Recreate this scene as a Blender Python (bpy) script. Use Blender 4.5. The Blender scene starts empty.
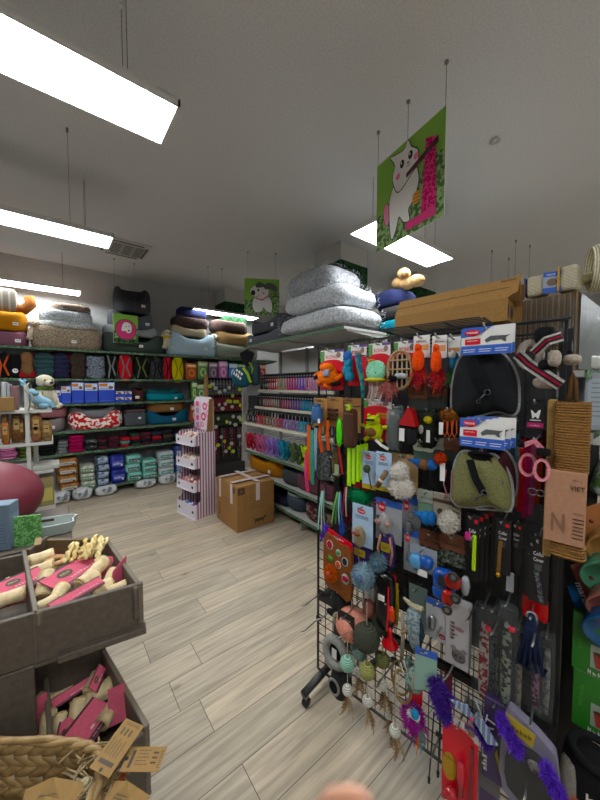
import bpy, math, random
from mathutils import Matrix, Vector, noise
R = math.radians
rnd = random.Random(7)
SC = bpy.context.scene
COL = SC.collection
# ---------------------------------------------------------------- materials
def lin(h):
    h = h.lstrip('#')
    o = []
    for i in (0, 2, 4):
        c = int(h[i:i+2], 16) / 255
        o.append(c/12.92 if c <= .04045 else ((c+.055)/1.055)**2.4)
    g = .3*o[0]+.59*o[1]+.11*o[2]; o = [min(1, max(0, g+(c-g)*1.08)) for c in o]
    return (*o, 1)
MATS = {}
def mt(hexc, kind='plain', rough=None, **k):
    key = (hexc, kind, rough, tuple(sorted(k.items())))
    if key in MATS: return MATS[key]
    m = bpy.data.materials.new(kind + '_' + hexc.strip('#')); m.use_nodes = True
    nt = m.node_tree; N = nt.nodes; L = nt.links
    b = N['Principled BSDF']; c = lin(hexc)
    b.inputs['Base Color'].default_value = c
    def noi(scale, detail=3, coord='Object', stretch=None):
        tc = N.new('ShaderNodeTexCoord'); n = N.new('ShaderNodeTexNoise')
        n.inputs['Scale'].default_value = scale; n.inputs['Detail'].default_value = detail
        if stretch:
            mp = N.new('ShaderNodeMapping'); mp.inputs['Scale'].default_value = stretch
            L.new(tc.outputs[coord], mp.inputs[0]); L.new(mp.outputs[0], n.inputs[0])
        else: L.new(tc.outputs[coord], n.inputs[0])
        return n
    def ramp(src, stops):
        r = N.new('ShaderNodeValToRGB'); e = r.color_ramp.elements
        while len(e) < len(stops): e.new(.5)
        for i, (p, cc) in enumerate(stops): e[i].position = p; e[i].color = cc
        L.new(src, r.inputs[0]); return r
    def bump(src, st, dist=.004):
        bp = N.new('ShaderNodeBump'); bp.inputs['Strength'].default_value = st; bp.inputs['Distance'].default_value = dist
        L.new(src, bp.inputs['Height']); L.new(bp.outputs[0], b.inputs['Normal'])
    def mul(f): return (c[0]*f, c[1]*f, c[2]*f, 1)
    rg = .6
    if kind == 'fabric':
        rg = .9; n = noi(k.get('scale', 180)); r = ramp(n.outputs[0], [(.3, mul(.75)), (.7, mul(1.2))])
        L.new(r.outputs[0], b.inputs['Base Color']); bump(n.outputs[0], .5, .003)
    elif kind == 'fur':
        rg = 1; n = noi(k.get('scale', 60), 4); r = ramp(n.outputs[0], [(.35, mul(.5)), (.62, mul(1.15))])
        L.new(r.outputs[0], b.inputs['Base Color']); bump(n.outputs[0], .9, .01)
    elif kind == 'plush':
        rg = .95; n = noi(120, 3); r = ramp(n.outputs[0], [(.3, mul(.8)), (.7, mul(1.15))])
        L.new(r.outputs[0], b.inputs['Base Color']); bump(n.outputs[0], .6, .004)
    elif kind == 'card':
        rg = .8; n = noi(90, 5); r = ramp(n.outputs[0], [(.3, mul(.9)), (.7, mul(1.08))])
        L.new(r.outputs[0], b.inputs['Base Color'])
    elif kind == 'gloss': rg = .22
    elif kind == 'plastic': rg = .38
    elif kind == 'metal': rg = .35; b.inputs['Metallic'].default_value = .9
    elif kind == 'wood':
        rg = .6; n = noi(6, 6, stretch=k.get('stretch', (1, 1, 12))); r = ramp(n.outputs[0], [(.3, mul(.75)), (.7, mul(1.15))])
        L.new(r.outputs[0], b.inputs['Base Color']); bump(n.outputs[0], .15, .002)
    elif kind == 'rawhide':
        rg = .5; n = noi(40, 5); r = ramp(n.outputs[0], [(.3, mul(.72)), (.65, mul(1.1))])
        L.new(r.outputs[0], b.inputs['Base Color']); bump(n.outputs[0], .6, .004)
    elif kind == 'rope':
        rg = .95; tc = N.new('ShaderNodeTexCoord'); mp = N.new('ShaderNodeMapping'); w = N.new('ShaderNodeTexWave')
        w.bands_direction = 'Z'; w.inputs['Scale'].default_value = k.get('scale', 40); w.inputs['Distortion'].default_value = 2.5
        w.inputs['Detail'].default_value = 3; w.inputs['Detail Scale'].default_value = 6
        L.new(tc.outputs['Object'], mp.inputs[0]); L.new(mp.outputs[0], w.inputs[0])
        r = ramp(w.outputs[0], [(.1, mul(.5)), (.7, mul(1.1))]); L.new(r.outputs[0], b.inputs['Base Color']); bump(w.outputs[0], .8, .004)
    elif kind == 'two':          # two-colour blotches (camouflage, leafy print, melange, flowers)
        rg = k.get('r', .85); n = noi(k.get('scale', 30), k.get('detail', 2)); d = lin(k['b']); p = k.get('p', .5)
        r = ramp(n.outputs[0], [(p-.03, c), (p+.03, d)]); L.new(r.outputs[0], b.inputs['Base Color'])
    elif kind == 'stripe':
        rg = .85; tc = N.new('ShaderNodeTexCoord'); sx = N.new('ShaderNodeSeparateXYZ'); ma = N.new('ShaderNodeMath'); ma.operation = 'MULTIPLY'
        ma.inputs[1].default_value = k.get('freq', 60); fr = N.new('ShaderNodeMath'); fr.operation = 'FRACT'
        L.new(tc.outputs['Object'], sx.inputs[0]); L.new(sx.outputs[k.get('axis', 0)], ma.inputs[0]); L.new(ma.outputs[0], fr.inputs[0])
        r = ramp(fr.outputs[0], [(.0, c), (k.get('p', .5), lin(k['b']))]); r.color_ramp.interpolation = 'CONSTANT'
        L.new(r.outputs[0], b.inputs['Base Color'])
    elif kind == 'clear':
        rg = .12; b.inputs['Alpha'].default_value = k.get('a', .22); b.inputs['Specular IOR Level'].default_value = .6
        n = noi(25, 2); bump(n.outputs[0], .6, .01)
    elif kind == 'emit':
        b.inputs['Emission Color'].default_value = c; b.inputs['Emission Strength'].default_value = k.get('e', 10)
    if kind in ('fabric', 'fur', 'plush', 'card', 'two', 'rope', 'stripe'): b.inputs['Specular IOR Level'].default_value = .2
    b.inputs['Roughness'].default_value = rough if rough is not None else rg
    MATS[key] = m
    return m
# ---------------------------------------------------------------- mesh builder
_txt = {}; READABLE = {'KONG', 'TRIXIE', 'martin', 'VIETNAM', 'VIET', 'Collar', 'Cover', 'CAT', 'N', 'X', 'kiwi'}
def text_geo(s):
    if s not in _txt:
        cu = bpy.data.curves.new('t', 'FONT'); cu.body = s; cu.size = 1; cu.resolution_u = 2; cu.offset = .01; cu.align_x = 'CENTER'
        o = bpy.data.objects.new('t', cu); COL.objects.link(o)
        bpy.context.view_layer.update()
        me = o.to_mesh(); v = [tuple(q.co) for q in me.vertices]; f = [tuple(p.vertices) for p in me.polygons]
        o.to_mesh_clear(); bpy.data.objects.remove(o); bpy.data.curves.remove(cu)
        _txt[s] = (v, f)
    return _txt[s]
def sgn(x, e): return math.copysign(abs(x)**e, x)
class MB:
    def __init__(s): s.v = []; s.f = []; s.mi = []; s.sm = []; s.mats = []; s.M = Matrix()
    def at(s, x=0, y=0, z=0, rx=0, ry=0, rz=0):
        s.M = Matrix.Translation((x, y, z)) @ Matrix.Rotation(rz, 4, 'Z') @ Matrix.Rotation(ry, 4, 'Y') @ Matrix.Rotation(rx, 4, 'X'); return s
    def add(s, vs, fs, m, smooth=False):
        n = len(s.v); M = s.M
        s.v.extend(tuple(M @ Vector(p)) for p in vs)
        multi = isinstance(m, list)
        for i, f in enumerate(fs):
            mm = m[i] if multi else m
            if mm not in s.mats: s.mats.append(mm)
            s.f.append(tuple(n+j for j in f)); s.mi.append(s.mats.index(mm)); s.sm.append(smooth)
        return s
    def box(s, cx, cy, cz, sx, sy, sz, m, bev=0):
        hx, hy, hz = sx/2, sy/2, sz/2
        if bev <= 0:
            v = [(cx+a*hx, cy+b*hy, cz+c*hz) for a in (-1, 1) for b in (-1, 1) for c in (-1, 1)]
            return s.add(v, [(0, 1, 3, 2), (4, 6, 7, 5), (0, 4, 5, 1), (2, 3, 7, 6), (0, 2, 6, 4), (1, 5, 7, 3)], m)
        b = min(bev, hx*.9, hy*.9, hz*.9); v = []; idx = {}
        for a in (-1, 1):
            for bb in (-1, 1):
                for c in (-1, 1):
                    for ax in range(3):
                        p = [a*(hx-b), bb*(hy-b), c*(hz-b)]; h = (hx, hy, hz)[ax]; p[ax] = (a, bb, c)[ax]*h
                        idx[(a, bb, c, ax)] = len(v); v.append((cx+p[0], cy+p[1], cz+p[2]))
        f = []
        for ax in range(3):
            o = [i for i in range(3) if i != ax]
            for sg in (-1, 1):
                q = []
                for (u, w) in ((-1, -1), (1, -1), (1, 1), (-1, 1)):
                    k = [0, 0, 0]; k[ax] = sg; k[o[0]] = u; k[o[1]] = w; q.append(idx[(*k, ax)])
                f.append(tuple(q))
            for u in (-1, 1):
                for w in (-1, 1):
                    ka = [0, 0, 0]; ka[o[0]] = u; ka[o[1]] = w; kb = list(ka); ka[ax] = -1; kb[ax] = 1
                    f.append((idx[(*ka, o[0])], idx[(*kb, o[0])], idx[(*kb, o[1])], idx[(*ka, o[1])]))
        for a in (-1, 1):
            for bb in (-1, 1):
                for c in (-1, 1): f.append(tuple(idx[(a, bb, c, i)] for i in range(3)))
        return s.add(v, f, m)
    def soft(s, cx, cy, cz, sx, sy, sz, m, e=.45, n=20, nz=0, ns=4, fn=None, e2=None):
        e2 = e2 or e; nu, nv = n, n//2; v = []; o = rnd.random()*50
        for j in range(nv+1):
            ph = -math.pi/2 + math.pi*j/nv
            for i in range(nu):
                th = 2*math.pi*(i+.5)/nu
                x = sgn(math.cos(ph), e2)*sgn(math.cos(th), e); y = sgn(math.cos(ph), e2)*sgn(math.sin(th), e); z = sgn(math.sin(ph), e2)
                if nz:
                    d = noise.noise(Vector((x*ns+o, y*ns, z*ns)))*nz; x *= 1+d; y *= 1+d; z *= 1+d
                if fn: x, y, z = fn(x, y, z)
                v.append((cx+x*sx/2, cy+y*sy/2, cz+z*sz/2))
        f = []
        for j in range(nv):
            for i in range(nu): f.append((j*nu+i, j*nu+(i+1) % nu, (j+1)*nu+(i+1) % nu, (j+1)*nu+i))
        if callable(m):
            ms = []
            for q in f:
                c = [sum(v[k][t] for k in q)/4 for t in range(3)]
                ms.append(m((c[0]-cx)*2/sx, (c[1]-cy)*2/sy, (c[2]-cz)*2/sz))
            m = ms
        return s.add(v, f, m, True)
    def ell(s, cx, cy, cz, rx, ry, rz, m, n=14, nz=0, ns=3): return s.soft(cx, cy, cz, 2*rx, 2*ry, 2*rz, m, 1, n, nz, ns)
    def tube(s, pts, r, m, n=6, closed=False, r2=None, flat=1):
        pts = [Vector(p) for p in pts]; v = []; N = len(pts); up0 = None
        for i, p in enumerate(pts):
            if closed: t = pts[(i+1) % N]-pts[i-1]
            else: t = pts[min(i+1, N-1)]-pts[max(i-1, 0)]
            if t.length < 1e-9: t = Vector((0, 0, 1))
            t.normalize()
            if up0 is None:
                up0 = Vector((0, 1, 0)) if abs(t.y) < .9 else Vector((1, 0, 0))
            a = t.cross(up0)
            if a.length < 1e-6: a = t.orthogonal()
            a.normalize(); b = a.cross(t).normalized(); up0 = b
            rr = r(i/(max(N-1, 1))) if callable(r) else r + ((r2-r)*i/(N-1) if r2 is not None else 0)
            for k in range(n):
                an = 2*math.pi*(k+.5)/n; v.append(p + a*rr*math.cos(an) + b*rr*flat*math.sin(an))
        f = []
        for i in range(N if closed else N-1):
            for k in range(n):
                a0 = i*n; b0 = ((i+1) % N)*n; f.append((a0+k, a0+(k+1) % n, b0+(k+1) % n, b0+k))
        if not closed: f.append(tuple(range(n-1, -1, -1))); f.append(tuple((N-1)*n+k for k in range(n)))
        return s.add(v, f, m, n > 5)
    def strap(s, pts, w, th, m):     # flat band through points, width along local x
        return s.tube(pts, w/1.42, m, 4, flat=th/w)
    def cyl(s, p0, p1, r, m, n=12, r2=None): return s.tube([p0, p1], r, m, n, r2=r2)
    def lathe(s, prof, m, n=20, c=(0, 0, 0)):
        v = []; f = []
        for (r, z) in prof:
            for k in range(n): an = 2*math.pi*k/n; v.append((c[0]+r*math.cos(an), c[1]+r*math.sin(an), c[2]+z))
        for i in range(len(prof)-1):
            for k in range(n): f.append((i*n+k, i*n+(k+1) % n, (i+1)*n+(k+1) % n, (i+1)*n+k))
        return s.add(v, f, m, True)
    def torus(s, c, Rr, r, m, n=24, k=8, sx=1, sz=1, plane='xz', flat=1):
        pts = []
        for i in range(n):
            a = 2*math.pi*i/n; u, w = Rr*math.cos(a)*sx, Rr*math.sin(a)*sz
            pts.append((c[0]+u, c[1], c[2]+w) if plane == 'xz' else ((c[0]+u, c[1]+w, c[2]) if plane == 'xy' else (c[0], c[1]+u, c[2]+w)))
        return s.tube(pts, r, m, k, closed=True, flat=flat)
    def prism(s, pts, y0, y1, m, side=None):    # outline in x,z
        n = len(pts); v = [(x, y0, z) for x, z in pts]+[(x, y1, z) for x, z in pts]
        f = [tuple(range(n)), tuple(range(2*n-1, n-1, -1))]; ms = [m, m]
        for i in range(n): f.append((i, n+i, n+(i+1) % n, (i+1) % n)); ms.append(side or m)
        return s.add(v, f, ms)
    def rect(s, x0, z0, x1, z1, y, m): return s.add([(x0, y, z0), (x1, y, z0), (x1, y, z1), (x0, y, z1)], [(0, 1, 2, 3)], m)
    def disc(s, x, z, rx, rz, y, m, n=18, rot=0):
        c, q = math.cos(rot), math.sin(rot); v = []
        for i in range(n):
            a = 2*math.pi*i/n; u, w = rx*math.cos(a), rz*math.sin(a); v.append((x+u*c-w*q, y, z+u*q+w*c))
        return s.add(v, [tuple(range(n))], m)
    def text(s, t, x, z, size, y, m, width=None, rot=0):
        if t not in READABLE:             # print too small to read in the photo: letter-like strokes
            n = max(1, len(t)); W = width or size*.6*n; c, q = math.cos(rot), math.sin(rot); g = random.Random(t)
            for i in range(n):
                if t[i:i+1] == ' ': continue
                a = -W/2+W*i/n; b = a+W/n*.62; h0 = size*.7*g.choice((.62, .68, 1)); k = W/n*.2
                for (x0, z0, x1, z1) in ((a, 0, a+k, h0), (b-k, 0, b, h0*g.choice((.65, .9))), (a, h0*.42, b, h0*.42+size*.12)):
                    s.add([(x+u*c-w*q, y, z+u*q+w*c) for u, w in ((x0, z0), (x1, z0), (x1, z1), (x0, z1))], [(0, 1, 2, 3)], m)
            return s
        v, f = text_geo(t)
        if not v: return s
        xs = [p[0] for p in v]; wd = max(xs)-min(xs); k = size
        kx = width/wd if width else k
        c, q = math.cos(rot), math.sin(rot)
        return s.add([(x+(p[0]*kx)*c-(p[1]*k)*q, y, z+(p[0]*kx)*q+(p[1]*k)*c) for p in v], f, m)
    def tufts(s, pts, ln, w, m):     # short pointed hairs: pts = [(pos, normal)]
        for p, nn in pts:
            p = Vector(p); d = (Vector(nn)+Vector((rnd.uniform(-.6, .6), rnd.uniform(-.6, .6), rnd.uniform(-.6, .6)))).normalized()
            a = d.orthogonal().normalized(); a = Matrix.Rotation(rnd.uniform(0, 6.28), 3, d) @ a
            l = ln*rnd.uniform(.6, 1.2); s.add([p-a*w, p+a*w, p+d*l], [(0, 1, 2)], m)
        return s
    def feather(s, p0, p1, w, m, n=26, curl=.1, core=None):
        p0, p1 = Vector(p0), Vector(p1); d = p1-p0; L_ = d.length; d.normalize()
        a = d.cross(Vector((0, 1, 0)))
        if a.length < .1: a = Vector((1, 0, 0))
        a.normalize(); b = a.cross(d)
        s.tube([p0+d*L_*t+a*math.sin(t*3)*L_*curl for t in (0, .35, .7, 1)], .0012, core or m, 3)
        for i in range(n):
            t = .12+.86*i/n; c = p0+d*L_*t+a*math.sin(t*3)*L_*curl
            ww = w*math.sin(min(1, t*1.15)*math.pi*.93+.12)
            for sg in (-1, 1):
                e = c+a*sg*ww*rnd.uniform(.7, 1.1)+d*L_*.12*rnd.uniform(.4, 1.3)+b*ww*rnd.uniform(-.5, .5)
                s.add([c-d*L_*.022, c+d*L_*.022, e], [(0, 1, 2)], m)
        return s
    def build(s, name, parent=None, loc=(0, 0, 0), rz=0, rx=0, ry=0):
        me = bpy.data.meshes.new(name); me.from_pydata(s.v, [], s.f)
        for m in s.mats: me.materials.append(m)
        me.polygons.foreach_set('material_index', s.mi); me.polygons.foreach_set('use_smooth', s.sm); me.update()
        o = bpy.data.objects.new(name, me); COL.objects.link(o); o.parent = parent
        o.location = loc; o.rotation_euler = (rx, ry, rz)
        return o
def tag(o, label, cat, group=None):
    o['label'] = label; o['category'] = cat
    if group: o['group'] = group
    return o
def thing(name, label, cat, loc=(0, 0, 0), rz=0, group=None, rx=0, ry=0):
    o = bpy.data.objects.new(name, None); COL.objects.link(o); o.empty_display_size = .05
    o.location = loc; o.rotation_euler = (rx, ry, rz); return tag(o, label, cat, group)
def struct(name, mb):
    o = mb.build(name); o['kind'] = 'structure'; return o
def fuzz(nm, c, r, n):            # points and normals on an ellipsoid
    out = []
    for i in range(n):
        z = 1-2*(i+.5)/n; a = i*2.39996; q = math.sqrt(1-z*z); u = Vector((q*math.cos(a), q*math.sin(a), z))
        out.append(((c[0]+u.x*r[0], c[1]+u.y*r[1], c[2]+u.z*r[2]), u))
    return out
# ---------------------------------------------------------------- camera
CAMZ = 1.6; FPX = 315.0; YAW = math.atan2(.618, .786); PIT = math.atan(15/FPX)
F_ = Vector((math.sin(YAW)*math.cos(PIT), math.cos(YAW)*math.cos(PIT), -math.sin(PIT)))
R_ = Vector((math.cos(YAW), -math.sin(YAW), 0)); U_ = R_.cross(F_)
cam = bpy.data.cameras.new('camera'); co = bpy.data.objects.new('camera', cam); COL.objects.link(co)
co.location = (0, 0, CAMZ); co.rotation_euler = (math.pi/2-PIT, 0, -YAW)
cam.sensor_fit = 'HORIZONTAL'; cam.sensor_width = 36; cam.lens = FPX/600*36; cam.clip_start = .01
cam.dof.use_dof = True; cam.dof.focus_distance = 2.6; cam.dof.aperture_fstop = 12
SC.camera = co
def ray(px, py): return (R_*(px-300)+U_*(400-py)+F_*FPX)
def onz(px, py, z): d = ray(px, py); return Vector((0, 0, CAMZ))+d*((z-CAMZ)/d.z)
class Fr:                         # a vertical plane of the shop: origin, direction
    def __init__(s, ox, oy, ang): s.o = Vector((ox, oy, 0)); s.a = R(ang); s.t = Vector((math.cos(s.a), math.sin(s.a), 0)); s.n = Vector((math.sin(s.a), -math.cos(s.a), 0))
    def pt(s, px, py, off=0):
        d = ray(px, py); o = s.o+s.n*off; c = Vector((0, 0, CAMZ)); return c+d*(((o-c).dot(s.n))/d.dot(s.n))
    def rect(s, x0, y0, x1, y1, off=0):
        ym = (y0+y1)/2; a = s.pt(x0, ym, off); b = s.pt(x1, ym, off); w = (b-a).dot(s.t); m = (a+b)/2
        # image column of the middle
        xm = (x0+x1)/2; t = s.pt(xm, y0, off).z; q = s.pt(xm, y1, off).z
        return Vector((m.x, m.y, q)), w, t-q
    def w(s, a, out=0, z=0): p = s.o+s.t*a+s.n*out; return Vector((p.x, p.y, z))
FB = Fr(0, 5.35, 0); FC = Fr(2.1, 0, -90); FG = Fr(1.065, 1.2, -79.9); FR = Fr(0, .2, 0)
# ================================================================ the room
H = 3.4
def floor_mat():
    m = bpy.data.materials.new('laminate_floor'); m.use_nodes = True; nt = m.node_tree; N = nt.nodes; L = nt.links; b = N['Principled BSDF']
    tc = N.new('ShaderNodeTexCoord'); br = N.new('ShaderNodeTexBrick'); br.offset = 0; br.offset_frequency = 2
    br.inputs['Scale'].default_value = 1; br.inputs['Brick Width'].default_value = 1.29; br.inputs['Row Height'].default_value = .19
    br.inputs['Mortar Size'].default_value = .0016; br.inputs['Mortar Smooth'].default_value = .1; br.inputs['Bias'].default_value = 0
    br.inputs['Color1'].default_value = (0, 0, 0, 1); br.inputs['Color2'].default_value = (1, 1, 1, 1); br.inputs['Mortar'].default_value = (.5, .5, .5, 1)
    sx = N.new('ShaderNodeSeparateXYZ'); dv = N.new('ShaderNodeMath'); dv.operation = 'DIVIDE'; dv.inputs[1].default_value = .19; fl = N.new('ShaderNodeMath'); fl.operation = 'FLOOR'
    wn = N.new('ShaderNodeTexWhiteNoise'); wn.noise_dimensions = '1D'; am = N.new('ShaderNodeMath'); am.operation = 'MULTIPLY_ADD'; am.inputs[1].default_value = 1.29; cb = N.new('ShaderNodeCombineXYZ')
    L.new(tc.outputs['Object'], sx.inputs[0]); L.new(sx.outputs[1], dv.inputs[0]); L.new(dv.outputs[0], fl.inputs[0]); L.new(fl.outputs[0], wn.inputs['W']); L.new(wn.outputs[0], am.inputs[0]); L.new(sx.outputs[0], am.inputs[2])
    L.new(am.outputs[0], cb.inputs[0]); L.new(sx.outputs[1], cb.inputs[1]); L.new(cb.outputs[0], br.inputs[0])
    mp = N.new('ShaderNodeMapping'); mp.inputs['Scale'].default_value = (1.3, 19, 1); L.new(tc.outputs['Object'], mp.inputs[0])
    ad = N.new('ShaderNodeVectorMath'); ad.operation = 'MULTIPLY_ADD'; ad.inputs[1].default_value = (7, 7, 7)
    L.new(br.outputs[0], ad.inputs[0]); L.new(mp.outputs[0], ad.inputs[2])
    n = N.new('ShaderNodeTexNoise'); n.inputs['Scale'].default_value = 2.2; n.inputs['Detail'].default_value = 7; n.inputs['Distortion'].default_value = .6
    L.new(ad.outputs[0], n.inputs[0])
    r = N.new('ShaderNodeValToRGB'); e = r.color_ramp.elements; e[0].position = .3; e[0].color = lin('#978b7a'); e[1].position = .66; e[1].color = lin('#c0b29d')
    x = e.new(.46); x.color = lin('#ab9e8b'); L.new(n.outputs[0], r.inputs[0])
    # plank to plank tone
    mx = N.new('ShaderNodeMix'); mx.data_type = 'RGBA'; mx.blend_type = 'MULTIPLY'; mx.inputs[0].default_value = 1
    r2 = N.new('ShaderNodeValToRGB'); r2.color_ramp.elements[0].color = (.78, .79, .8, 1); r2.color_ramp.elements[1].color = (1.05, 1.03, 1, 1)
    L.new(br.outputs[0], r2.inputs[0]); L.new(r.outputs[0], mx.inputs[6]); L.new(r2.outputs[0], mx.inputs[7])
    # knots
    vo = N.new('ShaderNodeTexVoronoi'); vo.inputs['Scale'].default_value = 1.6; mk = N.new('ShaderNodeMapping'); mk.inputs['Scale'].default_value = (1, 2.2, 1)
    L.new(tc.outputs['Object'], mk.inputs[0]); L.new(mk.outputs[0], vo.inputs[0])
    rk = N.new('ShaderNodeValToRGB'); rk.color_ramp.elements[0].position = .02; rk.color_ramp.elements[0].color = (.45, .4, .36, 1); rk.color_ramp.elements[1].position = .07; rk.color_ramp.elements[1].color = (1, 1, 1, 1)
    L.new(vo.outputs[0], rk.inputs[0]); m2 = N.new('ShaderNodeMix'); m2.data_type = 'RGBA'; m2.blend_type = 'MULTIPLY'; m2.inputs[0].default_value = .8
    L.new(mx.outputs[2], m2.inputs[6]); L.new(rk.outputs[0], m2.inputs[7])
    m3 = N.new('ShaderNodeMix'); m3.data_type = 'RGBA'; L.new(br.outputs[1], m3.inputs[0]); L.new(m2.outputs[2], m3.inputs[6]); m3.inputs[7].default_value = lin('#4b443a')
    L.new(m3.outputs[2], b.inputs['Base Color']); b.inputs['Roughness'].default_value = .42
    bp = N.new('ShaderNodeBump'); bp.inputs['Strength'].default_value = .12; bp.inputs['Distance'].default_value = .002; L.new(n.outputs[0], bp.inputs['Height']); L.new(bp.outputs[0], b.inputs['Normal'])
    return m
X0, X1, Y0, Y1 = -3.2, 8.6, -3.2, 5.95
CE = mt('#d4d4d5', 'card', .95); WA = mt('#bcbcbb', 'card', .95); TR = mt('#d8d6d0', 'plain', .5)
struct('floor', MB().box((X0+X1)/2, (Y0+Y1)/2, -.05, X1-X0, Y1-Y0, .1, floor_mat()))
struct('ceiling', MB().box((X0+X1)/2, (Y0+Y1)/2, H+.05, X1-X0, Y1-Y0, .1, CE))
struct('wall_back', MB().box((X0+X1)/2, Y1+.05, H/2, X1-X0, .1, H, WA))
struct('wall_left', MB().box(X0-.05, (Y0+Y1)/2, H/2, .1, Y1-Y0, H, WA))
struct('wall_right', MB().box(X1+.05, (Y0+Y1)/2, H/2, .1, Y1-Y0, H, WA))
struct('wall_front', MB().box((X0+X1)/2, Y0-.05, H/2, X1-X0, .1, H, WA))
struct('baseboard_back', MB().box((X0+X1)/2, Y1-.008, .04, X1-X0, .016, .08, TR))
struct('baseboard_left', MB().box(X0+.008, (Y0+Y1)/2, .04, .016, Y1-Y0, .08, TR))
HEDGE = mt('#16331f', 'two', .8, b='#2f5a38', scale=22, detail=5)
def column(x, y, s, n, zt):
    mb = MB().box(x, y, H/2, s, s, H, mt('#c9c8c4', 'card', .9))
    mb.box(x, y, (zt+1.9)/2, s+.012, s+.012, zt-1.9, HEDGE)
    struct('trim_%d' % n, mb)
column(3.13, 3.09, .5, 1, 3.17); column(4.87, 3.12, .56, 2, 3.17); column(2.78, 5.72, .44, 3, 3.15)
# ================================================================ ceiling lights
def light(x0, x1, y, k, label, z=2.9):
    t = thing('pendant_light', label, 'ceiling light', ((x0+x1)/2, y, z), 0, 'suspended linear lights')
    L_ = x1-x0; al = mt('#d9d9d6', 'plastic')
    f = MB(); w = .31
    for sx in (-1, 1): f.box(sx*(L_/2-.006), 0, .012, .012, w, .03, al)
    for sy in (-1, 1): f.box(0, sy*(w/2-.006), .012, L_, .012, .03, al)
    f.box(0, 0, .03, L_, w, .01, al); f.build('housing', t)
    d = MB().box(0, 0, .008, L_-.024, w-.024, .012, mt('#f6fbff', 'emit', e=LIGHT)); d.build('diffuser', t)
    for sx in (-1, 1):
        for yy in (-.05, .06): MB().cyl((sx*(L_/2-.2), yy, .03), (sx*(L_/2-.2), yy, H-z), .0018, mt('#4b4b4b', 'plain'), 4).cyl((sx*(L_/2-.2), yy, H-z-.02), (sx*(L_/2-.2), yy, H-z), .01, al, 8).build('suspension_wire', t)
LIGHT = 26
light(-.77, .51, 1.705, 0, 'large lit suspended light at the top left, nearest to the camera')
light(-.81, .47, 3.4, 1, 'lit suspended light in the middle of the left row, beside the ceiling cassette')
light(-.92, .36, 5.52, 2, 'narrow lit suspended light farthest left, above the mustard dog bed')
light(2.05, 3.29, 1.77, 3, 'lit suspended light behind the hanging cat sign')
light(1.93, 3.2, 5.5, 4, 'small far lit light beside the hanging white dog sign')
for (x, y) in ((-.2, -.9), (2.7, -.9), (7.2, -1.2), (5.2, -.9), (5.6, 5.4), (-.2, -2.4)):  # extra lamps out of view, added to raise the brightness
    light(x-.64, x+.64, y, 5, 'lit suspended light outside the picture')
# ceiling cassette
t = thing('air_conditioner', 'square white ceiling air conditioner cassette with slotted grille', 'air conditioner', (.80, 4.75, H))
wm = mt('#cfcfcb', 'plastic'); dk = mt('#6a6a66', 'plain')
MB().box(0, 0, -.012, .56, .56, .024, wm, .006).build('housing', t)
g = MB().box(.03, .0, -.026, .36, .36, .006, mt('#a9a9a5', 'plain'))
for i in range(3):
    for j in range(7): g.box(-.1+.13*i, -.15+.05*j, -.030, .095, .02, .003, dk)
g.build('intake_grille', t)
s_ = MB()
for sg in (-1, 1): s_.box(sg*.235, 0, -.026, .03, .38, .006, dk); s_.box(0, sg*.235, -.026, .38, .03, .006, dk)
s_.build('air_slot', t)
tag(MB().cyl((0, 0, 0), (0, 0, .02), .035, wm, 14, .02).build('ceiling_sensor', None, (2.6, 1.0, H-.02)), 'tiny round ceiling fitting to the right of the cat sign', 'sensor')
# spare wires hanging from the ceiling
for (px, py, b) in ((67, 128, 220), (492, 250, 292), (509, 258, 290), (516, 240, 290), (530, 245, 300), (208, 266, 300), (222, 268, 300)):
    p = onz(px, py, H); d = (p.x**2+p.y**2)**.5; ln = (b-py)/315*d*.8
    o = MB().cyl((0, 0, -ln), (0, 0, 0), .0016, mt('#55534f', 'plain'), 4).cyl((0, 0, -.03), (0, 0, 0), .008, mt('#8a8a86', 'metal'), 8).build('hanging_wire', None, p)
    tag(o, 'thin grey wire hanging free from the ceiling', 'wire', 'spare ceiling wires')
# ================================================================ hanging signs
GR = mt('#86b84c', 'plain', .6); WH = mt('#e8e6e2', 'plain', .6); BK = mt('#101011', 'plain', .6); PK = mt('#d23a78', 'plain', .6)
BUSH = mt('#4c6e3e', 'two', .7, b='#93ad74', scale=30, detail=5); BUSHD = mt('#1f3a22', 'two', .7, b='#4d6b3c', scale=26, detail=5)
def blob(mb, pts, y, m):
    n = len(pts); return mb.add([(x, y, z) for x, z in pts], [tuple(range(n))], m)
def smooth(pts, k=4):             # closed Catmull-Rom
    n = len(pts); o = []
    for i in range(n):
        a, b, c, d = (pts[(i+j-1) % n] for j in range(4))
        for q in range(k):
            t = q/k; o.append(tuple(.5*(2*b[u]+(c[u]-a[u])*t+(2*a[u]-5*b[u]+4*c[u]-d[u])*t*t+(3*b[u]-a[u]-3*c[u]+d[u])*t**3) for u in (0, 1)))
    return o
def grow(pts, k):
    cx = sum(p[0] for p in pts)/len(pts); cz = sum(p[1] for p in pts)/len(pts); return [(cx+(p[0]-cx)*k, cz+(p[1]-cz)*k) for p in pts]
def shape(mb, pts, y, m, line=.006):
    s = smooth(pts); n = len(s); ring = []
    for i in range(n):
        a = Vector(s[i-1]); b = Vector(s[(i+1) % n]); t = (b-a); nn = Vector((t.y, -t.x)).normalized() if t.length > 1e-9 else Vector((0, 0)); ring.append((s[i][0]+nn.x*line, s[i][1]+nn.y*line))
    area = sum(s[i-1][0]*s[i][1]-s[i][0]*s[i-1][1] for i in range(n))
    if area < 0: ring = [(2*s[i][0]-ring[i][0], 2*s[i][1]-ring[i][1]) for i in range(n)]
    blob(mb, ring, y, BK); blob(mb, s, y-.0006, m)
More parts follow.
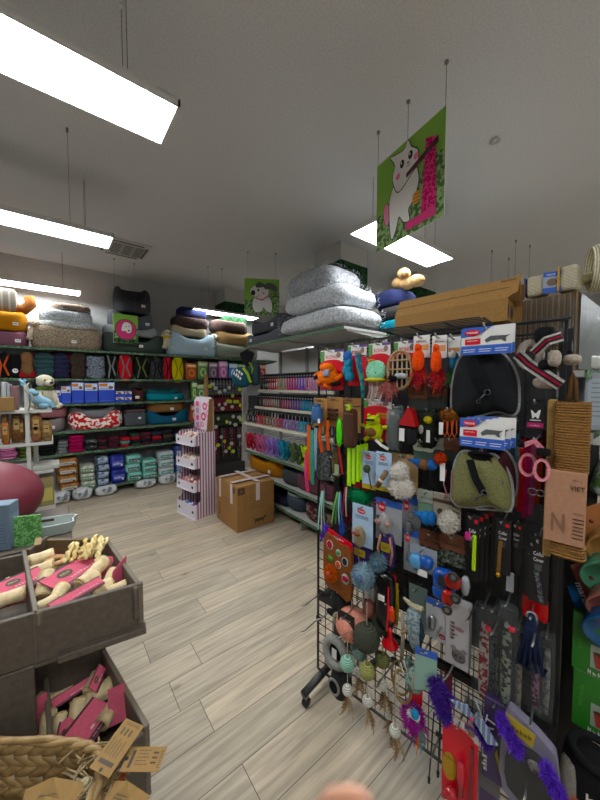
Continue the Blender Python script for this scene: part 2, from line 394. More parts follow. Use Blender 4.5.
def hang_sign(loc, rz, w, h, label, draw, wires):
    t = thing('hanging_sign', label, 'sign', loc, rz)
    p = MB().box(0, .004, 0, w, .006, h, WH)
    p.rect(-w/2, -h/2, w/2, h/2, 0.0004, GR)
    top = [(-w/2, -h/2), (w/2, -h/2), (w/2, h*.12), (w*.3, h*.16), (w*.1, h*.0), (-w*.15, h*.04), (-w*.35, -h*.12), (-w/2, -h*.08)]
    blob(p, top, 0, BUSH); draw(p, w, h); p.build('panel', t)
    for sx in wires:
        mk = MB().cyl((sx*w, .004, h/2), (sx*w, .004, H-loc[2]), .0014, mt('#55534f', 'plain'), 4).cyl((sx*w, .004, H-loc[2]-.012), (sx*w, .004, H-loc[2]), .012, mt('#8a8a86', 'metal'), 8)
        mk.build('suspension_wire', t)
def cat(p, w, h):
    y = -.0008
    shape(p, [(-.2, -.12), (-.17, -.16), (-.15, -.1), (-.16, -.03), (-.19, -.01), (-.21, -.05)], y, mt('#e88aa8', 'plain'), .004)
    shape(p, [(-.13, -.26), (-.15, -.02), (-.09, .1), (-.05, .12), (.06, .12), (.1, 0), (.06, -.1), (.02, -.14), (.03, -.21), (-.02, -.2), (-.06, -.15), (-.09, -.23)], y-.002, WH)
    shape(p, [(-.08, .02), (-.12, .12), (-.1, .2), (-.14, .27), (-.09, .26), (-.02, .25), (.01, .29), (.04, .23), (.09, .18), (.09, .1), (.03, .06), (-.03, .02)], y-.004, WH)
    for (x, z) in ((-.035, .17), (.035, .185)): p.disc(x, z, .018, .026, y-.006, BK); p.disc(x-.004, z+.006, .005, .008, y-.007, WH)
    for (x, z) in ((-.07, .11), (.08, .15)): p.disc(x, z, .02, .02, y-.006, mt('#ee7fa5', 'plain'))
    p.disc(.015, .15, .009, .007, y-.006, PK); p.tube([(0, y-.006, .135), (.015, y-.006, .127), (.035, y-.006, .135)], .0016, BK, 3)
    p.add([(.12, y-.003, -.24), (.23, y-.003, -.27), (.22, y-.003, .18), (.15, y-.003, .21)], [(0, 1, 2, 3)], mt('#b8205f', 'two', b='#e14a86', scale=70))
    p.add([(-.0, y-.004, -.27), (.23, y-.004, -.27), (.23, y-.004, -.21), (.0, y-.004, -.22)], [(0, 1, 2, 3)], PK)
    p.add([(.0, y-.005, .09), (.0, y-.005, .06), (.24, y-.005, .13), (.24, y-.005, .17)], [(0, 1, 2, 3)], mt('#5a1c38', 'plain'))
    p.disc(.085, -.1, .032, .04, y-.005, mt('#e0a040', 'plain'))
    for k in range(3): p.rect(.06, -.125+.02*k, .11, -.12+.02*k, y-.006, mt('#8a5a20', 'plain'))
hang_sign((1.825, 1.215, 2.86), R(-100.5), .565, .60, 'large square hanging sign with a white cat at a pink scratching post', cat, (-.49, .0, .49))
def dog(p, w, h):
    y = -.0008
    shape(p, [(-.1, -.2), (-.13, -.1), (-.09, .0), (.06, .02), (.13, -.06), (.13, -.2), (.06, -.19), (.02, -.14), (-.02, -.2)], y, WH, .005)
    shape(p, [(-.12, .0), (-.16, .08), (-.1, .15), (.02, .16), (.09, .1), (.08, .02), (.0, -.03)], y-.002, WH, .005)
    shape(p, [(.03, .15), (.1, .19), (.19, .15), (.2, .08), (.14, .1), (.1, .12), (.05, .11)], y-.004, mt('#5d5a58', 'plain'), .004)
    shape(p, [(-.08, .13), (-.05, .19), (.01, .18), (.02, .14)], y-.004, mt('#5d5a58', 'plain'), .004)
    p.disc(-.12, .05, .03, .035, y-.006, BK); p.disc(-.05, .09, .012, .02, y-.006, BK)
    p.tube([(-.08, y-.006, -.02), (0, y-.007, -.045), (.09, y-.006, .02)], .008, PK, 4); p.disc(.02, .05, .016, .014, y-.006, mt('#ee7fa5', 'plain'))
    p.tube([(-.12, y-.006, .01), (-.08, y-.006, -.005), (-.03, y-.006, .02)], .003, BK, 3)
pp = onz(262, 278, 3.1); pp = Fr(2.15, 3.85, -38+8).pt(262, 297, 0)
hang_sign((pp.x, pp.y, pp.z), R(-30), .475, .49, 'small hanging sign with a sitting white dog in a pink collar', dog, (-.4, .4))
def face(p, w, h):
    y = -.0008; p.rect(-w/2, -h/2, w/2, -h*.33, y, BUSHD)
    p.disc(0, -.01, w*.43, h*.36, y-.001, BK, 26); p.disc(0, -.01, w*.41, h*.34, y-.002, PK, 26)
    shape(p, [(-.06, -.03), (-.04, .07), (.02, .1), (.07, .06), (.07, -.03), (.02, -.06), (-.01, -.03)], y-.003, WH, .003)
    p.disc(.035, -.02, .014, .012, y-.006, BK); p.disc(-.0, .03, .006, .01, y-.006, BK); p.disc(.04, .04, .006, .01, y-.006, BK)
pp = FB.pt(126, 329, .1)
hang_sign((pp.x, pp.y, pp.z), R(6), .33, .42, 'small green sign with a white dog face in a pink circle', face, (-.4, .4))
# ================================================================ shelving units
RAIL = mt('#27402c', 'two', .6, b='#6f8a6c', scale=70, detail=4); SH = mt('#8f918c', 'plastic'); SHW = mt('#c9c8c3', 'plastic')
def gondola(label, fr, s0, s1, levels, top, back=.6, name='shelving_unit', rail=RAIL, backm=None, n=3, mat=SH):
    o = fr.w((s0+s1)/2, 0, 0); t = thing(name, label, 'shelving unit', o, fr.a); L_ = s1-s0
    MB().box(0, back-.02, top/2, L_, .02, top-.02, backm or mt('#a3a4a6', 'plain')).build('back_panel', t)
    for i in range(n+1):
        x = -L_/2+L_*i/n; u = MB().box(x, back-.05, top/2, .03, .04, top, mt('#8f908c', 'plastic')); u.box(x, .3, .04, .025, back*.9, .08, mt('#8f908c', 'plastic')); u.build('upright', t)
    for (z, dp, w0, w1) in levels:
        s = MB(); xa = w0-(s0+s1)/2; xb = w1-(s0+s1)/2
        s.box((xa+xb)/2, back-.03-dp/2, z-.012, xb-xa, dp, .024, mat); sh = s.build('shelf', t)
        f = back-.03-dp
        MB().box((xa+xb)/2, f-.006, z-.014, xb-xa, .008, .03, rail).build('price_rail', sh)
        k = max(1, int((xb-xa)/.9))
        for i in range(k+1): MB().prism([(back-.04, -.024), (back-.04, -.07), (f+.04, -.04), (f+.04, -.024)], -.003, .003, mat).build('bracket', sh, (xa+(xb-xa)*(i+.01)/(k+.02), 0, z), R(90))
    return t
gondola('long grey shelving along the back wall with leafy green price rails', FB, -2.0, 2.0,
        [(2.09, .57, -2.0, 2.0), (1.687, .57, -2.0, 2.0), (1.34, .57, -2.0, 2.0), (.96, .57, -2.0, 1.9), (.66, .57, -2.0, 1.9), (.12, .57, -2.0, 1.75)], 2.1, n=4)
gondola('corner shelving above and behind the lead display', FB, 2.05, 3.6, [(2.09, .57, 2.05, 3.6), (1.687, .57, 2.05, 3.6)], 2.1, n=2)
# ================================================================ product builders
def PB(F, b, off=0, zb=None):
    l, w, h = F.rect(*b, off)
    if zb is not None: h += l.z-zb; l.z = zb
    return l, w, h
def add_label_tag(t, x, y, z, s=.03, m=None, rz=0): MB().rect(-s, -s*.7, s, s*.7, -.002, m or WH).rect(-s*.7, -s*.1, s*.7, s*.1, -.003, BK).build('label_tag', t, (x, y, z), rz)
def bolster_mesh(w, d, h, m, dip=.4, r=None, back=1.0, dw=.3, n=64, e=.55):
    mb = MB(); r = r or min(w, d)*.13; V = []; k = 14
    for i in range(n):
        a = 2*math.pi*i/n; x = sgn(math.cos(a), e)*(w/2-r); y = sgn(math.sin(a), e)*(d/2-r)
        hh = h*back
        if y < 0: hh = h*(back+(1-back)*min(1, -y/(d/2-r))); hh *= 1-dip*math.exp(-(x/(dw*w))**4)*(1 if y < -(d/2-r)*.8 else max(0, -y/(d/2-r)-.3))
        nx, ny = math.cos(a), math.sin(a); L_ = math.hypot(nx*w, ny*d); nx, ny = (nx*w/L_, ny*d/L_)
        wob = 1+.05*noise.noise(Vector((x*5, y*5, w*9)))
        for j in range(k):
            b = 2*math.pi*j/k; V.append((x+nx*r*sgn(math.cos(b), .8)*wob, y+ny*r*sgn(math.cos(b), .8)*wob+d/2, hh/2*(1+sgn(math.sin(b), .7)*wob)))
    f = [(i*k+j, ((i+1) % n)*k+j, ((i+1) % n)*k+(j+1) % k, i*k+(j+1) % k) for i in range(n) for j in range(k)]
    return mb.add(V, f, m, True)
def dog_bed(F, b, off, dp, label, m, inner=None, dip=.4, zb=None, fur=0, tagc=WH, group=None, dw=.3, back=1.0, tx=0, name='dog_bed', e=.55):
    l, w, h = PB(F, b, off, zb); t = thing(name, label, 'dog bed', l, F.a, group)
    mb = bolster_mesh(w, dp, h, m, dip, back=back, dw=dw, e=e)
    if fur:
        pts = []
        for i in range(fur):
            q = rnd.random(); x = (rnd.random()-.5)*w*.96
            if q < .6: pts.append(((x, dp*.02, h*rnd.uniform(.08, .9)), (0, -1, .2)))
            else: pts.append(((x, dp*rnd.uniform(.03, .2), h*.97), (0, -.3, 1)))
        mb.tufts(pts[::2], .018, .004, m)
    mb.build('bolster', t)
    MB().soft(0, dp/2, h*.3, w*.82, dp*.82, h*.5, inner or m, .5, 20, .05).build('cushion', t)
    if tagc: add_label_tag(t, tx*w, -.003, h*.33, min(.028, h*.16), tagc)
    return l.z+h
def soft_pack(F, b, off, dp, label, cat, m, e=.35, zb=None, draw=None, group=None, name='pack', n=18, nz=.03, rz=0):
    l, w, h = PB(F, b, off, zb); mb = MB().soft(0, dp/2, h/2, w, dp, h, m, e, n, nz, 3)
    if draw: draw(mb, w, h)
    o = mb.build(name, None, l, F.a+rz); tag(o, label, cat, group); return l.z+h
def carton(F, b, off, dp, label, cat, m, zb=None, draw=None, group=None, name='carton', bev=.002, rz=0):
    l, w, h = PB(F, b, off, zb); mb = MB().box(0, dp/2, h/2, w, dp, h, m, bev)
    if draw: draw(mb, w, h)
    o = mb.build(name, None, l, F.a+rz); tag(o, label, cat, group); return l.z+h
def plush_dog(loc, s, rz, label, body, ear, extra=None, spots=None, lie=0):
    t = thing('plush_dog', label, 'soft toy', loc, rz)
    mb = MB().soft(0, 0, .38*s, .5*s, .42*s, .62*s, body, .85, 18, .05)
    for sx in (-1, 1): mb.tube([(sx*.15*s, -.1*s, .5*s), (sx*.2*s, -.2*s, .25*s), (sx*.2*s, -.24*s, .06*s)], .085*s, body, 10); mb.ell(sx*.2*s, -.26*s, .05*s, .09*s, .11*s, .06*s, body, 10); mb.ell(sx*.26*s, -.12*s, .1*s, .12*s, .26*s, .1*s, body, 10)
    mb.build('body', t)
    h = MB().ell(0, -.05*s, .82*s, .24*s, .22*s, .21*s, body, 18).ell(0, -.24*s, .76*s, .12*s, .15*s, .1*s, body, 12)
    hd = h.build('head', t)
    for sx in (-1, 1):
        MB().soft(0, 0, 0, .14*s, .09*s, .32*s, ear if not (spots and sx < 0) else spots, .8, 12).build('ear', hd, (sx*.24*s, -.02*s, .76*s), 0, 0, -sx*.35)
        MB().ell(0, 0, 0, .03*s, .02*s, .03*s, BK, 8).build('eye', hd, (sx*.09*s, -.24*s, .86*s))
    MB().ell(0, 0, 0, .055*s, .04*s, .04*s, BK, 8).build('nose', hd, (0, -.39*s, .79*s))
    if extra: MB().torus((0, -.02*s, .62*s), .19*s, .05*s, extra, 18, 6, plane='xy').build('collar', t)
    return t
def garment_stack(F, b, off, dp, k, desc, cols, where, zb):
    l, w, h = PB(F, b, off, zb); hh = h/k
    names = {1: ['only one of its pile']}.get(k) or (['lowest'] + ['second up', 'third up', 'fourth up'][:k-2] + ['topmost'])
    for i in range(k):
        m = cols[i % len(cols)]; ww = w*rnd.uniform(.9, 1.0)
        mb = MB().soft(0, dp/2, hh/2, ww, dp, hh*1.08, m, .35, 16, .06, 2); mb.soft(0, dp/2-.006, hh*.72, ww*.98, dp*.98, hh*.45, m, .3, 14, .05)
        o = mb.build('folded_garment', None, l+Vector((rnd.uniform(-.01, .01), rnd.uniform(-.01, .01), hh*i)), F.a+rnd.uniform(-.05, .05))
        tag(o, f'folded {desc} {where}, {names[i]}' if k > 1 else f'folded {desc} {where}', 'folded garment', 'folded pet clothes on the shelf')
# ---------------------------------------------------------------- colours
def fab(h, **k): return mt(h, 'fabric', **k)
def fur(h, **k): return mt(h, 'fur', **k)
MUST = fab('#b87a26'); MAUVE = fab('#7a4f5d'); GREY = fab('#55575c'); DGREY = fab('#43454a'); LGREY = fab('#8e9494'); DGREEN = fab('#3c463f')
TEAL = fab('#1d7f8a'); LBLUE = fab('#a3b9c4'); TAN = fab('#9a7d56'); BROWN = fab('#5b4638'); NAVY = fab('#23294a'); CREAM = fab('#b3a78f')
RED = fab('#a61f2b'); BLACK = fab('#0e0e10'); KRAFT = mt('#a0764a', 'card'); KRAFTD = mt('#7b5636', 'card')
SZ = dict(top=2.092, two=1.689, three=1.342, four=.962, five=.662, low=.122)
# ================================================================ beds above the back wall shelves
z = dog_bed(FB, (-14, 329, 28, 350), -.02, .5, 'mauve dog bed at the far left, under the mustard bed', MAUVE, zb=SZ['top'], dip=.1, tx=.25)
z = dog_bed(FB, (-16, 309, 27, 331), -.03, .5, 'mustard dog bed stacked on the mauve dog bed', MUST, zb=z-.01, dip=.1, tx=.22)
l, w, h = PB(FB, (-12, 287, 17, 311), -.12, z-.015)
tag(MB().soft(0, .05, h/2, w, .1, h, mt('#6a655d', 'stripe', b='#8d8578', freq=14, p=.7), .4, 20, .05).build('plaid_cushion', None, l, 0), 'grey striped cushion standing on the mustard bed', 'cushion')
l, w, h = PB(FB, (15, 289, 34, 311), -.1, z-.015)
tag(MB().tube([(-w/2, .1, .06), (-w*.1, .1, .06), (w*.3, .1, h*.45), (w*.2, .1, h-.07)], lambda t: .07-.01*t, mt('#7d4d26', 'plush'), 12).build('bolster_cushion', None, l, 0), 'curved rust brown bolster cushion on the mustard bed', 'cushion')
l, w, h = PB(FB, (22, 313, 40, 351), .0, SZ['top'])
plush_dog(l+Vector((.03, .16, .10)), h*.62, .2, 'cream plush dog squeezed between mauve and brown beds', mt('#b9ab93', 'plush'), mt('#8d8070', 'plush'))
z = dog_bed(FB, (29, 326, 104, 352), -.0, .55, 'wide long-haired beige brown dog bed, lowest of the fluffy stack', fur('#a3927e'), zb=SZ['top'], dip=.05, fur=1400, tx=.07)
z = dog_bed(FB, (38, 320, 97, 336), -.03, .5, 'pale grey fluffy dog bed, second from the bottom of the fluffy stack', fur('#d6dadb'), zb=z-.03, dip=.05, fur=900, tx=-.08)
z = dog_bed(FB, (38, 309, 94, 322), -.03, .5, 'light grey fluffy dog bed, third from the bottom of the fluffy stack', fur('#c6ccce'), zb=z-.03, dip=.05, fur=900, tagc=None)
dog_bed(FB, (50, 303, 92, 316), -.05, .45, 'brown fluffy dog bed, topmost of the fluffy stack', fur('#8a7a6c'), zb=z-.03, dip=.05, fur=600, tx=-.25)
z = dog_bed(FB, (104, 332, 168, 354), -.0, .56, 'big dark green grey dog bed with a low front, under the grey beds', DGREEN, zb=SZ['top'], dip=.45, tx=.05, dw=.27)
z = dog_bed(FB, (105, 325, 161, 343), -.04, .5, 'pale grey dog bed behind the pink dog face sign', LGREY, LGREY, zb=z-.06, dip=.35, tagc=None)
z = dog_bed(FB, (110, 310, 156, 333), -.05, .5, 'dark grey dog bed, second from the top of its stack', GREY, zb=z-.06, dip=.3, tx=.3)
dog_bed(FB, (116, 290, 153, 314), -.07, .48, 'charcoal dog bed on top of the tall grey stack', DGREY, DGREY, zb=z-.03, dip=.45, tx=.22, back=1.25)
l, w, h = PB(FB, (162, 326, 174, 351), .0, SZ['top'])
plush_dog(l+Vector((0.03, .16, .10)), h*.68, .1, 'small cream plush dog with a yellow scarf between grey and blue beds', mt('#c9bfa5', 'plush'), mt('#b8a585', 'plush'), mt('#d6b81e', 'plush'))
z = dog_bed(FB, (169, 332, 220, 356), -.0, .55, 'light blue dog bed with pocket, lowest of its stack', LBLUE, zb=SZ['top'], dip=.28, tx=.2, dw=.25)
z = dog_bed(FB, (173, 325, 210, 341), -.04, .5, 'beige dog bed stacked on the light blue one', CREAM, LBLUE, zb=z-.07, dip=.3, tagc=None)
z = dog_bed(FB, (176, 316, 211, 333), -.05, .48, 'dark brown long-haired dog bed stacked on the beige bed', fur('#52423e'), zb=z-.05, dip=.1, fur=500, tagc=None)
l, w, h = PB(FB, (180, 307, 208, 320), -.1, z-.02)
tag(MB().soft(0, .15, h/2, w, .3, h, NAVY, .4, 18, .06).build('cushion', None, l, 0), 'navy cushion on top of the brown long-haired bed', 'cushion')
l, w, h = PB(FB, (210, 329, 224, 356), .0, SZ['top'])
plush_dog(l+Vector((0, .16, .15)), h*.55, .3, 'black and white plush dog beside the light blue bed', mt('#b9b5ab', 'plush'), mt('#1c1c1d', 'plush'))
z = dog_bed(FB, (217, 344, 262, 359), .0, .55, 'sage grey dog bed, lowest in the corner stack', fab('#7d8274'), zb=SZ['top'], dip=.1, tagc=None)
z = dog_bed(FB, (219, 331, 256, 346), -.03, .5, 'tan dog bed in the middle of the corner stack', TAN, zb=z-.02, dip=.2, tagc=None)
dog_bed(FB, (216, 320, 250, 333), -.05, .48, 'dusky brown dog bed on top of the corner stack', fab('#57453f'), zb=z-.02, dip=.1, tagc=None)
# ================================================================ second shelf: coats, harness bags, treat bags
def coat(F, b, off, label, m, quilt=5, puff=.09, collar=None, straps=None, cat='dog coat', name='dog_coat', zb=None, group=None):
    l, w, h = PB(F, b, off, zb); t = thing(name, label, cat, l, F.a, group)
    mb = MB(); q = max(1, quilt)
    for i in range(q): mb.soft(rnd.uniform(-.006, .006), puff/2, h*(.04+.84*(i+.5)/q), w*rnd.uniform(.88, 1.0)*(1-.12*abs(i/q-.45)), puff, h/q*1.15, m, .75, 18, .09 if q > 2 else .2, 3)
    mb.build('body', t)
    MB().torus((0, puff/2, h*.93), w*.2, .012, collar or m, 14, 6, plane='xy').build('neck_opening', t)
    if straps: MB().strap([(-w*.3, -.004, h*.95), (-w*.1, -.012, h*.5), (-w*.25, -.004, h*.05)], .02, .004, straps).strap([(w*.3, -.004, h*.9), (w*.05, -.012, h*.5), (w*.3, -.004, h*.1)], .02, .004, straps).build('strap', t)
z2 = SZ['two']
coat(FB, (-6, 353, 12, 376), -.05, 'black dog carrier bag with an orange strip at the far left', BLACK, 1, straps=mt('#c0542a', 'fabric'), zb=z2, cat='pet bag', name='pet_bag')
def logo(mb, w, h): mb.disc(0, h*.3, w*.22, w*.22, -.004, WH, 16).disc(-w*.06, h*.32, w*.05, w*.05, -.005, BK, 8).disc(w*.07, h*.32, w*.05, w*.05, -.005, BK, 8)
soft_pack(FB, (8, 354, 22, 375), -.02, .14, 'black folded coat with a round white paw logo', 'dog coat', BLACK, .5, z2, logo, name='dog_coat')
coat(FB, (20, 351, 34, 371), .02, 'tan brown dog coat hanging above the black and white toy dog', fab('#7d5b3c'), 2, zb=1.74)
soft_pack(FB, (17, 369, 36, 378), -.02, .2, 'flat red coat lying under the tan coat', 'dog coat', RED, .4, z2, name='dog_coat')
coat(FB, (33, 352, 56, 377), .0, 'quilted petrol green dog coat', fab('#2e4a4b'), 5, zb=z2)
coat(FB, (52, 352, 71, 377), .01, 'quilted navy dog coat beside the petrol green one', fab('#22243f'), 5, zb=z2)
soft_pack(FB, (50, 353, 74, 380), -.13, .1, 'red dog coat lying behind the navy quilted coat', 'dog coat', RED, .5, z2, name='dog_coat')
coat(FB, (69, 352, 87, 379), .0, 'dark brown furry dog coat', fur('#40342c'), 2, zb=z2)
coat(FB, (86, 354, 107, 379), .0, 'light grey melange dog sweater with a black collar', mt('#7e8794', 'two', b='#4c525c', scale=60), 2, collar=BLACK, zb=z2)
coat(FB, (105, 354, 118, 380), -.05, 'black dog harness vest with grey straps', BLACK, 1, straps=fab('#7a7a78'), zb=z2, cat='dog harness', name='dog_harness')
coat(FB, (118, 355, 133, 379), .0, 'bright red dog harness vest with grey straps', fab('#b81f28'), 1, straps=fab('#6b6b6a'), zb=z2, cat='dog harness', name='dog_harness')
coat(FB, (133, 356, 150, 380), -.02, 'black dog harness vest with an olive green patch', BLACK, 1, straps=fab('#5d6b3a'), zb=z2, cat='dog harness', name='dog_harness')
coat(FB, (150, 357, 164, 380), -.02, 'black mesh dog harness beside a small red one', mt('#17181a', 'two', b='#4a4a4a', scale=70), 1, straps=BLACK, zb=z2, cat='dog harness', name='dog_harness')
coat(FB, (164, 357, 173, 380), .0, 'small red dog harness beside the yellow harness', fab('#b8202c'), 1, straps=BLACK, zb=z2, cat='dog harness', name='dog_harness')
coat(FB, (172, 358, 185, 380), .0, 'yellow dog harness vest', fab('#c9bd20'), 1, straps=fab('#8a7d18'), zb=z2, cat='dog harness', name='dog_harness')
def treat(c1, c2):
    a = mt(c1, 'plastic'); b = mt(c2, 'plastic')
    def d(mb, w, h):
        mb.rect(-w*.46, h*.72, w*.46, h*.95, -.003, b).disc(0, h*.4, w*.3, h*.24, -.003, b, 14).disc(0, h*.4, w*.17, h*.14, -.004, a, 12).rect(-w*.35, h*.8, w*.35, h*.86, -.004, WH)
    return a, d
for (x0, x1, y0, c1, c2, lb, z, y1) in ((186, 197, 363, '#a8502a', '#d8863a', 'orange treat bag beside the yellow harness', z2, 380), (198, 208, 361, '#5f8a48', '#b8c78a', 'green treat bag on the upper corner shelf', z2, 380),
        (209, 218, 362, '#6d5468', '#a78fa0', 'mauve brown treat bag between the green and pink ones', z2, 380), (219, 228, 361, '#c46ba6', '#e0b0d0', 'pink treat bag on the corner shelf', z2, 380), (229, 238, 363, '#3d7fb8', '#bcd8e6', 'light blue treat bag on the corner shelf', z2, 380),
        (238, 246, 364, '#6fa03a', '#c8dc8a', 'lime green treat bag half behind the hanging cap', z2, 380), (256, 266, 364, '#b03a34', '#e0a08a', 'red treat bag right of the hanging cap', z2, 380)):
    a, d = treat(c1, c2); soft_pack(FB, (x0, y0, x1, y1), .0, .08, lb, 'treat bag', a, .3, z, d, name='treat_bag', n=14)
for (x0, x1, y0, y1, c1, c2, lb, z) in ((192, 197, 382, 403, '#6a9a4a', '#c8d8a0', 'slim green snack bag on the third shelf', SZ['three']), (197, 208, 384, 403, '#5b8f55', '#cfdcae', 'green snack bag on the third shelf of the corner', SZ['three']), (191, 199, 405, 428, '#a8503a', '#e8c0a0', 'red snack bag right of the blue bed', SZ['four'])):
    if x1 > 200: x1 = 206
    a, d = treat(c1, c2); soft_pack(FB, (x0, y0, x1, y1), .0, .08, lb, 'treat bag', a, .3, z, d, name='treat_bag', n=14)
# ================================================================ third shelf: training pads
BL = mt('#2344b8', 'plastic'); OR = mt('#c77a3c', 'plain')
def padpack(F, b, off, lab, zb):
    def d(mb, w, h):
        mb.rect(-w*.47, h*.62, w*.47, h*.97, -.002, mt('#c9d3e2', 'plain')).rect(-w*.44, h*.78, w*.05, h*.93, -.003, OR).text('Premium', -w*.1, h*.66, h*.08, -.004, BL, w*.6)
        mb.disc(w*.25, h*.74, w*.15, h*.08, -.003, mt('#6b5446', 'plain'), 12).disc(w*.33, h*.84, w*.07, h*.07, -.003, WH, 10).rect(-w*.4, h*.1, w*.4, h*.13, -.003, mt('#4668c8', 'plain'))
    carton(F, b, off, .22, lab, 'pet pad pack', BL, zb, d, name='pet_pad_pack', bev=.008)
for (x0, x1, y0, lb) in ((51, 61, 390, 'smallest blue pack of pet pads beside the toy dog'), (61, 71, 386, 'second blue pack of pet pads from the left'), (71.5, 84, 382, 'tall blue pack of pet pads, third from the left'),
                         (84.5, 98, 383, 'blue pack of pet pads in the middle of the row'), (98.5, 115, 382, 'widest blue pack of pet pads')):
    padpack(FB, (x0, y0, x1, 403), .0, lb, SZ['three'])
def dogbox(mb, w, h): mb.rect(-w*.45, h*.5, w*.45, h*.95, -.003, mt('#c9d3e2', 'plain')).disc(0, h*.6, w*.2, h*.2, -.004, mt('#6b5446', 'plain'), 12).rect(-w*.4, h*.7, 0, h*.9, -.005, OR)
z = carton(FB, (115.5, 397, 124, 402), 0, .15, 'small blue box, lower one left of the brown round bed', 'pet pad pack', BL, SZ['three'], dogbox, name='pet_pad_box')
carton(FB, (115.5, 391, 124, 397), 0, .15, 'small blue box, upper one left of the brown round bed', 'pet pad pack', BL, z+.001, dogbox, name='pet_pad_box')
z = carton(FB, (124.5, 397, 132, 402), 0, .15, 'small blue box, lower one touching the brown round bed', 'pet pad pack', BL, SZ['three'], dogbox, name='pet_pad_box')
carton(FB, (124.5, 391, 132, 397), 0, .15, 'small blue box, upper one touching the brown round bed', 'pet pad pack', BL, z+.001, dogbox, name='pet_pad_box')
# the bay with tall beds: brown round bed, carrier, teal/brown/blue
dog_bed(FB, (133, 388, 147, 402), -.02, .4, 'dark brown round bed left of the teal bed', fab('#4a2a24'), zb=SZ['three'], dip=.2, tx=-.2, e=.9)
z = dog_bed(FB, (147, 410, 191, 428), -.0, .5, 'petrol blue dog bed with a low front, lowest of its stack', fab('#16526b'), zb=SZ['four'], dip=.45, tx=.1, dw=.28)
dog_bed(FB, (148, 402, 187, 413), -.03, .45, 'golden brown dog bed between blue and teal beds', fab('#7d5a34'), zb=z-.04, dip=.1, tx=.1)
z = dog_bed(FB, (148, 393, 187, 403), -.02, .45, 'teal dog bed on the third shelf', TEAL, zb=SZ['three'], dip=.1, tx=.2)
dog_bed(FB, (149, 389, 181, 396), -.05, .4, 'upper teal dog bed stacked on the teal bed', fab('#1b5a62'), zb=z-.02, dip=.35, tagc=None)
# ================================================================ fourth shelf
z = dog_bed(FB, (30, 417, 66, 433), -.02, .5, 'taupe dog bed under the dusky pink one', fab('#7b7272'), zb=SZ['four'], dip=.2, tx=.1)
dog_bed(FB, (34, 406, 68, 420), -.04, .46, 'dusky pink dog bed on the fourth shelf', fab('#8f6064'), zb=z-.02, dip=.25, tagc=None)
FLOW = mt('#e8e2d8', 'two', b='#c22a2a', scale=20, detail=1, p=.49)
z = dog_bed(FB, (68, 412, 125, 431), .02, .52, 'white dog bed with big red flowers', FLOW, FLOW, zb=SZ['four'], dip=.4, tx=.0, dw=.22)
dog_bed(FB, (68, 405, 118, 420), -.08, .4, 'plain grey dog bed behind the red flowered bed', fab('#7b7d80'), zb=z-.1, dip=.35, tx=.45, dw=.35)
l, w, h = PB(FB, (125.5, 410, 147, 428), .0, SZ['four'])
t = thing('pet_carrier', 'charcoal fabric pet carrier box beside the flowered bed', 'pet carrier', l, 0)
MB().box(0, .2, h*.42, w, .36, h*.84, fab('#4b4e53'), .03).build('body', t); MB().box(0, .2, h*.92, w*.94, .34, h*.16, fab('#5d4a4e'), .02).build('cushion', t); add_label_tag(t, .05, .018, h*.5, .02)
# ================================================================ fifth shelf: folded clothes
PST = mt('#b04f86', 'stripe', b='#d9a8c4', axis=2, freq=45); CAMO = mt('#4d5a24', 'two', b='#20240f', scale=18); MIX = [fab('#1d2029'), mt('#1d2029', 'two', b='#7d1f30', scale=26), fab('#2c4a3e'), fab('#55202b'), fab('#28293a'), mt('#30323a', 'two', b='#8a8a86', scale=30)]
z5 = SZ['five']
for (x0, x1, y0, k, d, cols, wh) in ((-2, 16, 449, 4, 'pink striped pet jumper', [PST], 'at the far left'), (17, 37, 447, 3, 'green camouflage pet jumper', [CAMO], 'beside the pink striped pile'), (38, 56, 445, 3, 'black pet jumper', [BLACK], 'between camouflage and grey'),
        (57, 68, 442, 4, 'light grey pet jumper', [fab('#7a7c80')], 'beside the magenta pile'), (68.5, 85, 436, 5, 'magenta pet jumper', [fab('#a01550')], 'below the flowered bed'), (86, 98, 441, 4, 'dark blue pet jumper', [MIX[0], MIX[5]], 'right of the magenta pile'),
        (98.5, 108, 440, 3, 'black and red pet jumper', [MIX[1], MIX[0]], 'below the flowered bed end'), (108.5, 120, 437, 4, 'red and black pet jumper', [MIX[1], MIX[3]], 'left of the bright red one'), (120.5, 131, 438, 3, 'bright red pet jumper', [RED, fab('#4aa08a')], 'above the navy bags'),
        (131.5, 141, 434, 4, 'green and dark pet jumper', [MIX[2], MIX[0], RED], 'above the mint packs'), (141.5, 152, 433, 4, 'dark wine pet jumper', [MIX[3], MIX[0], MIX[1]], 'below the carrier'), (152.5, 163, 432, 3, 'dark navy pet jumper', [MIX[4], RED], 'below the blue bed'),
        (163.5, 174, 430, 3, 'brown and dark pet jumper', [MIX[0], fab('#4a3a2c')], 'near the right end'), (174.5, 184, 430, 3, 'charcoal pet jumper', [BLACK, MIX[4]], 'at the right end')):
    garment_stack(FB, (x0, y0, x1, 451), .01, .3, k, d, cols, wh, z5)
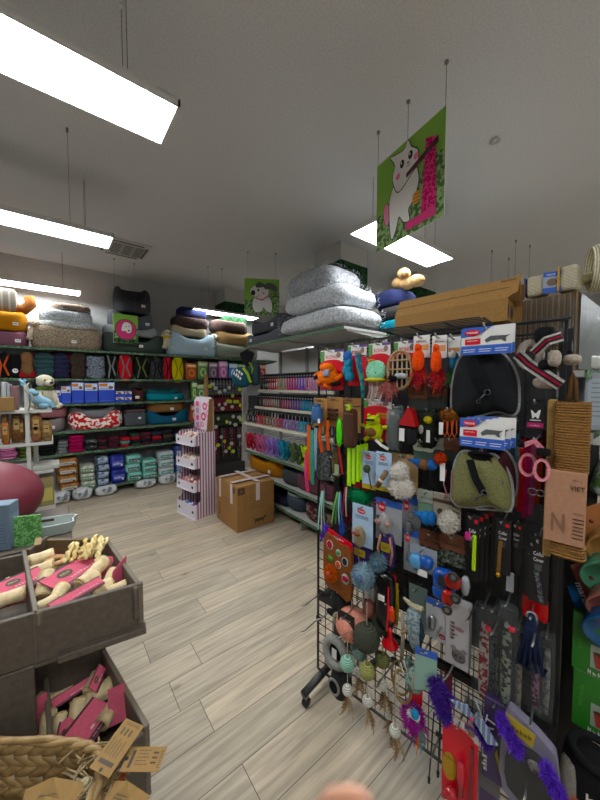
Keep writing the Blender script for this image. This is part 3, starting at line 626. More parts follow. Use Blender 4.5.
# ================================================================ bottom shelf: litter, pads, nappies
def bagstack(b, k, lab, base, d, dp=.3, cat='litter bag', e=.35, z0=SZ['low'], name='litter_bag'):
    l, w, h = PB(FB, b, .01, z0); hh = h/k; nm = {1: ['']}.get(k) or (['lowest']+['second up', 'third up'][:k-2]+['topmost'])
    for i in range(k):
        mb = MB().soft(0, dp/2, hh/2, w*rnd.uniform(.94, 1), dp, hh*1.06, base, e, 18, .07, 3)
        if d: d(mb, w, hh)
        o = mb.build(name, None, l+Vector((rnd.uniform(-.01, .01), 0, hh*i)), rnd.uniform(-.04, .04)); tag(o, lab+(', '+nm[i]+' of its pile' if k > 1 else ''), cat, 'bags on the bottom shelf')
def lab1(c1, c2, txt):
    def d(mb, w, h): mb.rect(-w*.36, h*.3, w*.36, h*.68, -.012, c1); mb.text(txt, -w*.03, h*.4, h*.26, -.0135, c2, w*.5); mb.disc(w*.26, h*.36, w*.06, h*.1, -.0135, c2, 10)
    return d
ORB = mt('#8f5f33', 'two', b='#a87745', scale=12, r=.5); MINT = mt('#7fc0b4', 'plastic'); SILV = mt('#c4c6c6', 'two', b='#74777c', scale=10, r=.35)
bagstack((57.5, 459, 79, 494), 4, 'orange brown litter bag with a white label', ORB, lab1(mt('#bdb9b0', 'plain'), BK, 'ALPINE'))
bagstack((80, 466, 96, 492), 3, 'pale green and white bag', mt('#9aa38f', 'two', b='#c9c9c0', scale=9, r=.5), lab1(mt('#6d8a6a', 'plain'), WH, 'eco'))
bagstack((96.5, 458, 110, 490), 4, 'blue and white wrapped pack', mt('#44586f', 'two', b='#a9b4bf', scale=8, r=.4), lab1(mt('#90a2b5', 'plain'), BK, 'soft'))
bagstack((110.5, 456, 126, 488), 2, 'shiny royal blue bag', mt('#20277a', 'two', b='#39429c', scale=10, r=.3), lab1(mt('#4a58b0', 'plain'), WH, 'care'))
bagstack((126.5, 456, 142, 485), 3, 'mint green nappy pack left of two', MINT, lab1(mt('#39594f', 'plain'), WH, 'dry pants'), cat='nappy pack', name='nappy_pack')
bagstack((143, 460, 158, 480.5), 3, 'mint green nappy pack right of two', MINT, lab1(mt('#39594f', 'plain'), WH, 'dry pants'), cat='nappy pack', name='nappy_pack')
bagstack((158.5, 452, 175, 478), 3, 'white nappy pack with a mint band', mt('#b9c0c0', 'plastic'), lab1(mt('#4f8a86', 'plain'), WH, 'nappies'), cat='nappy pack', name='nappy_pack')
bagstack((175.5, 446, 186, 475), 2, 'blue pack at the right end', mt('#30427c', 'plastic'), lab1(mt('#9cb2d0', 'plain'), BK, 'cat'))
for i, (x0, x1, y1, lb) in enumerate(((52, 71, 502, 'silver bag on the floor at the left end of the shelves'), (72, 93, 498, 'silver bag on the floor, second from the left'), (95, 118, 496, 'large silver bag on the floor below the blue packs'), (136, 158, 490, 'silver bag on the floor below the mint packs'), (160, 177, 484, 'silver bag on the floor below the white packs'), (178, 192, 479, 'silver bag on the floor nearest the pink striped stand'))):
    soft_pack(FB, (x0, y1-9, x1, y1), .12, .3, lb, 'litter bag', SILV, .6, 0.0, None, name='litter_bag', nz=.15)
# ================================================================ lead display beside the shelving
l, w, h = PB(FB, (207, 376, 241, 470), .1, .25)
w0 = FB.pt(207, 420, .1).x; w1 = FB.pt(241, 420, .1).x; D = MB(); WD = mt('#9c7a4f', 'wood')
t = thing('lead_display', 'wood framed black display board full of small leads and collars', 'display board', ((w0+w1)/2, 5.25, 0), 0); wd = w1-w0
MB().box(0, 0, .95, wd, .02, 1.55, mt('#1b1a1a', 'plain')).build('board', t)
MB().box(-wd/2-.02, -.03, .97, .04, .1, 1.62, WD, .004).build('side_post', t); MB().box(wd/2+.01, -.02, .9, .03, .06, 1.8, mt('#b4b2aa', 'plastic'), .004).build('side_post', t); MB().box(0, -.02, .1, wd+.06, .14, .2, mt('#2a2928', 'plain'), .005).build('base', t)
LC = [('black and white', mt('#1b1b1e', 'two', b='#8d8d92', scale=60)), ('wine red', mt('#4e1620', 'two', b='#a02a3a', scale=60)), ('dark green', mt('#1d2a22', 'two', b='#4a5a3a', scale=60)), ('black', BLACK)]
ROWS = ((1.72, .36, 11, 0), (1.42, .34, 12, 1), (1.13, .32, 12, 2), (.88, .62, 13, 3))
for r, (zt, ln, k, c) in enumerate(ROWS):
    for i in range(k):
        x = (w0+w1)/2-wd/2+wd*(i+.5)/k; cn, cm = LC[c if c < 3 else (1, 3, 0)[i % 3]]; yy = 5.25-.035
        mb = MB(); ln2 = ln*rnd.uniform(.85, 1)
        mb.strap([(-.018, -.0, 0), (-.022, -.01, -ln2*.6), (0, -.012, -ln2), (.022, -.01, -ln2*.6), (.018, 0, 0)], .016, .004, cm); mb.box(0, -.012, -.02, .045, .004, .05, BLACK)
        if rnd.random() < .85: g = rnd.random() < .55; mb.disc(rnd.uniform(-.02, .02), -ln2*rnd.uniform(.3, .9), rnd.uniform(.025, .045), .034, -.022, mt('#b4c43a', 'plain') if g else mt('#b5b5b0', 'plain'), 8)
        o = mb.build('small_lead', None, (x, yy, zt), rnd.uniform(-.1, .1)); tag(o, ('%s lead in the %s row of the display board' % (cn, ('top', 'second', 'third', 'lowest')[r])), 'lead', 'leads on the display board, %s row' % ('top', 'second', 'third', 'lowest')[r])
# ================================================================ pink striped cardboard display
A = R(102); C0 = Vector((1.36, 3.65, 0)); dx = Vector((math.cos(A), math.sin(A), 0)); dy = Vector((math.cos(A-math.pi/2), math.sin(A-math.pi/2), 0))
o = C0+dx*.21+dy*.105; t = thing('cardboard_display', 'tall narrow pink and white striped cardboard display with four treat trays', 'display stand', o, A-math.pi)   # local +x = -dx, local -y = front
PS = mt('#8f5a74', 'stripe', b='#d5ccd2', freq=26, p=.45); PSY = mt('#8f5a74', 'stripe', b='#d5ccd2', freq=26, p=.45, axis=1); PW = mt('#d3ccd3', 'plain')
W_, D_, HS = .42, .21, 1.03
for sx in (-1, 1): MB().box(sx*(W_/2-.004), .0, HS/2, .008, D_, HS, PSY).build('side_panel', t)
MB().box(0, D_/2-.004, HS/2, W_, .008, HS, PS).build('back_panel', t)
hd = MB().prism([(-W_/2, HS), (W_/2, HS), (W_/2, 1.4), (W_/2-.05, 1.45), (-W_/2+.05, 1.45), (-W_/2, 1.4)], D_/2-.02, D_/2-.006, PW, mt('#8a6a45', 'card'))
y = D_/2-.022
for k in range(4): hd.rect(-.17, 1.06+.09*k, -.1, 1.12+.09*k, y, PK if k % 2 else mt('#a87a98', 'plain'))
for (x, z, r, c) in ((.03, 1.33, .05, '#c84a78'), (.1, 1.24, .05, '#d88aa8'), (.0, 1.2, .055, '#b83a68'), (.1, 1.12, .045, '#e0a0a8'), (-.03, 1.1, .035, '#d06a80'), (.12, 1.36, .035, '#c9857a')): hd.disc(x, z, r, r, y, mt(c, 'plain'), 12).disc(x, z, r*.5, r*.5, y-.001, mt('#e8c0c8', 'plain'), 10)
for k in range(5): hd.rect(-.2+.03*k, HS+.01, -.19+.03*k, 1.38, y+.0005, mt('#8f5a74', 'plain'))
hd.text('LOVE', -.12, 1.03, .05, y-.002, PK); hd.build('header', t)
MB().prism([(0, HS), (.1, HS), (.06, 1.43), (0, 1.43)], -.004, .004, mt('#8a6a45', 'card')).build('header_brace', t, (W_/2-.01, D_/2-.01, 0), R(-90))
TC = ['#c7a98c', '#b89a86', '#c48a80', '#4a5f9a']
for i, z in enumerate((.93, .66, .38, .08)):
    yf = -D_/2-.07; tr = MB(); hh = .1 if i < 3 else .16
    tr.box(0, yf, z, W_, .006, hh, PW).box(0, yf/2+.02, z-hh/2, W_-.02, -yf+D_/2-.03, .006, PW)
    for sx in (-1, 1): tr.add([(sx*W_/2, yf, z-hh/2), (sx*W_/2, -D_/2, z-hh/2), (sx*W_/2, -D_/2, z+hh/2+.06), (sx*W_/2, yf, z+hh/2)], [(0, 1, 2, 3)], PSY); tr.disc(sx*.15, z+.0, .022, .018, yf-.005, BK, 10)
    tr.build('tray', t)
M3 = Matrix.Translation(o) @ Matrix.Rotation(A-math.pi, 4, 'Z')
for i, (z, n) in enumerate(((.93, 10), (.66, 10), (.38, 8), (.08, 5))):
    for k in range(n):
        c = TC[i] if k % 3 else ['#a8705f', '#d8c4b0', '#a04a48', '#7a4a8a'][i]; p = M3 @ Vector((-.16+.32*((k % 5)+.5)/5, -.11+.09*(k//5), z+.0+.02*(k % 2)))
        ob = MB().soft(0, 0, .02, .075, .1, .07, mt(c, 'plastic'), .5, 12, .1).rect(-.02, .02, .02, .045, -.05, PW).build('treat_pouch', None, p, A-math.pi+rnd.uniform(-.5, .5), R(-35))
        tag(ob, 'small %s treat pouch in the %s tray of the pink striped display' % (('beige', 'sandy', 'reddish', 'blue')[i] if k % 3 else ('brown', 'cream', 'dark red', 'purple')[i], ('top', 'second', 'third', 'bottom')[i]), 'treat pouch', 'treat pouches in the striped display, tray %d' % (i+1))
# ================================================================ shipping carton on the floor
bx0, bx1, by0, by1, bh = 1.52, 2.0, 3.03, 3.56, .5
t = thing('cardboard_box', 'big brown taped cardboard box on the floor beside the striped display', 'box', ((bx0+bx1)/2, (by0+by1)/2, 0), 0)
bw, bd = bx1-bx0, by1-by0; KB = mt('#8f6b42', 'card'); INK = mt('#3b2a1a', 'plain'); TP = mt('#c9b7b4', 'gloss')
b = MB().box(0, 0, bh/2, bw, bd, bh, KB, .006); y = -bd/2-.001
b.rect(-bw*.47, bh*.82, -bw*.3, bh*.97, y, INK); b.text('X', -bw*.385, bh*.86, .05, y-.001, KB)
for k in range(6): b.rect(-bw*.18, bh*(.75-.06*k), bw*(.2+.08*(k % 2)), bh*(.757-.06*k), y, INK)
for k in range(5): b.torus((-bw*.28, y, bh*(.74-.07*k)), .01, .0012, INK, 10, 3)
b.rect(-.02, .07, .1, .1, y, INK).rect(-.02, .05, -.01, .07, y, INK).rect(.02, .05, .03, .07, y, INK).rect(.08, .05, .09, .07, y, INK).rect(.1, .09, .125, .115, y, INK).tube([(-.02, y, .1), (-.045, y, .12), (-.04, y, .135)], .003, INK, 4)
b.torus((.17, y, .14), .045, .001, INK, 16, 3)
b.build('carton_body', t)
f = MB().at(rz=-math.pi/2).text('CAT TREE', 0, .3, .035, -bw/2-.001, INK, .16)
for k in range(5): f.rect(-.05, .27-.02*k, .12, .272-.02*k, -bw/2-.001, INK); f.rect(-.2, .2-.03*k, -.16, .215-.03*k, -bw/2-.001, INK)
f.rect(.15, .42, .22, .48, -bw/2-.001, INK); f.build('print', t)
for sg in (-1, 1):
    MB().box(sg*.0, -sg*bd*.25, 0, bw, bd/2-.002, .004, KB).build('flap', t, (0, 0, bh+.012), 0, -sg*-.05)
tp = MB().box(0, -.0, bh+.026, .05, bd+.002, .001, TP).box(0, -bd/2-.0015, bh-.09, .05, .001, .2, TP); tp.build('tape', t, (.02, 0, 0))
MB().box(0, -bd*.26, bh+.028, bw+.004, .055, .001, TP).box(-bw/2-.0015, -bd*.26, bh-.1, .001, .055, .22, TP).build('tape', t)
MB().box(0, bd*.3, bh+.028, bw+.004, .05, .001, TP).box(-bw/2-.0015, bd*.3, bh-.1, .001, .05, .22, TP).build('tape', t)
# ================================================================ centre shelving with leads and collars
s0, s1 = -3.93, -2.03
gondola('centre shelving with rows of coloured leads and big fluffy mattresses on top', FC, s0, s1,
        [(2.14, .62, s0, s1), (.70, .62, s0, s1), (.42, .62, s0, s1), (.13, .62, s0, s1)], 2.1, back=.66, backm=mt('#b3b2ae', 'plain'), mat=mt('#b3b2ae', 'plastic'))
RB = mt('#c2bba8', 'plastic')
rows = ((1.53, .2, 2, .33), (1.28, .13, 3, .2), (1.05, .06, 3, .2))     # rail z, distance behind the front, style, hanging length
cols = [('black', '#1b1b1d'), ('dark red', '#a81c28'), ('beige', '#97836a'), ('magenta', '#b02a70'), ('purple', '#7a4aa8'), ('light pink', '#c07aa0'), ('teal', '#148090'), ('petrol', '#18505c'), ('black', '#1b1b1d')]
cols2 = [('black', '#1b1b1d'), ('dark red', '#7a1c26'), ('brown', '#5f4636'), ('magenta', '#8a2a50'), ('purple', '#5f3f80'), ('turquoise', '#1f80a0'), ('dark green', '#2b3a2a'), ('black', '#1b1b1d'), ('lime', '#7fae26')]
def seq(cl, n):
    out = []
    for i in range(n): out.append(cl[min(len(cl)-1, int(i/n*len(cl)))])
    return out
par = thing('hook_rail_set', 'pale rails of hooks carrying the leads and collars of the centre shelving', 'hook rail', FC.w((s0+s1)/2, -.3, .8), FC.a)
for (z, inn, st, ln) in ((1.73, .27, 0, .215), (1.46, .21, 1, .18), (1.25, .04, 2, .185)):
    MB().box(0, inn-.3-.035, z-.8+.005-ln, s1-s0, .02, .03, RB).box(0, inn-.3+.075, z-.8-ln+.002, s1-s0, .05, .006, RB).build('rail', par) if st < 9 else None
    rl = MB().box(0, inn-.3+.05, z-.8+.01, s1-s0, .02, .03, BK).build('hook_bar', par)
def lead(F, s, out, z, ln, c, nm, row, wd=.022):
    m = mt(c, 'fabric', scale=121); mb = MB(); l2 = ln*rnd.uniform(.93, 1)
    mb.box(0, 0, -.02, .05, .006, .055, BLACK); mb.rect(-.015, -.03, .015, -.01, -.0045, mt('#6a6a6a', 'plain'))
    mb.strap([(-.012, -.004, -.04), (-.016, -.01, -l2*.6), (-.004, -.012, -l2)], wd*.8, .005, m); mb.strap([(.012, .006, -.04), (.016, .004, -l2*.7), (.002, 0, -l2*.97)], wd*.8, .005, m)
    mb.cyl((0, 0, .0), (0, .05, .005), .003, mt('#8a8a88', 'metal'), 5)
    ob = mb.build('dog_lead', None, F.w(s, out, z), F.a+rnd.uniform(-.1, .1)); return ob
L_ = s1-s0
for (row, z, inn, ln, n, cl) in (('top', 1.73, .27, .2, 34, cols), ('second', 1.46, .21, .165, 36, cols2)):
    for i, (nm, c) in enumerate(seq(cl, n)):
        s = s0+.04+(L_-.08)*(i+.5)/n; ob = lead(FC, s, -inn+.02, z, ln, c, nm, row)
        k = sum(1 for q in seq(cl, n)[:i] if q[0] != nm and True) if False else 0
        tag(ob, '%s dog lead hanging in the %s row of the centre shelving' % (nm + (' first' if nm == 'black' and i < n/2 else ''), row), 'dog lead', '%s leads in the %s row' % (nm, row))
for i, (nm, c) in enumerate(seq([('black', '#1b1b1d'), ('red', '#a81c28'), ('brown leopard', '#6d5238'), ('raspberry', '#9a3058'), ('lilac', '#7a5fa0'), ('turquoise', '#1f85a5'), ('olive', '#4a5232'), ('black', '#1b1b1d')], 26)):
    s = s0+.05+(L_-.1)*(i+.5)/26; m = mt(c, 'fabric', scale=120); mb = MB().box(0, 0, -.02, .045, .006, .05, BLACK)
    mb.torus((0, -.01, -.1), .045, .011, m, 16, 4, sx=.75, sz=1.15, flat=.4); mb.cyl((0, 0, 0), (0, .05, .004), .003, mt('#8a8a88', 'metal'), 5)
    mb.torus((.0, -.025, -.15), .009, .002, mt('#9a9a98', 'metal'), 8, 4)
    ob = mb.build('dog_collar', None, FC.w(s, -.02, 1.25), FC.a+rnd.uniform(-.3, .3)); tag(ob, '%s dog collar in the third row of the centre shelving' % nm, 'dog collar', '%s collars in the third row' % nm)
for i, (nm, c) in enumerate((('bright red', '#a01826'), ('dark red', '#8c1522'), ('dusky pink', '#96405f'), ('raspberry pink', '#a34a70'), ('mauve', '#8a5a88'), ('lilac', '#7d62ae'), ('violet', '#6d549c'), ('turquoise', '#17708a'), ('teal', '#125a70'), ('olive green', '#47552f'), ('dark green', '#33452a'), ('neon yellow', '#a5c41e'), ('orange', '#c4561c'), ('bright orange', '#cf5c14'), ('black', '#18181a'), ('charcoal', '#2a2a2c'))):
    s = s0+.06+(L_-.1)*(i+.5)/16; m = mt(c, 'fabric', scale=120); mb = MB()
    mb.cyl((0, -.02, 0), (0, .14, .01), .004, mt('#8a8a88', 'metal'), 5)
    for q in range(3): mb.torus((rnd.uniform(-.02, .02), -.015*q, -.12-.02*q), .078, .016, m, 18, 4, sx=.85, sz=1.05, flat=.45)
    mb.soft(0, -.03, -.1, .1, .03, .12, m, .6, 12, .1); mb.strap([(-.05, -.05, -.03), (0, -.06, -.1), (.05, -.05, -.17)], .022, .005, m)
    mb.torus((0, -.06, -.1), .012, .003, mt('#9a9a98', 'metal'), 8, 4)
    ob = mb.build('dog_harness', None, FC.w(s, -.03, .98), FC.a+rnd.uniform(-.3, .3)); tag(ob, '%s soft dog harness hanging above the green edged shelf' % nm, 'dog harness', 'soft harnesses on the centre shelving')
# beds on the lower shelves
def onC(px, z, out=0): p = FC.pt(px, 480, out); return Vector((p.x, p.y, z))
z = dog_bed(FC, (243.5, 456, 276, 482), -.03, .5, 'mustard dog bed behind the cardboard box', mt('#9c651d', 'fabric'), mt('#8f8a80', 'two', b='#4b4b4b', scale=30), zb=.422, dip=.3, tx=.32, dw=.22)
dog_bed(FC, (275.5, 464, 299.5, 489), -.03, .42, 'round dark grey felt pet bed between mustard and mauve', fab('#37383b'), fab('#6a6b6e'), zb=.422, dip=.35, tagc=None, dw=.4, e=.95)
l, w, h = PB(FC, (292, 476, 337, 512), -.04, .422)
o_ = MB().soft(0, .25, h*.42, w*1.0, .5, h*.9, fab('#57353f'), .4, 26, .03).torus((0, .25, h*.6), .3, .008, fab('#3f252e'), 40, 6, sx=w*.5/.3, sz=.82, plane='xy').build('pet_cushion', None, l, FC.a)
tag(o_, 'large mauve brown pet cushion with piping on the middle shelf', 'cushion')
def pot(mb, w, h): pass
l, w, h = PB(FC, (280, 494, 301, 516), -.03, .132); t = thing('food_barrel', 'round slate blue pet bed pot with a pale rim on the bottom shelf', 'pet bed', l, FC.a)
MB().lathe([(w*.35, 0), (w*.46, h*.2), (w*.5, h*.6), (w*.46, h*.92), (w*.4, h*.9), (w*.36, h*.5), (0, h*.4)], fab('#3c4650'), 26, (0, w*.5, 0)).build('shell', t); MB().torus((0, w*.5, h*.92), w*.44, .016, fab('#8e9494'), 30, 6, plane='xy').build('rim', t)
TART = mt('#3a1418', 'two', b='#6d5a52', scale=22)
z = dog_bed(FC, (299, 508, 336, 530), -.03, .5, 'dark red tartan pet bed, lower one on the bottom shelf', TART, TART, zb=.132, dip=.2, tagc=None)
dog_bed(FC, (301, 500, 336, 512), -.05, .46, 'dark red tartan pet bed stacked on the lower tartan bed', mt('#471a20', 'two', b='#1c1214', scale=22), zb=.27, dip=.1, tagc=None)
for (a, b_, z0, h_, c, lb) in ((-3.85, -3.45, .132, .12, '#22283c', 'navy folded pet blanket on the bottom shelf'), (-3.4, -2.98, .132, .09, '#26263a', 'dark blue folded pet mat left of the slate pot'), (-3.85, -3.5, .26, .1, '#3a3a44', 'grey folded pet mat on top of the navy blanket')):
    ob = MB().soft(0, .2, h_/2, b_-a, .4, h_, fab(c), .35, 18, .05).build('pet_blanket', None, FC.w((a+b_)/2, -.05, z0), FC.a); tag(ob, lb, 'pet blanket')
# ================================================================ fluffy mattresses on top
def mattress(b, off, dp, zb, label, n, ang=0, m=None, droop=0):
    l, w, h = PB(FC, b, off, zb); m = m or FURL; mb = MB()
    mb.soft(0, dp/2, h/2, w, dp, h, m, .28, 40, .05, 2, fn=(lambda x, y, z: (x, y, z-droop*x*x)) if droop else None, e2=.6)
    P = []
    for i in range(n):
        q = rnd.random(); u = rnd.uniform(-.49, .49); v = rnd.random(); zz = rnd.uniform(.1, .95)
        if q < .35: P.append(((u*w, .004, h*zz-droop*h/2*(2*u)**2), (0, -1, 0)))
        elif q < .6: P.append((((w/2-.004), dp*v, h*zz-droop*h/2), (1, 0, 0)))
        elif q < .7: P.append(((-w/2+.004, dp*v, h*zz-droop*h/2), (-1, 0, 0)))
        else: P.append(((u*w, dp*v, h*.97-droop*h/2*(2*u)**2), (0, 0, 1)))
    mb.tufts(P[::3], .016, .003, FURT if m is FURL else m)
    ob = mb.build('fluffy_mattress', None, l, FC.a+ang); tag(ob, label, 'pet mattress'); return l.z+h
FURL = mt('#c4c6c8', 'two', b='#a4a6aa', scale=50, detail=4, r=1.0); FURT = mt('#cfd1d3', 'two', b='#9fa1a6', scale=40, detail=3, r=1.0)
z = mattress((277, 309, 343, 336), .02, .62, 2.155, 'long-haired pale grey pet mattress, lowest of three', 4200)
z = mattress((283, 287, 341, 311), .0, .58, z-.01, 'long-haired pale grey pet mattress, middle of three', 3600, .04)
mattress((288, 264, 331, 289), -.04, .5, z-.01, 'arched long-haired grey pet mattress, topmost of three', 3000, .12, mt('#a6a8aa', 'two', b='#8c8e92', scale=40, detail=4, r=1.0), .35)
z = dog_bed(FC, (240, 330, 279, 347), -.02, .45, 'grey dog bed with a low front beside the fluffy mattresses', GREY, zb=2.142, dip=.35, tx=-.18)
dog_bed(FC, (246, 316, 279, 331), -.05, .4, 'darker grey dog bed stacked on the grey bed by the fluffy mattresses', DGREY, zb=z-.03, dip=.35, tx=.32)
# cap and bag on a hanger at the corner
p = FC.pt(247, 353, .12); t = thing('doggy_bag_set', 'petrol blue cap shaped dog bag with white lettering on a black hanger', 'pet bag', (p.x, p.y, p.z), R(-60))
MB().prism(smooth([(-.09, -.05), (-.1, .0), (-.03, .03), (0, .05), (.03, .03), (.1, 0), (.09, -.05), (.03, -.16), (-.03, -.16)]), -.008, .008, BLACK).cyl((0, 0, .04), (0, .1, .07), .004, BLACK, 6).build('hanger', t)
c = MB().soft(-.06, -.03, -.31, .3, .09, .27, mt('#16414e', 'fabric', scale=120), .85, 22, .03); c.build('bag_body', t)
MB().at(-.07, 0, -.3, ry=R(35)).text('FUR', -.02, .03, .07, -.079, WH, .13).text('CREW', -.02, -.03, .07, -.079, WH, .15).build('lettering', t)
MB().strap([(-.02, -.07, -.19), (.06, -.085, -.27), (.09, -.06, -.38)], .035, .004, mt('#8c9c2a', 'fabric')).build('stripe', t)
MB().soft(.1, .03, -.27, .14, .1, .3, mt('#2b3a40', 'fabric'), .7, 18, .05).strap([(.05, -.03, -.12), (.1, -.03, -.2), (.06, -.03, -.33)], .02, .004, mt('#7f8f2a', 'fabric')).build('side_bag', t)
# second run of shelving behind, with cushions on top
FD = Fr(2.8, 0, -90); gondola('shelving behind the centre unit carrying the blue and teal cushions', FD, -2.72, -1.2, [(2.14, .5, -2.72, -1.2), (1.5, .5, -2.72, -1.2), (.9, .5, -2.72, -1.2), (.2, .5, -2.72, -1.2)], 2.1, back=.55, mat=mt('#b3b2ae', 'plastic'))
for (b, c, lb, dp, zb) in (((374, 318, 408, 337), '#17788a', 'turquoise cushion under the brown one, behind the long carton', .45, 2.145), ((376, 305, 402, 322), '#33302f', 'dark brown cushion between navy and turquoise', .4, None), ((370, 289, 398, 309), '#20274a', 'navy blue cushion beside the fluffy mattresses', .4, None)):
    l, w, h = PB(FD, b, 0, zb if zb else z); z = l.z+h-.02
    tag(MB().soft(0, dp/2, h/2, w, dp, h, fab(c), .5, 24, .06).build('cushion', None, l, FD.a), lb, 'cushion')
l, w, h = PB(FD, (389, 284, 413, 306), -.05, z); t = thing('plush_animal', 'tan plush animal lying on the navy cushion', 'soft toy', l, FD.a)
TN = mt('#a3835c', 'plush')
b = MB().ell(-.07, .1, .08, .1, .09, .07, TN, 14, .05).ell(.1, .12, .07, .09, .08, .06, TN, 14, .05).ell(.0, .1, .06, .1, .08, .06, TN, 14); b.build('body', t)
MB().ell(.0, .05, .15, .07, .07, .06, TN, 14).ell(.05, .0, .13, .04, .05, .03, TN, 10).build('head', t)
# old white cable channel and dark screen at the corner of the passage
tag(MB().box(0, 0, .15, .22, .02, .3, mt('#17181a', 'plastic')).build('wall_panel', None, (3.02, 5.28, 1.1), 0), 'black panel on the white wall behind the hanging bag', 'panel')
# ================================================================ black grid stand
SC.view_settings.view_transform = 'Standard'; SC.view_settings.look = 'None'; SC.view_settings.gamma = 1; SC.view_settings.exposure = .3; SC.view_settings.use_curve_mapping = False
wd_ = bpy.data.worlds.new('world'); SC.world = wd_; wd_.use_nodes = True; wd_.node_tree.nodes['Background'].inputs[0].default_value = (.02, .02, .02, 1)
BM = mt('#131314', 'plastic'); CHR = mt('#a8a8a6', 'metal'); DCH = mt('#5a5a5c', 'metal')
GL = .955
stand = thing('grid_stand', 'black wire grid display stand on feet, packed with hanging pet toys', 'display stand', FG.w(GL/2, 0, 0), FG.a)
def grid(y, z0, z1, name='grid_panel'):
    mb = MB(); n = 20
    for i in range(n+1): x = -GL/2+GL*i/n; mb.cyl((x, y, z0), (x, y, z1), .0022 if 0 < i < n else .006, BM, 4)
    k = int((z1-z0)/.05)
    for i in range(k+1): z = z0+(z1-z0)*i/k; mb.cyl((-GL/2, y, z), (GL/2, y, z), .0022 if 0 < i < k else .006, BM, 4)
    mb.build(name, stand)
grid(0, .1, 1.8); grid(.3, .1, 1.8)
for x in (-GL/2+.02, GL/2-.0):
    MB().box(x, .15, .9, .035, .035, 1.78, BM, .004).box(x, .15, 1.72, .03, .3, .03, BM).box(x, .15, .49, .03, .3, .03, BM).build('post', stand)
    f = MB().cyl((x, -.14, .075), (x, .33, .075), .019, BM, 12).build('foot', stand)
    for yy in (-.12, .31): MB().cyl((x-.012, yy, .022), (x+.012, yy, .022), .022, BM, 14).box(x, yy, .05, .02, .02, .03, CHR).build('caster', f)
MB().box(0, .0, .5, GL, .02, .03, BM).box(0, .3, .5, GL, .02, .03, BM).build('cross_rail', stand)
tsf = MB()
for i in range(11): tsf.cyl((-.13, -.02+.034*i, 1.835), (GL*.26, -.02+.034*i, 1.835), .003, BM, 4)
for x in (-.13, 0, .13, .26): tsf.cyl((x, -.02, 1.831), (x, .32, 1.831), .004, BM, 4)
tsf.build('wire_shelf', stand)
MB().box(0, .16, 1.12, GL-.05, .006, 1.2, mt('#1d1d1e', 'plain')).build('divider_panel', stand)  # added sheet, stands in for the dimness seen through the grid
S3 = FG.w(GL/2, 0, 0)
def hook(px, py, ln=.1, drop=0):
    p = FG.pt(px, py, 0); s = (p-S3).dot(FG.t)
    MB().tube([(s, -.0, p.z+.0), (s, -ln*.8, p.z), (s, -ln, p.z+.012)], .003, CHR, 6).box(s, -.002, p.z, .03, .006, .02, BM).build('hook', stand)
def hang(b, off, label, cat, name, hk=1, rz=0, group=None):
    l, w, h = FG.rect(*b, off); t = thing(name, label, cat, l, FG.a+rz, group)
    if hk:
        p = FG.pt((b[0]+b[2])/2, b[1]+2, off); s = (p-S3).dot(FG.t); z = min(p.z, 1.79)
        MB().tube([(s, -.0, z), (s, -off-.03, z), (s, -off-.045, z+.012)], .003, CHR, 6).build('hook', stand)
    return t, w, h
c_ = lambda h, k='plain': mt(h, k)
CRED = c_('#c81e2e', 'plastic'); CWH = c_('#d8d6d2'); CGREEN = c_('#4f8a45'); CPUR = c_('#4f3a78'); CBL = c_('#2c58ae'); CLB = c_('#a5bcd2')
def kong_card(t, w, h, top=.28, yel=0):
    k = MB().box(0, 0, h/2, w, .003, h, CRED); y = -.002
    k.rect(-w/2, h*(1-top), w/2, h, y, CWH).rect(-w/2, h*(1-top), -w*.32, h*.98, y-.0005, CGREEN).rect(w*.12, h*.94, w/2, h, y-.0005, CPUR)
    k.text('KONG', 0, h*(1-top*.72), h*top*.42, y-.001, CRED, w*.5); k.disc(w*.3, h*(1-top*.45), w*.1, h*top*.25, y-.001, c_('#8a7460'), 12)
    k.disc(0, h*(1-top), w*.4, h*.06, y-.0007, CRED)
    if yel: k.disc(-w*.22, h*.3, w*.28, h*.22, y-.001, c_('#b88a2a'), 20); k.text('PLAY', -w*.22, h*.34, h*.04, y-.002, BK, w*.3)
    return k.build('card', t)
def white_card(t, w, h, logo='TRIXIE', base=None, band=None, foot=None, dog=0):
    k = MB().box(0, 0, h/2, w, .002, h, base or CWH); y = -.0015
    if band: k.rect(-w/2, 0, w/2, h*.34, y, band)
    if foot: k.rect(-w/2, h*.84, w/2, h, y, foot)
    if logo == 'TRIXIE': k.disc(-w*.27, h*.8, w*.15, h*.11, y-.0006, CRED, 18).text('TRIXIE', -w*.27, h*.765, h*.09, y-.0012, WH, w*.22)
    if dog:
        k.add([(x*w, y-.0008, z*h) for x, z in ((.02, .42), (.12, .48), (.3, .5), (.36, .42), (.4, .42), (.39, .56), (.47, .66), (.4, .64), (.1, .66), (.02, .58), (-.02, .52))], [tuple(range(11))], c_('#4d5250'))
        k.rect(-w*.42, h*.38, -w*.1, h*.6, y-.0008, CRED); k.text('Premium', -w*.26, h*.5, h*.07, y-.0014, WH, w*.24)
        for i in range(3): k.rect(-w*.45+i*w*.32, h*.1, -w*.22+i*w*.32, h*.12, y-.0008, WH); k.rect(-w*.45+i*w*.32, h*.18, -w*.2+i*w*.32, h*.2, y-.0008, WH)
    return k.build('card', t)
def simple(nm, t, mb): return mb.build(nm, t)
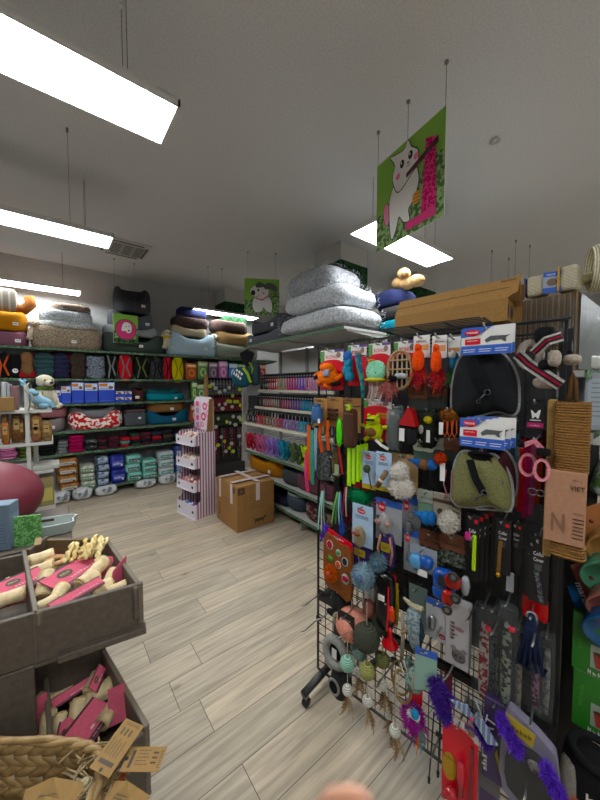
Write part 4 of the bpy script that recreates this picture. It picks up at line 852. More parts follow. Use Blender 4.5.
# ---- row 1: carded cat and dog toys
ORG = mt('#e0701a', 'plush'); W2 = 'on the grid stand'
t, w, h = hang((321, 350, 343.5, 390), .05, 'orange octopus plush on a red and white card at the upper left of the grid', 'cat toy', 'carded_octopus_toy'); kong_card(t, w, h, .3)
b = MB().soft(-.0, -.03, h*.32, w*.85, .05, h*.36, ORG, .8, 18, .15); b.ell(0, -.04, h*.55, w*.28, .03, h*.12, ORG)
for i in range(8): a = math.pi*(.9+.27*i); b.tube([(0, -.03, h*.32), (math.cos(a)*w*.45, -.035, h*.3+math.sin(a)*h*.2), (math.cos(a+.35)*w*.62, -.03, h*.3+math.sin(a+.35)*h*.25)], lambda q: .014-.006*q, ORG if i % 3 else BLACK, 8)
b.build('plush_toy', t); MB().soft(w*.08, -.06, h*.42, w*.3, .01, h*.2, c_('#8a8a9a', 'plastic'), .6, 10).build('belly_label', t)
t, w, h = hang((348, 345, 366.5, 386), .05, 'blue fish toy on a red and white card behind the snake toy', 'cat toy', 'carded_fish_toy'); kong_card(t, w, h, .3)
b = MB(); CYAN = mt('#2a7f9c', 'plush')
for i, (x, z, r) in enumerate(((-.3, .38, .19), (-.27, .55, .17), (-.2, .24, .18), (-.32, .72, .17))): b.soft(x*w, -.03, z*h, r*2.6*w, .03, r*1.5*h, CYAN if i < 3 else mt('#2f5fa0', 'plush'), .8, 12, .3)
b.build('plush_toy', t)
t, w, h = hang((355.5, 353, 365.5, 398), .11, 'long blue and green patterned snake toy hanging in front of a red card', 'cat toy', 'snake_toy'); SN = mt('#24587f', 'two', b='#3f8a6a', scale=60)
MB().tube([(-w*.3, 0, h), (-w*.1, 0, h*.7), (w*.2, 0, h*.35), (w*.25, 0, 0)], lambda q: .014*(1-.5*q), SN, 8).build('snake_body', t)
t, w, h = hang((369, 343, 390.5, 386), .06, 'mint jellyfish plush with white ribbon legs on a red card', 'cat toy', 'carded_jellyfish_toy'); kong_card(t, w, h, .3)
b = MB().soft(0, -.03, h*.34, w*.9, .05, h*.5, mt('#8fd0ae', 'plush'), .9, 18, .03); b.soft(-.0, -.035, h*.14, w*.95, .055, h*.09, mt('#b5a93a', 'plush'), .7, 14); b.build('plush_toy', t)
MB().tube([(-w*.2, -.06, h*.5), (-w*.1, -.06, h*.6), (w*.1, -.06, h*.58)], .004, c_('#c48a2a', 'fabric'), 5).ell(-w*.2, -.06, h*.3, .003, .002, .003, BK, 6).ell(w*.15, -.06, h*.3, .003, .002, .003, BK, 6).build('face', t)
b = MB()
for i in range(6): x = -w*.3+w*.12*i; b.strap([(x, -.03, h*.12), (x+.005, -.035, -h*.1), (x-.01, -.03, -h*rnd.uniform(.25, .5))], .009, .001, c_('#bab4a8') if i % 2 else c_('#b08a8a'))
b.build('ribbon_legs', t)
t, w, h = hang((394, 341, 417, 385), .05, 'toy bundle behind a netted wooden hoop on a red and white card', 'cat toy', 'carded_hoop_toy'); kong_card(t, w, h, .32)
b = MB().torus((0, -.05, h*.33), w*.52, .007, c_('#9a7a52', 'wood'), 26, 6, sz=.42*h/(w*.52)); nv = c_('#1f2c4a', 'fabric')
for i in range(4): x = (-.3+.2*i)*w; b.cyl((x, -.05, h*(.33-.38)), (x, -.05, h*(.33+.38)), .0035, c_('#a58a62', 'wood'), 5)
for i in range(3): z = h*(.15+.2*i); b.cyl((-w*.48, -.052, z), (w*.48, -.052, z), .0035, c_('#a58a62', 'wood'), 5)
b.build('wooden_hoop', t); MB().soft(0, -.03, h*.33, w*.9, .03, h*.72, nv, .9, 16, .05).soft(w*.1, -.062, h*.2, w*.55, .02, h*.12, c_('#aab0b5', 'plush'), .8, 12, .2).build('netting', t)
t, w, h = hang((377, 376, 396, 402), .13, 'dusty pink fluffy feather toy with a black head below the jellyfish', 'cat toy', 'feather_toy', 0)
b = MB()
for i in range(9): a = 3.4+.33*i; b.feather((0, 0, h*.85), (math.cos(a)*w*.6, rnd.uniform(-.02, .02), h*.5+math.sin(a)*h*.55), .02, mt('#8f4f4a', 'plush'), 24)
b.build('feathers', t); MB().ell(w*.3, 0, h*.9, .014, .012, .01, BLACK, 10).tufts(fuzz('', (w*.3, 0, h*.9), (.013, .012, .01), 80), .012, .002, BLACK).build('head', t)
for (x0, x1, y1, lb, sm) in ((413, 431, 390, 'orange bird toy with dark red feathers, left of two', 1), (431.5, 448, 392, 'orange bird toy with dark red feathers, right of two', 1)):
    t, w, h = hang((x0, 336, x1-1, y1-2), .07, lb, 'cat toy', 'bird_toy'); k = MB().box(0, 0, h*.8, w*.95, .002, h*.42, CWH).rect(-w*.4, h*.72, w*.4, h*.83, -.002, c_('#c48a5a')).text('Zolux', 0, h*.88, h*.07, -.003, BK, w*.6).build('card', t)
    MB().soft(0, -.03, h*.52, w*.62, .05, h*.42, mt('#e0501a', 'plush'), .8, 16, .06).soft(.0, -.035, h*.76, w*.35, .04, h*.16, mt('#e0501a', 'plush'), .9, 12).build('bird_body', t)
    b = MB()
    for i in range(8): a = 3.5+.35*i; b.feather((0, -.03, h*.42), (math.cos(a)*w*.6, -.04+rnd.uniform(-.02, .02), h*.35+math.sin(a)*h*.42), .016, mt('#8a1420' if i % 3 else '#a83020', 'plush'), 22)
    b.build('feathers', t)
t, w, h = hang((447, 337, 461, 386), .05, 'blue and white bird toy with a green feather tail beside the orange birds', 'cat toy', 'bird_toy'); k = MB().box(0, 0, h*.8, w*.9, .002, h*.4, CWH).rect(-w*.4, h*.7, w*.4, h*.78, -.002, c_('#c48a5a')).build('card', t)
MB().soft(.2*w, -.03, h*.5, w*.6, .05, h*.36, mt('#2a6f9c', 'plush'), .8, 14, .1).ell(.2*w, -.05, h*.62, .012, .012, .014, mt('#b5b5b0', 'plush'), 10).build('bird_body', t)
b = MB()
for i in range(5): b.feather((0, -.03, h*.35), (-w*.5+.012*i, -.04, h*.02*i), .014, mt('#2c6a2a', 'plush'), 22)
b.build('feathers', t)
# ---- harnesses on cards
def vest(box, off, lab, m, lining, straps, flip=0):
    t, w, h = hang(box, off, lab, 'dog harness', 'dog_vest', 1)
    out = smooth([(-.28, .98), (-.42, .78), (-.48, .4), (-.44, .03), (-.2, -.0), (.2, .12), (.47, .1), (.5, .45), (.42, .75), (.22, .98), (.0, .93)], 5)
    n = len(out); mb = MB(); V = []; cy = .45
    for ring, (k, y) in enumerate(((1, -.02), (1.0, -.045), (.9, -.07), (.6, -.088), (.2, -.094))):
        for (x, z) in out: V.append((x*k*w, y, (cy+(z-cy)*k)*h))
    f = [(r*n+i, r*n+(i+1) % n, (r+1)*n+(i+1) % n, (r+1)*n+i) for r in range(4) for i in range(n)]; f.append(tuple(4*n+i for i in range(n))); f.append(tuple(range(n-1, -1, -1)))
    mb.add(V, f, m, True); mb.build('vest_body', t)
    MB().tube([(x*w, -.046, z*h) for x, z in out], .0055, lining, 6, closed=True).build('piping', t)
    lw = MB()
    for k in range(3): lw.tube([(-.42*w+.06*w*k, -.04+.022*k, .02*h), (0, -.045+.022*k, (-.035*k+.0)*h), (.47*w, -.03+.022*k, (.09-.05*k)*h)], .004, lining, 5); lw.soft(.0, -.03+.022*k, (.03-.025*k)*h, w*.8, .008, h*.05, m, .8, 14)
    lw.build('belly_panel', t)
    MB().soft(0, -.05, h*.93, w*.42, .05, h*.16, straps, .7, 16, .05).soft(0, -.065, h*.99, w*.38, .03, h*.05, straps, .7, 14, .05).build('strap_roll', t)
    MB().strap([(-.02, -.1, h*.9), (.0, -.105, h*.6), (.025, -.1, h*.35)], .022, .004, straps).build('buckle_strap', t)
    MB().torus((.025, -.106, h*.4), .008, .002, DCH, 14, 6).cyl((.018, -.108, h*.37), (.004, -.11, h*.29), .0025, DCH, 6).torus((.002, -.11, h*.27), .005, .0016, DCH, 10, 5).build('clip', t)
    return t
vest((455, 352, 521, 418), .05, 'black dog vest harness with grey reflective piping', c_('#18191b', 'fabric'), c_('#8f9194', 'fabric'), BLACK)
vest((455, 450, 515, 506), .05, 'khaki green dog vest harness with black buckle strap', c_('#6d6c47', 'fabric'), c_('#9a9c9e', 'fabric'), BLACK)
for j, (b_, off, lb) in enumerate((((461.5, 327, 512, 354), .16, 'blue and white card with a grey dog above the black vest'), ((464, 326, 515, 353), .145, 'second card hanging directly behind the front card above the black vest'), ((460, 419, 505, 448), .17, 'blue and white card with a grey dog above the khaki vest'), ((467, 418, 511, 447), .15, 'second card behind the one above the khaki vest'), ((474, 417, 516, 446), .13, 'third card behind the ones above the khaki vest'))):
    t, w, h = hang(b_, off, lb, 'product card', 'harness_card', j in (0, 2)); white_card(t, w, h, band=CBL, foot=None, dog=1)
    MB().add([(-w/2, -.003, h), (-w/2, -.003, h*.66), (-w*.12, -.003, h*.76), (w*.12, -.003, h)], [(0, 1, 2, 3)], CBL).disc(-w*.27, h*.83, w*.16, h*.11, -.0036, CRED, 18).text('TRIXIE', -w*.27, h*.79, h*.1, -.0045, WH, w*.24).build('card_logo', t)
vest((478, 446, 519, 492), .02, 'dark maroon dog vest half hidden behind the khaki vest', c_('#3f1d20', 'fabric'), c_('#77797c', 'fabric'), BLACK)
# ---- row 2
t, w, h = hang((314, 398, 327, 426), .09, 'small blue denim bottle toy on a kraft card', 'dog toy', 'carded_denim_toy'); MB().box(0, 0, h/2, w, .002, h, KRAFT).text('denim', 0, h*.86, h*.07, -.002, INK, w*.6).build('card', t)
MB().soft(0, -.025, h*.42, w*.72, .035, h*.6, mt('#3f5f8a', 'fabric'), .5, 14).soft(0, -.025, h*.75, w*.4, .03, h*.12, mt('#3f5f8a', 'fabric'), .6, 10).build('fabric_toy', t); MB().box(w*.3, -.04, h*.22, .012, .003, .02, WH).build('stitched_label', t)
t, w, h = hang((327, 397, 343, 427), .06, 'kraft card with three brown chew bones', 'dog toy', 'carded_chew_toy'); MB().box(0, 0, h/2, w, .002, h, KRAFT).text('cacao', 0, h*.86, h*.08, -.002, INK, w*.6).build('card', t)
for k in range(3): MB().cyl((-w*.3, -.015, h*(.3+.14*k)), (w*.3, -.015, h*(.3+.14*k)), .006, c_('#4a2f22', 'plush'), 8).build('chew_bone', t)
t, w, h = hang((342, 398, 361, 432), .04, 'large kraft card behind the long brown fabric stick', 'product card', 'kraft_card'); MB().box(0, 0, h/2, w, .002, h, KRAFT).text('Designed', -.02, h*.9, h*.06, -.002, INK, w*.5).build('card', t)
t, w, h = hang((344.5, 405, 356.5, 448), .11, 'long brown fabric stick toy with a lime label', 'dog toy', 'fabric_stick_toy'); MB().soft(0, 0, h*.46, w*.95, .04, h*.92, mt('#4a3226', 'fabric'), .35, 14, .05).build('fabric_stick', t); MB().box(0, -.022, h*.8, w*.8, .002, .004, KRAFTD).box(0, -.015, h*.95, .02, .01, .025, c_('#a5c41e')).build('label_band', t)
t, w, h = hang((364, 399, 391.5, 441), .05, 'yellow avocado cat plush with sunglasses on a red card', 'cat toy', 'carded_avocado_toy'); kong_card(t, w, h, .22)
YL = mt('#a9b52e', 'plush'); b = MB().soft(0, -.03, h*.27, w*.62, .05, h*.42, YL, .9, 18, .04).ell(0, -.035, h*.5, w*.24, .028, h*.13, YL, 14)
for sx in (-1, 1): b.soft(sx*w*.16, -.035, h*.62, w*.12, .02, h*.09, YL, .9, 8); b.tube([(sx*w*.25, -.03, h*.35), (sx*w*.48, -.035, h*.38)], .008, YL, 8); b.tube([(sx*w*.15, -.03, h*.12), (sx*w*.3, -.035, h*.02)], .009, YL, 8)
b.build('plush_toy', t); MB().ell(0, -.055, h*.24, w*.19, .012, h*.11, mt('#6d4a26', 'plush'), 14).build('seed', t); MB().box(-w*.09, -.064, h*.53, w*.15, .004, h*.05, BK).box(w*.09, -.064, h*.53, w*.15, .004, h*.05, BK).box(0, -.064, h*.545, w*.1, .003, .002, BK).build('sunglasses', t)
MB().rect(-.0, h*.55, w*.48, h*.68, -.003, c_('#b8742a')).text('refill', w*.24, h*.6, h*.05, -.004, BK, w*.3).build('card_band', t); MB().strap([(w*.15, -.05, h*.08), (w*.4, -.06, -h*.02), (w*.6, -.05, -h*.1)], .012, .001, CWH).build('tag', t)
t, w, h = hang((391, 405, 405, 450), .03, 'silver clear pouch with dark toys between the avocado and the red cap toy', 'toy pack', 'clear_pouch'); MB().soft(0, -.02, h*.45, w, .05, h*.9, c_('#2a3330', 'plastic'), .6, 14, .15).build('contents', t); MB().soft(0, -.025, h/2, w*1.05, .06, h, mt('#b0b8b8', 'clear', a=.2), .4, 14, .1).build('pouch', t)
t, w, h = hang((404, 407, 421, 448), .08, 'black toy with a shiny red cone cap and white tag', 'cat toy', 'cone_cap_toy'); MB().prism([(-w*.5, h*.58), (w*.5, h*.56), (w*.25, h*.9), (.0, h)], -.05, -.01, c_('#a01c1e', 'gloss')).build('cone_cap', t)
MB().soft(0, -.02, h*.35, w*.8, .05, h*.55, c_('#202022', 'plush'), .8, 14, .2).build('toy_body', t); MB().box(-w*.3, -.05, h*.35, w*.3, .002, h*.3, CWH).build('tag', t)
t, w, h = hang((419, 409, 441, 448), .05, 'black and yellow plush dog toy pack beside the red cone cap', 'cat toy', 'plush_pack'); MB().soft(0, -.02, h*.5, w*.95, .05, h*.95, c_('#1d2019', 'plush'), .7, 16, .2).build('toy_body', t); MB().ell(w*.1, -.045, h*.75, w*.2, .012, h*.1, c_('#a39628', 'plush'), 10).ell(-w*.2, -.045, h*.5, w*.12, .01, h*.12, c_('#a9a8a0', 'plush'), 10).build('face', t); MB().box(w*.15, -.05, h*.35, w*.16, .002, h*.3, CWH).build('tag', t)
t, w, h = hang((440.5, 408, 461, 437), .1, 'brown fur hat shaped toy with orange cord legs', 'cat toy', 'fur_toy'); MB().soft(0, 0, h*.75, w, .06, h*.45, mt('#7a4a1e', 'fur'), .8, 18, .12).tufts(fuzz('', (0, 0, h*.75), (w*.48, .03, h*.2), 400), .012, .002, mt('#6a3f1c', 'plush')).build('fur_body', t)
for x in (-.18, .05, .28): MB().tube([(x*w-.004, -.02, h*.6), (x*w-.008, -.02, h*.2), (x*w, -.02, h*.02), (x*w+.008, -.02, h*.2), (x*w+.006, -.02, h*.6)], .002, c_('#c4521a'), 5).build('cord_leg', t)
MB().box(-w*.35, -.025, h*.3, w*.2, .002, h*.42, CWH).build('tag', t)
LEA = c_('#5f3a28', 'card'); DGC = c_('#262c25')
def header_card(box, off, lb, txt='Lief', base=DGC, k2=None):
    t, w, h = hang(box, off, lb, 'toy pack', 'header_card_pack'); m = MB().box(0, 0, h/2, w, .003, h, base); m.build('pack', t)
    c = MB().prism(smooth([(-w*.48, h*.5), (-w*.48, h*.97), (0, h*1.0), (w*.48, h*.97), (w*.48, h*.5), (0, h*.48)], 4), -.006, -.003, k2 or LEA); c.text(txt, 0, h*.64, h*.16, -.0068, BK if (k2 is None) else c_('#5a7a4a'), w*.6); c.build('header_card', t)
    return t, w, h
header_card((409, 386, 428, 410), .06, 'brown leather look header card on a black pack below the orange birds')
for i, (x0, lb) in enumerate(((430, 'narrow brown edged pack, leftmost of three below the bird toys'), (436, 'narrow brown edged pack, middle one of three below the bird toys'), (442, 'narrow brown edged pack, rightmost of three below the bird toys'))): header_card((x0, 385, x0+5.5, 408), .05, lb, '')
header_card((448, 386, 459, 408), .03, 'brown header card partly behind the black vest')
header_card((414, 439, 434, 462), .07, 'cream header card with pale green lettering above the blue gnome toy', 'Lief', c_('#3d5546'), c_('#a5a893'))
header_card((433, 438, 446, 460), .05, 'pale header card pack between cream and brown ones', 'Lief', c_('#2b332c'), c_('#8f9384'))
header_card((445, 438, 460, 461), .06, 'brown header card left of the khaki vest', 'Lief')
# ---- row 3
for i, (x, c, y0, y1, lb) in enumerate(((309, '#c4501a', 425, 480, 'long orange ribbon teaser hanging at the left edge'), (312, '#2f8a7a', 430, 484, 'long turquoise ribbon teaser at the left edge'), (306.5, '#c43a66', 452, 492, 'pink ribbon teaser hanging lowest at the left edge'), (321.5, '#c4521c', 420, 452, 'orange strap hanging below the denim toy'), (327.5, '#c4521c', 420, 450, 'orange strap hanging right of the first orange strap'), (316, '#7d8f9a', 428, 470, 'pale grey ribbon teaser beside the black pack'))):
    t, w, h = hang((x-1.5, y0, x+1.5, y1), .1, lb, 'cat toy', 'ribbon_teaser', 0); MB().strap([(0, 0, h), (rnd.uniform(-.008, .008), -.01, h*.5), (rnd.uniform(-.015, .015), 0, 0)], w*1.0, .003, c_(c, 'fabric')).build('ribbon', t)
    MB().box(0, .004, h, .012, .006, .02, BLACK).build('clip', t)
t, w, h = hang((337, 419, 342, 447), .12, 'bright green leaf shaped rubber toy', 'cat toy', 'rubber_toy', 0); MB().soft(0, 0, h/2, w*1.2, .02, h, c_('#52c81c', 'gloss'), .9, 14).build('rubber_body', t); MB().torus((0, 0, h*.97), .01, .002, c_('#4fae1c'), 10, 4).build('loop', t)
t, w, h = hang((317, 436, 334, 479), .04, 'clear pouch with black rope contents at the left edge of the grid', 'toy pack', 'clear_pouch'); MB().soft(0, -.02, h*.45, w*.95, .05, h*.9, mt('#17181a', 'two', b='#4a4a4c', scale=70), .6, 16, .12).build('contents', t); MB().soft(0, -.022, h/2, w*1.05, .058, h, mt('#b0b8b8', 'clear', a=.12), .4, 14, .1).build('pouch', t)
t, w, h = hang((332.5, 442, 346, 480), .06, 'olive brown plush hanging toy with a red ribbon', 'cat toy', 'plush_toy'); MB().soft(-.01, 0, h*.45, w*.7, .05, h*.8, mt('#5a4a30', 'plush'), .8, 14, .15).build('toy_body', t); MB().strap([(w*.1, -.02, h), (w*.3, -.025, h*.6), (w*.45, -.02, h*.2)], .012, .002, c_('#a01c28')).build('ribbon', t); MB().box(w*.1, -.03, h*.3, w*.3, .002, h*.3, c_('#8f9a7a')).build('tag', t)
for i, x in enumerate((349, 353.5, 358, 362, 366)):
    t, w, h = hang((x-1.9, 447+i*-1, x+1.9, 486-i*2), .07, ['leftmost', 'second from the left', 'middle', 'fourth from the left', 'rightmost'][i]+' of the five neon yellow strips', 'cat toy', 'neon_strip', 0, group='neon yellow strips'); MB().box(0, 0, h/2, w, .006, h, c_('#a0d818', 'gloss'), .002).rect(-w*.12, h*.1, w*.12, h*.9, -.0035, c_('#c4dc5a')).build('strip', t); MB().box(0, 0, h+.008, w*.6, .004, .016, BLACK).build('clip', t)
def lbcard(box, off, lb, cat='cat toy', name='carded_stick', base=CLB, foot=1, rz=0):
    t, w, h = hang(box, off, lb, cat, name, 1, rz); k = MB().box(0, 0, h/2, w, .002, h, base); y = -.0018
    k.disc(-w*.05, h*.84, w*.2, h*.06, y, CRED, 14).text('TRIXIE', -w*.05, h*.82, h*.05, y-.0006, WH, w*.3)
    for q in range(3): k.rect(-w*.35, h*(.72-.03*q), w*.3, h*(.73-.03*q), y, c_('#33415a'))
    if foot: k.rect(-w/2, 0, w/2, h*.12, y, c_('#a8952a'))
    k.build('card', t); return t, w, h
t, w, h = lbcard((362.5, 451, 376, 489), .08, 'light blue card with a small green ball on a stick'); MB().ell(.0, -.02, h*.56, .016, .014, .018, c_('#3f4a38', 'plush'), 12).cyl((.004, -.015, h*.5), (.018, -.012, h*.05), .003, c_('#4a4a40'), 6).build('toy', t)
t, w, h = lbcard((376, 452, 391.5, 491), .1, 'light blue card with a brown rolled stick'); MB().cyl((-w*.25, -.02, h*.12), (w*.32, -.02, h*.55), .011, mt('#6d543c', 'rawhide'), 10).build('toy', t); MB().cyl((-w*.02, -.022, h*.28), (w*.06, -.022, h*.34), .012, c_('#c9b9a0'), 10).build('band', t)
t, w, h = hang((392, 454, 418, 492), .05, 'kraft card behind a white fur mouse', 'cat toy', 'carded_fur_toy'); MB().box(0, 0, h/2, w, .002, h, c_('#a88a62', 'card')).text('nature', 0, h*.88, h*.06, -.002, INK, w*.5).build('card', t)
FW = mt('#cfc9c0', 'plush'); b = MB().soft(0, -.04, h*.2, w*.95, .06, h*.55, FW, .9, 18, .1).ell(0, -.045, h*.6, w*.3, .035, h*.22, FW, 14); b.tufts(fuzz('', (0, -.04, h*.2), (w*.46, .03, h*.26), 900), .014, .0016, FW).tufts(fuzz('', (0, -.045, h*.6), (w*.3, .035, h*.22), 600), .012, .0016, FW); b.build('fur_mouse', t)
t, w, h = hang((348, 487, 372, 506), .05, 'emerald green fluffy pompom', 'cat toy', 'pompom', 0); GRF = mt('#0f7a4a', 'plush'); MB().ell(0, 0, h/2, w*.42, .03, h*.36, GRF, 14).tufts(fuzz('', (0, 0, h/2), (w*.42, .03, h*.36), 900), .016, .0016, GRF).build('fluff', t)
MB().box(0, .01, h*1.0, w*.6, .004, h*.4, CRED).build('card', t)
# ---- left edge: wands with feathers
def wand(box, off, lb, cf, cs, n=6, w_=.02):
    t, w, h = hang(box, off, lb, 'cat toy', 'feather_wand', 0); MB().cyl((0, .004, h*.98), (0, 0, h*.45), .0025, c_('#7a5a4a'), 6).build('stick', t)
    b = MB()
    for i, c in enumerate(cs): x = (i-len(cs)/2)*.006; b.strap([(x, 0, h*.95), (x*2, -.008, h*.65), (x*3.5, 0, h*.3)], .007, .001, c_(c))
    b.build('ribbons', t); f = MB()
    for i in range(n): f.feather((rnd.uniform(-.01, .01), 0, h*.5), (w*rnd.uniform(-.4, .5), rnd.uniform(-.02, .02), h*rnd.uniform(0, .15)), w_, mt(cf, 'plush'), 26)
    f.build('feathers', t)
wand((316, 488, 331, 550), .1, 'cat wand with purple feathers and mint ribbons at the left edge of the grid', '#5a2ab0', ('#8ac8b4', '#a8b5b0', '#5a8a80'))
wand((333, 490, 346, 540), .09, 'cat wand with green and blue ribbons behind the gingerbread card', '#26408a', ('#6fa84a', '#3a7a5a', '#8fb8a8', '#2f5fa0'), 3)
wand((341, 485, 352, 530), .07, 'cat wand with red and white ribbons beside the white woven mouse card', '#6a1420', ('#a8202c', '#b5b0a8'), 2)
# ---- mouse cards
t, w, h = lbcard((352.5, 505, 373, 546), .1, 'light blue card with an ivory woven mouse', foot=0, name='carded_mouse'); MB().soft(-.0, -.025, h*.28, w*.55, .04, h*.5, mt('#a89a78', 'rope', scale=70), .9, 18).build('mouse_body', t)
MB().ell(-.0, -.05, h*.4, w*.2, .006, h*.05, c_('#7a3a22'), 10).build('face', t); MB().tube([(0, -.02, h*.06), (-.01, -.02, -h*.15), (.0, -.02, -h*.4)], .003, c_('#7d5a44'), 5).build('tail', t)
t, w, h = hang((376, 500, 402, 542), .06, 'white and blue card with a grey plush mouse and pink ears', 'cat toy', 'carded_mouse'); white_card(t, w, h, foot=CBL, base=c_('#9a9c9f'))
MB().soft(-.0, -.03, h*.5, w*.5, .045, h*.5, mt('#8f8d8a', 'plush'), .9, 16, .05).build('mouse_body', t)
for sx in (-1, 1): MB().ell(sx*w*.2, -.055, h*.56, .012, .006, .009, c_('#a87a70', 'plush'), 10).build('ear', t); MB().tube([(sx*w*.18, -.03, h*.2), (sx*w*.28, -.03, -h*.15), (sx*w*.2, -.03, -h*.45)], .005, c_('#a87a66', 'plush'), 6).build('leg', t)
for (b_, o, lb) in (((371, 499, 396, 525), .03, 'blue topped clear pack behind the grey mouse card'), ((402, 497, 421, 545), .04, 'blue topped card with a small grey mouse beside the blue gnome'), ((404, 530, 420, 572), .06, 'blue topped pack with a tabby cat picture above the glossy blue pouch')):
    t, w, h = hang(b_, o, lb, 'cat toy', 'carded_mouse'); white_card(t, w, h, foot=CBL, base=c_('#85888c')); MB().soft(0, -.02, h*.4, w*.4, .03, h*.26, mt('#5d5f60', 'plush'), .9, 12, .1).build('toy', t); MB().torus((0, -.002, h*.62), w*.18, .001, INK, 14, 3).build('print', t)
# ---- gnome and bird toys
def gnome(box, off, lb, cap, body):
    t, w, h = hang(box, off, lb, 'cat toy', 'gnome_toy', 0, 0); MB().tube([(-w*.5, 0, h*.6), (-w*.25, 0, h*.55), (-.0, 0, h*.45)], lambda q: .003+.016*q, mt(cap, 'plush'), 10).build('cap', t)
    MB().ell(w*.08, 0, h*.45, w*.22, .022, h*.32, mt(body, 'plush'), 12).build('head', t); MB().ell(w*.33, 0, h*.5, w*.2, .02, h*.32, mt(cap, 'plush'), 12).build('body', t)
gnome((408, 455, 437, 472), .1, 'blue gnome plush with a brown furry face', '#1f4f8a', '#6a4526')
gnome((413, 505, 436, 528), .1, 'blue bird plush leaning over the dark pouch', '#1f5f9a', '#1f5f9a')
t, w, h = hang((435, 453, 446, 464), .1, 'small orange red pompom', 'cat toy', 'pompom', 0); OP = mt('#b8401c', 'plush'); MB().ell(0, 0, h/2, w*.4, .02, h*.4, OP, 12).tufts(fuzz('', (0, 0, h/2), (w*.4, .02, h*.4), 400), .01, .0015, OP).build('fluff', t)
t, w, h = hang((438, 462, 447, 482), .11, 'white blank price tag on a black toy', 'price tag', 'price_tag', 0); MB().box(0, 0, h/2, w*.55, .002, h*.9, CWH).build('tag', t)
t, w, h = hang((428, 466, 446, 492), .04, 'black furry toy behind the white tag', 'cat toy', 'fur_toy'); MB().soft(0, 0, h/2, w, .05, h, c_('#1a1b1c', 'plush'), .9, 14, .15).build('fur_body', t)
t, w, h = hang((443, 470, 454, 498), .1, 'black teaser toy with two pink cord loops', 'cat toy', 'cord_teaser', 0)
for sx in (-1, 1): MB().tube([(sx*w*.25, 0, h), (sx*w*.35, -.01, h*.5), (sx*w*.2+.006, 0, 0)], .0022, c_('#b06a78'), 6).build('pink_cord', t)
header_card((418, 490, 437, 514), .07, 'grey and mint header card pack above the blue bird', 'Lief', c_('#6f8f78'), c_('#8f948a'))
t, w, h = hang((433, 494, 461, 528), .08, 'beige striped pouch with a white fluffy toy in front', 'cat toy', 'carded_fur_toy'); k = MB().box(0, 0, h/2, w, .01, h, c_('#8f8575', 'card'), .004).rect(-w*.5, h*.72, w*.3, h*.82, -.006, c_('#3d2c20')).disc(-w*.2, h*.45, w*.13, h*.1, -.006, c_('#2c241c'), 14)
for i in range(6): k.add([(w*.2, -.006, h*(.2+.12*i)), (w*.48, -.006, h*(.14+.12*i)), (w*.48, -.006, h*(.19+.12*i)), (w*.2, -.006, h*(.24+.12*i))], [(0, 1, 2, 3)], c_('#4a3a2c'))
k.build('pouch', t)
t, w, h = hang((439, 512, 458, 537), .12, 'white fluffy ball toy with a brown base', 'cat toy', 'pompom', 0); WF = mt('#c4bfb5', 'plush'); MB().ell(0, 0, h*.6, w*.42, .032, h*.36, WF, 14).tufts(fuzz('', (0, 0, h*.6), (w*.42, .032, h*.36), 900), .012, .0016, WF).build('fluff', t); MB().cyl((0, 0, h*.25), (0, 0, 0), .012, c_('#6d543c', 'card'), 8, .006).build('base', t)
for (b_, o, lb) in (((420, 531, 444, 562), .06, 'brown header card on a dark mesh pack below the blue bird'), ((441, 534, 467, 566), .08, 'brown header card on a dark mesh pack below the white fluffy ball')):
    t, w, h = header_card(b_, o, lb, 'Lief', mt('#20261f', 'two', b='#525a4e', scale=80))
# laces
t, w, h = hang((465, 532, 470.5, 540), .13, 'bright pink tag end of a lead', 'lead', 'pink_lead_end', 0); MB().box(0, 0, h/2, w, .01, h, c_('#b82a78', 'gloss'), .003).build('tag', t)
t, w, h = hang((472, 535, 476, 571), .1, 'neon yellow strip beside the black collar packs', 'cat toy', 'neon_strip'); MB().box(0, 0, h/2, w, .006, h, c_('#a8cc1c', 'gloss'), .002).build('strip', t)
# ---- black collar packs
def blackpack(box, off, lb, strap=None, txt='Collar', hk=1):
    t, w, h = hang(box, off, lb, 'collar pack', 'collar_pack', hk); k = MB().box(0, 0, h/2, w, .004, h, c_('#101012', 'plastic')); y = -.0026
    k.rect(w*.12, h*.87, w*.38, h*.93, y, CRED).text(txt, -w*.02, h*.72, h*.08, y, CWH, w*.55).text('Cover', -w*.02, h*.63, h*.08, y, CWH, w*.5)
    for q in range(4): k.rect(-w*.2, h*(.5+.025*q), w*.15, h*(.506+.025*q), y, c_('#8a8a8a'))
    k.build('card', t)
    if strap: MB().strap([(-w*.1, -.012, h*.5), (w*.08, -.016, h*.3), (w*.2, -.012, h*.03)] if strap != 'gold' else [(-w*.1, -.012, h*.62), (-w*.14, -.016, h*.3), (-w*.2, -.012, h*.0)], w*.24, .004, mt('#5f6164', 'two', b='#2f3134', scale=90) if strap != 'gold' else c_('#6d5028', 'fabric')).build('collar', t)
    if strap == 'gold': MB().ell(-w*.2, -.016, 0, .008, .008, .008, c_('#a8842a', 'metal'), 10).build('bell', t)
    return t
for i, x in enumerate((467, 470.5, 474, 477.5, 481)): blackpack((x, 512-i*1.5, x+14, 575), .03+.012*(4-i)*0+.02*i*0, '%s of the overlapping black collar packs left of the gold collar' % ['first', 'second', 'third', 'fourth', 'last'][i]) if False else None
for i, (x0, o, lb) in enumerate(((466, .09, 'frontmost of the thin black collar packs under the khaki vest'), (471, .07, 'second of the thin black collar packs under the khaki vest'), (476, .05, 'third of the thin black collar packs under the khaki vest'), (481, .03, 'rearmost of the thin black collar packs under the khaki vest'))): blackpack((x0, 514-3*i, x0+13, 580), o, lb, hk=i == 0)
blackpack((495, 519, 511, 574), .08, 'black collar pack with a narrow brown collar and gold bell', 'gold')
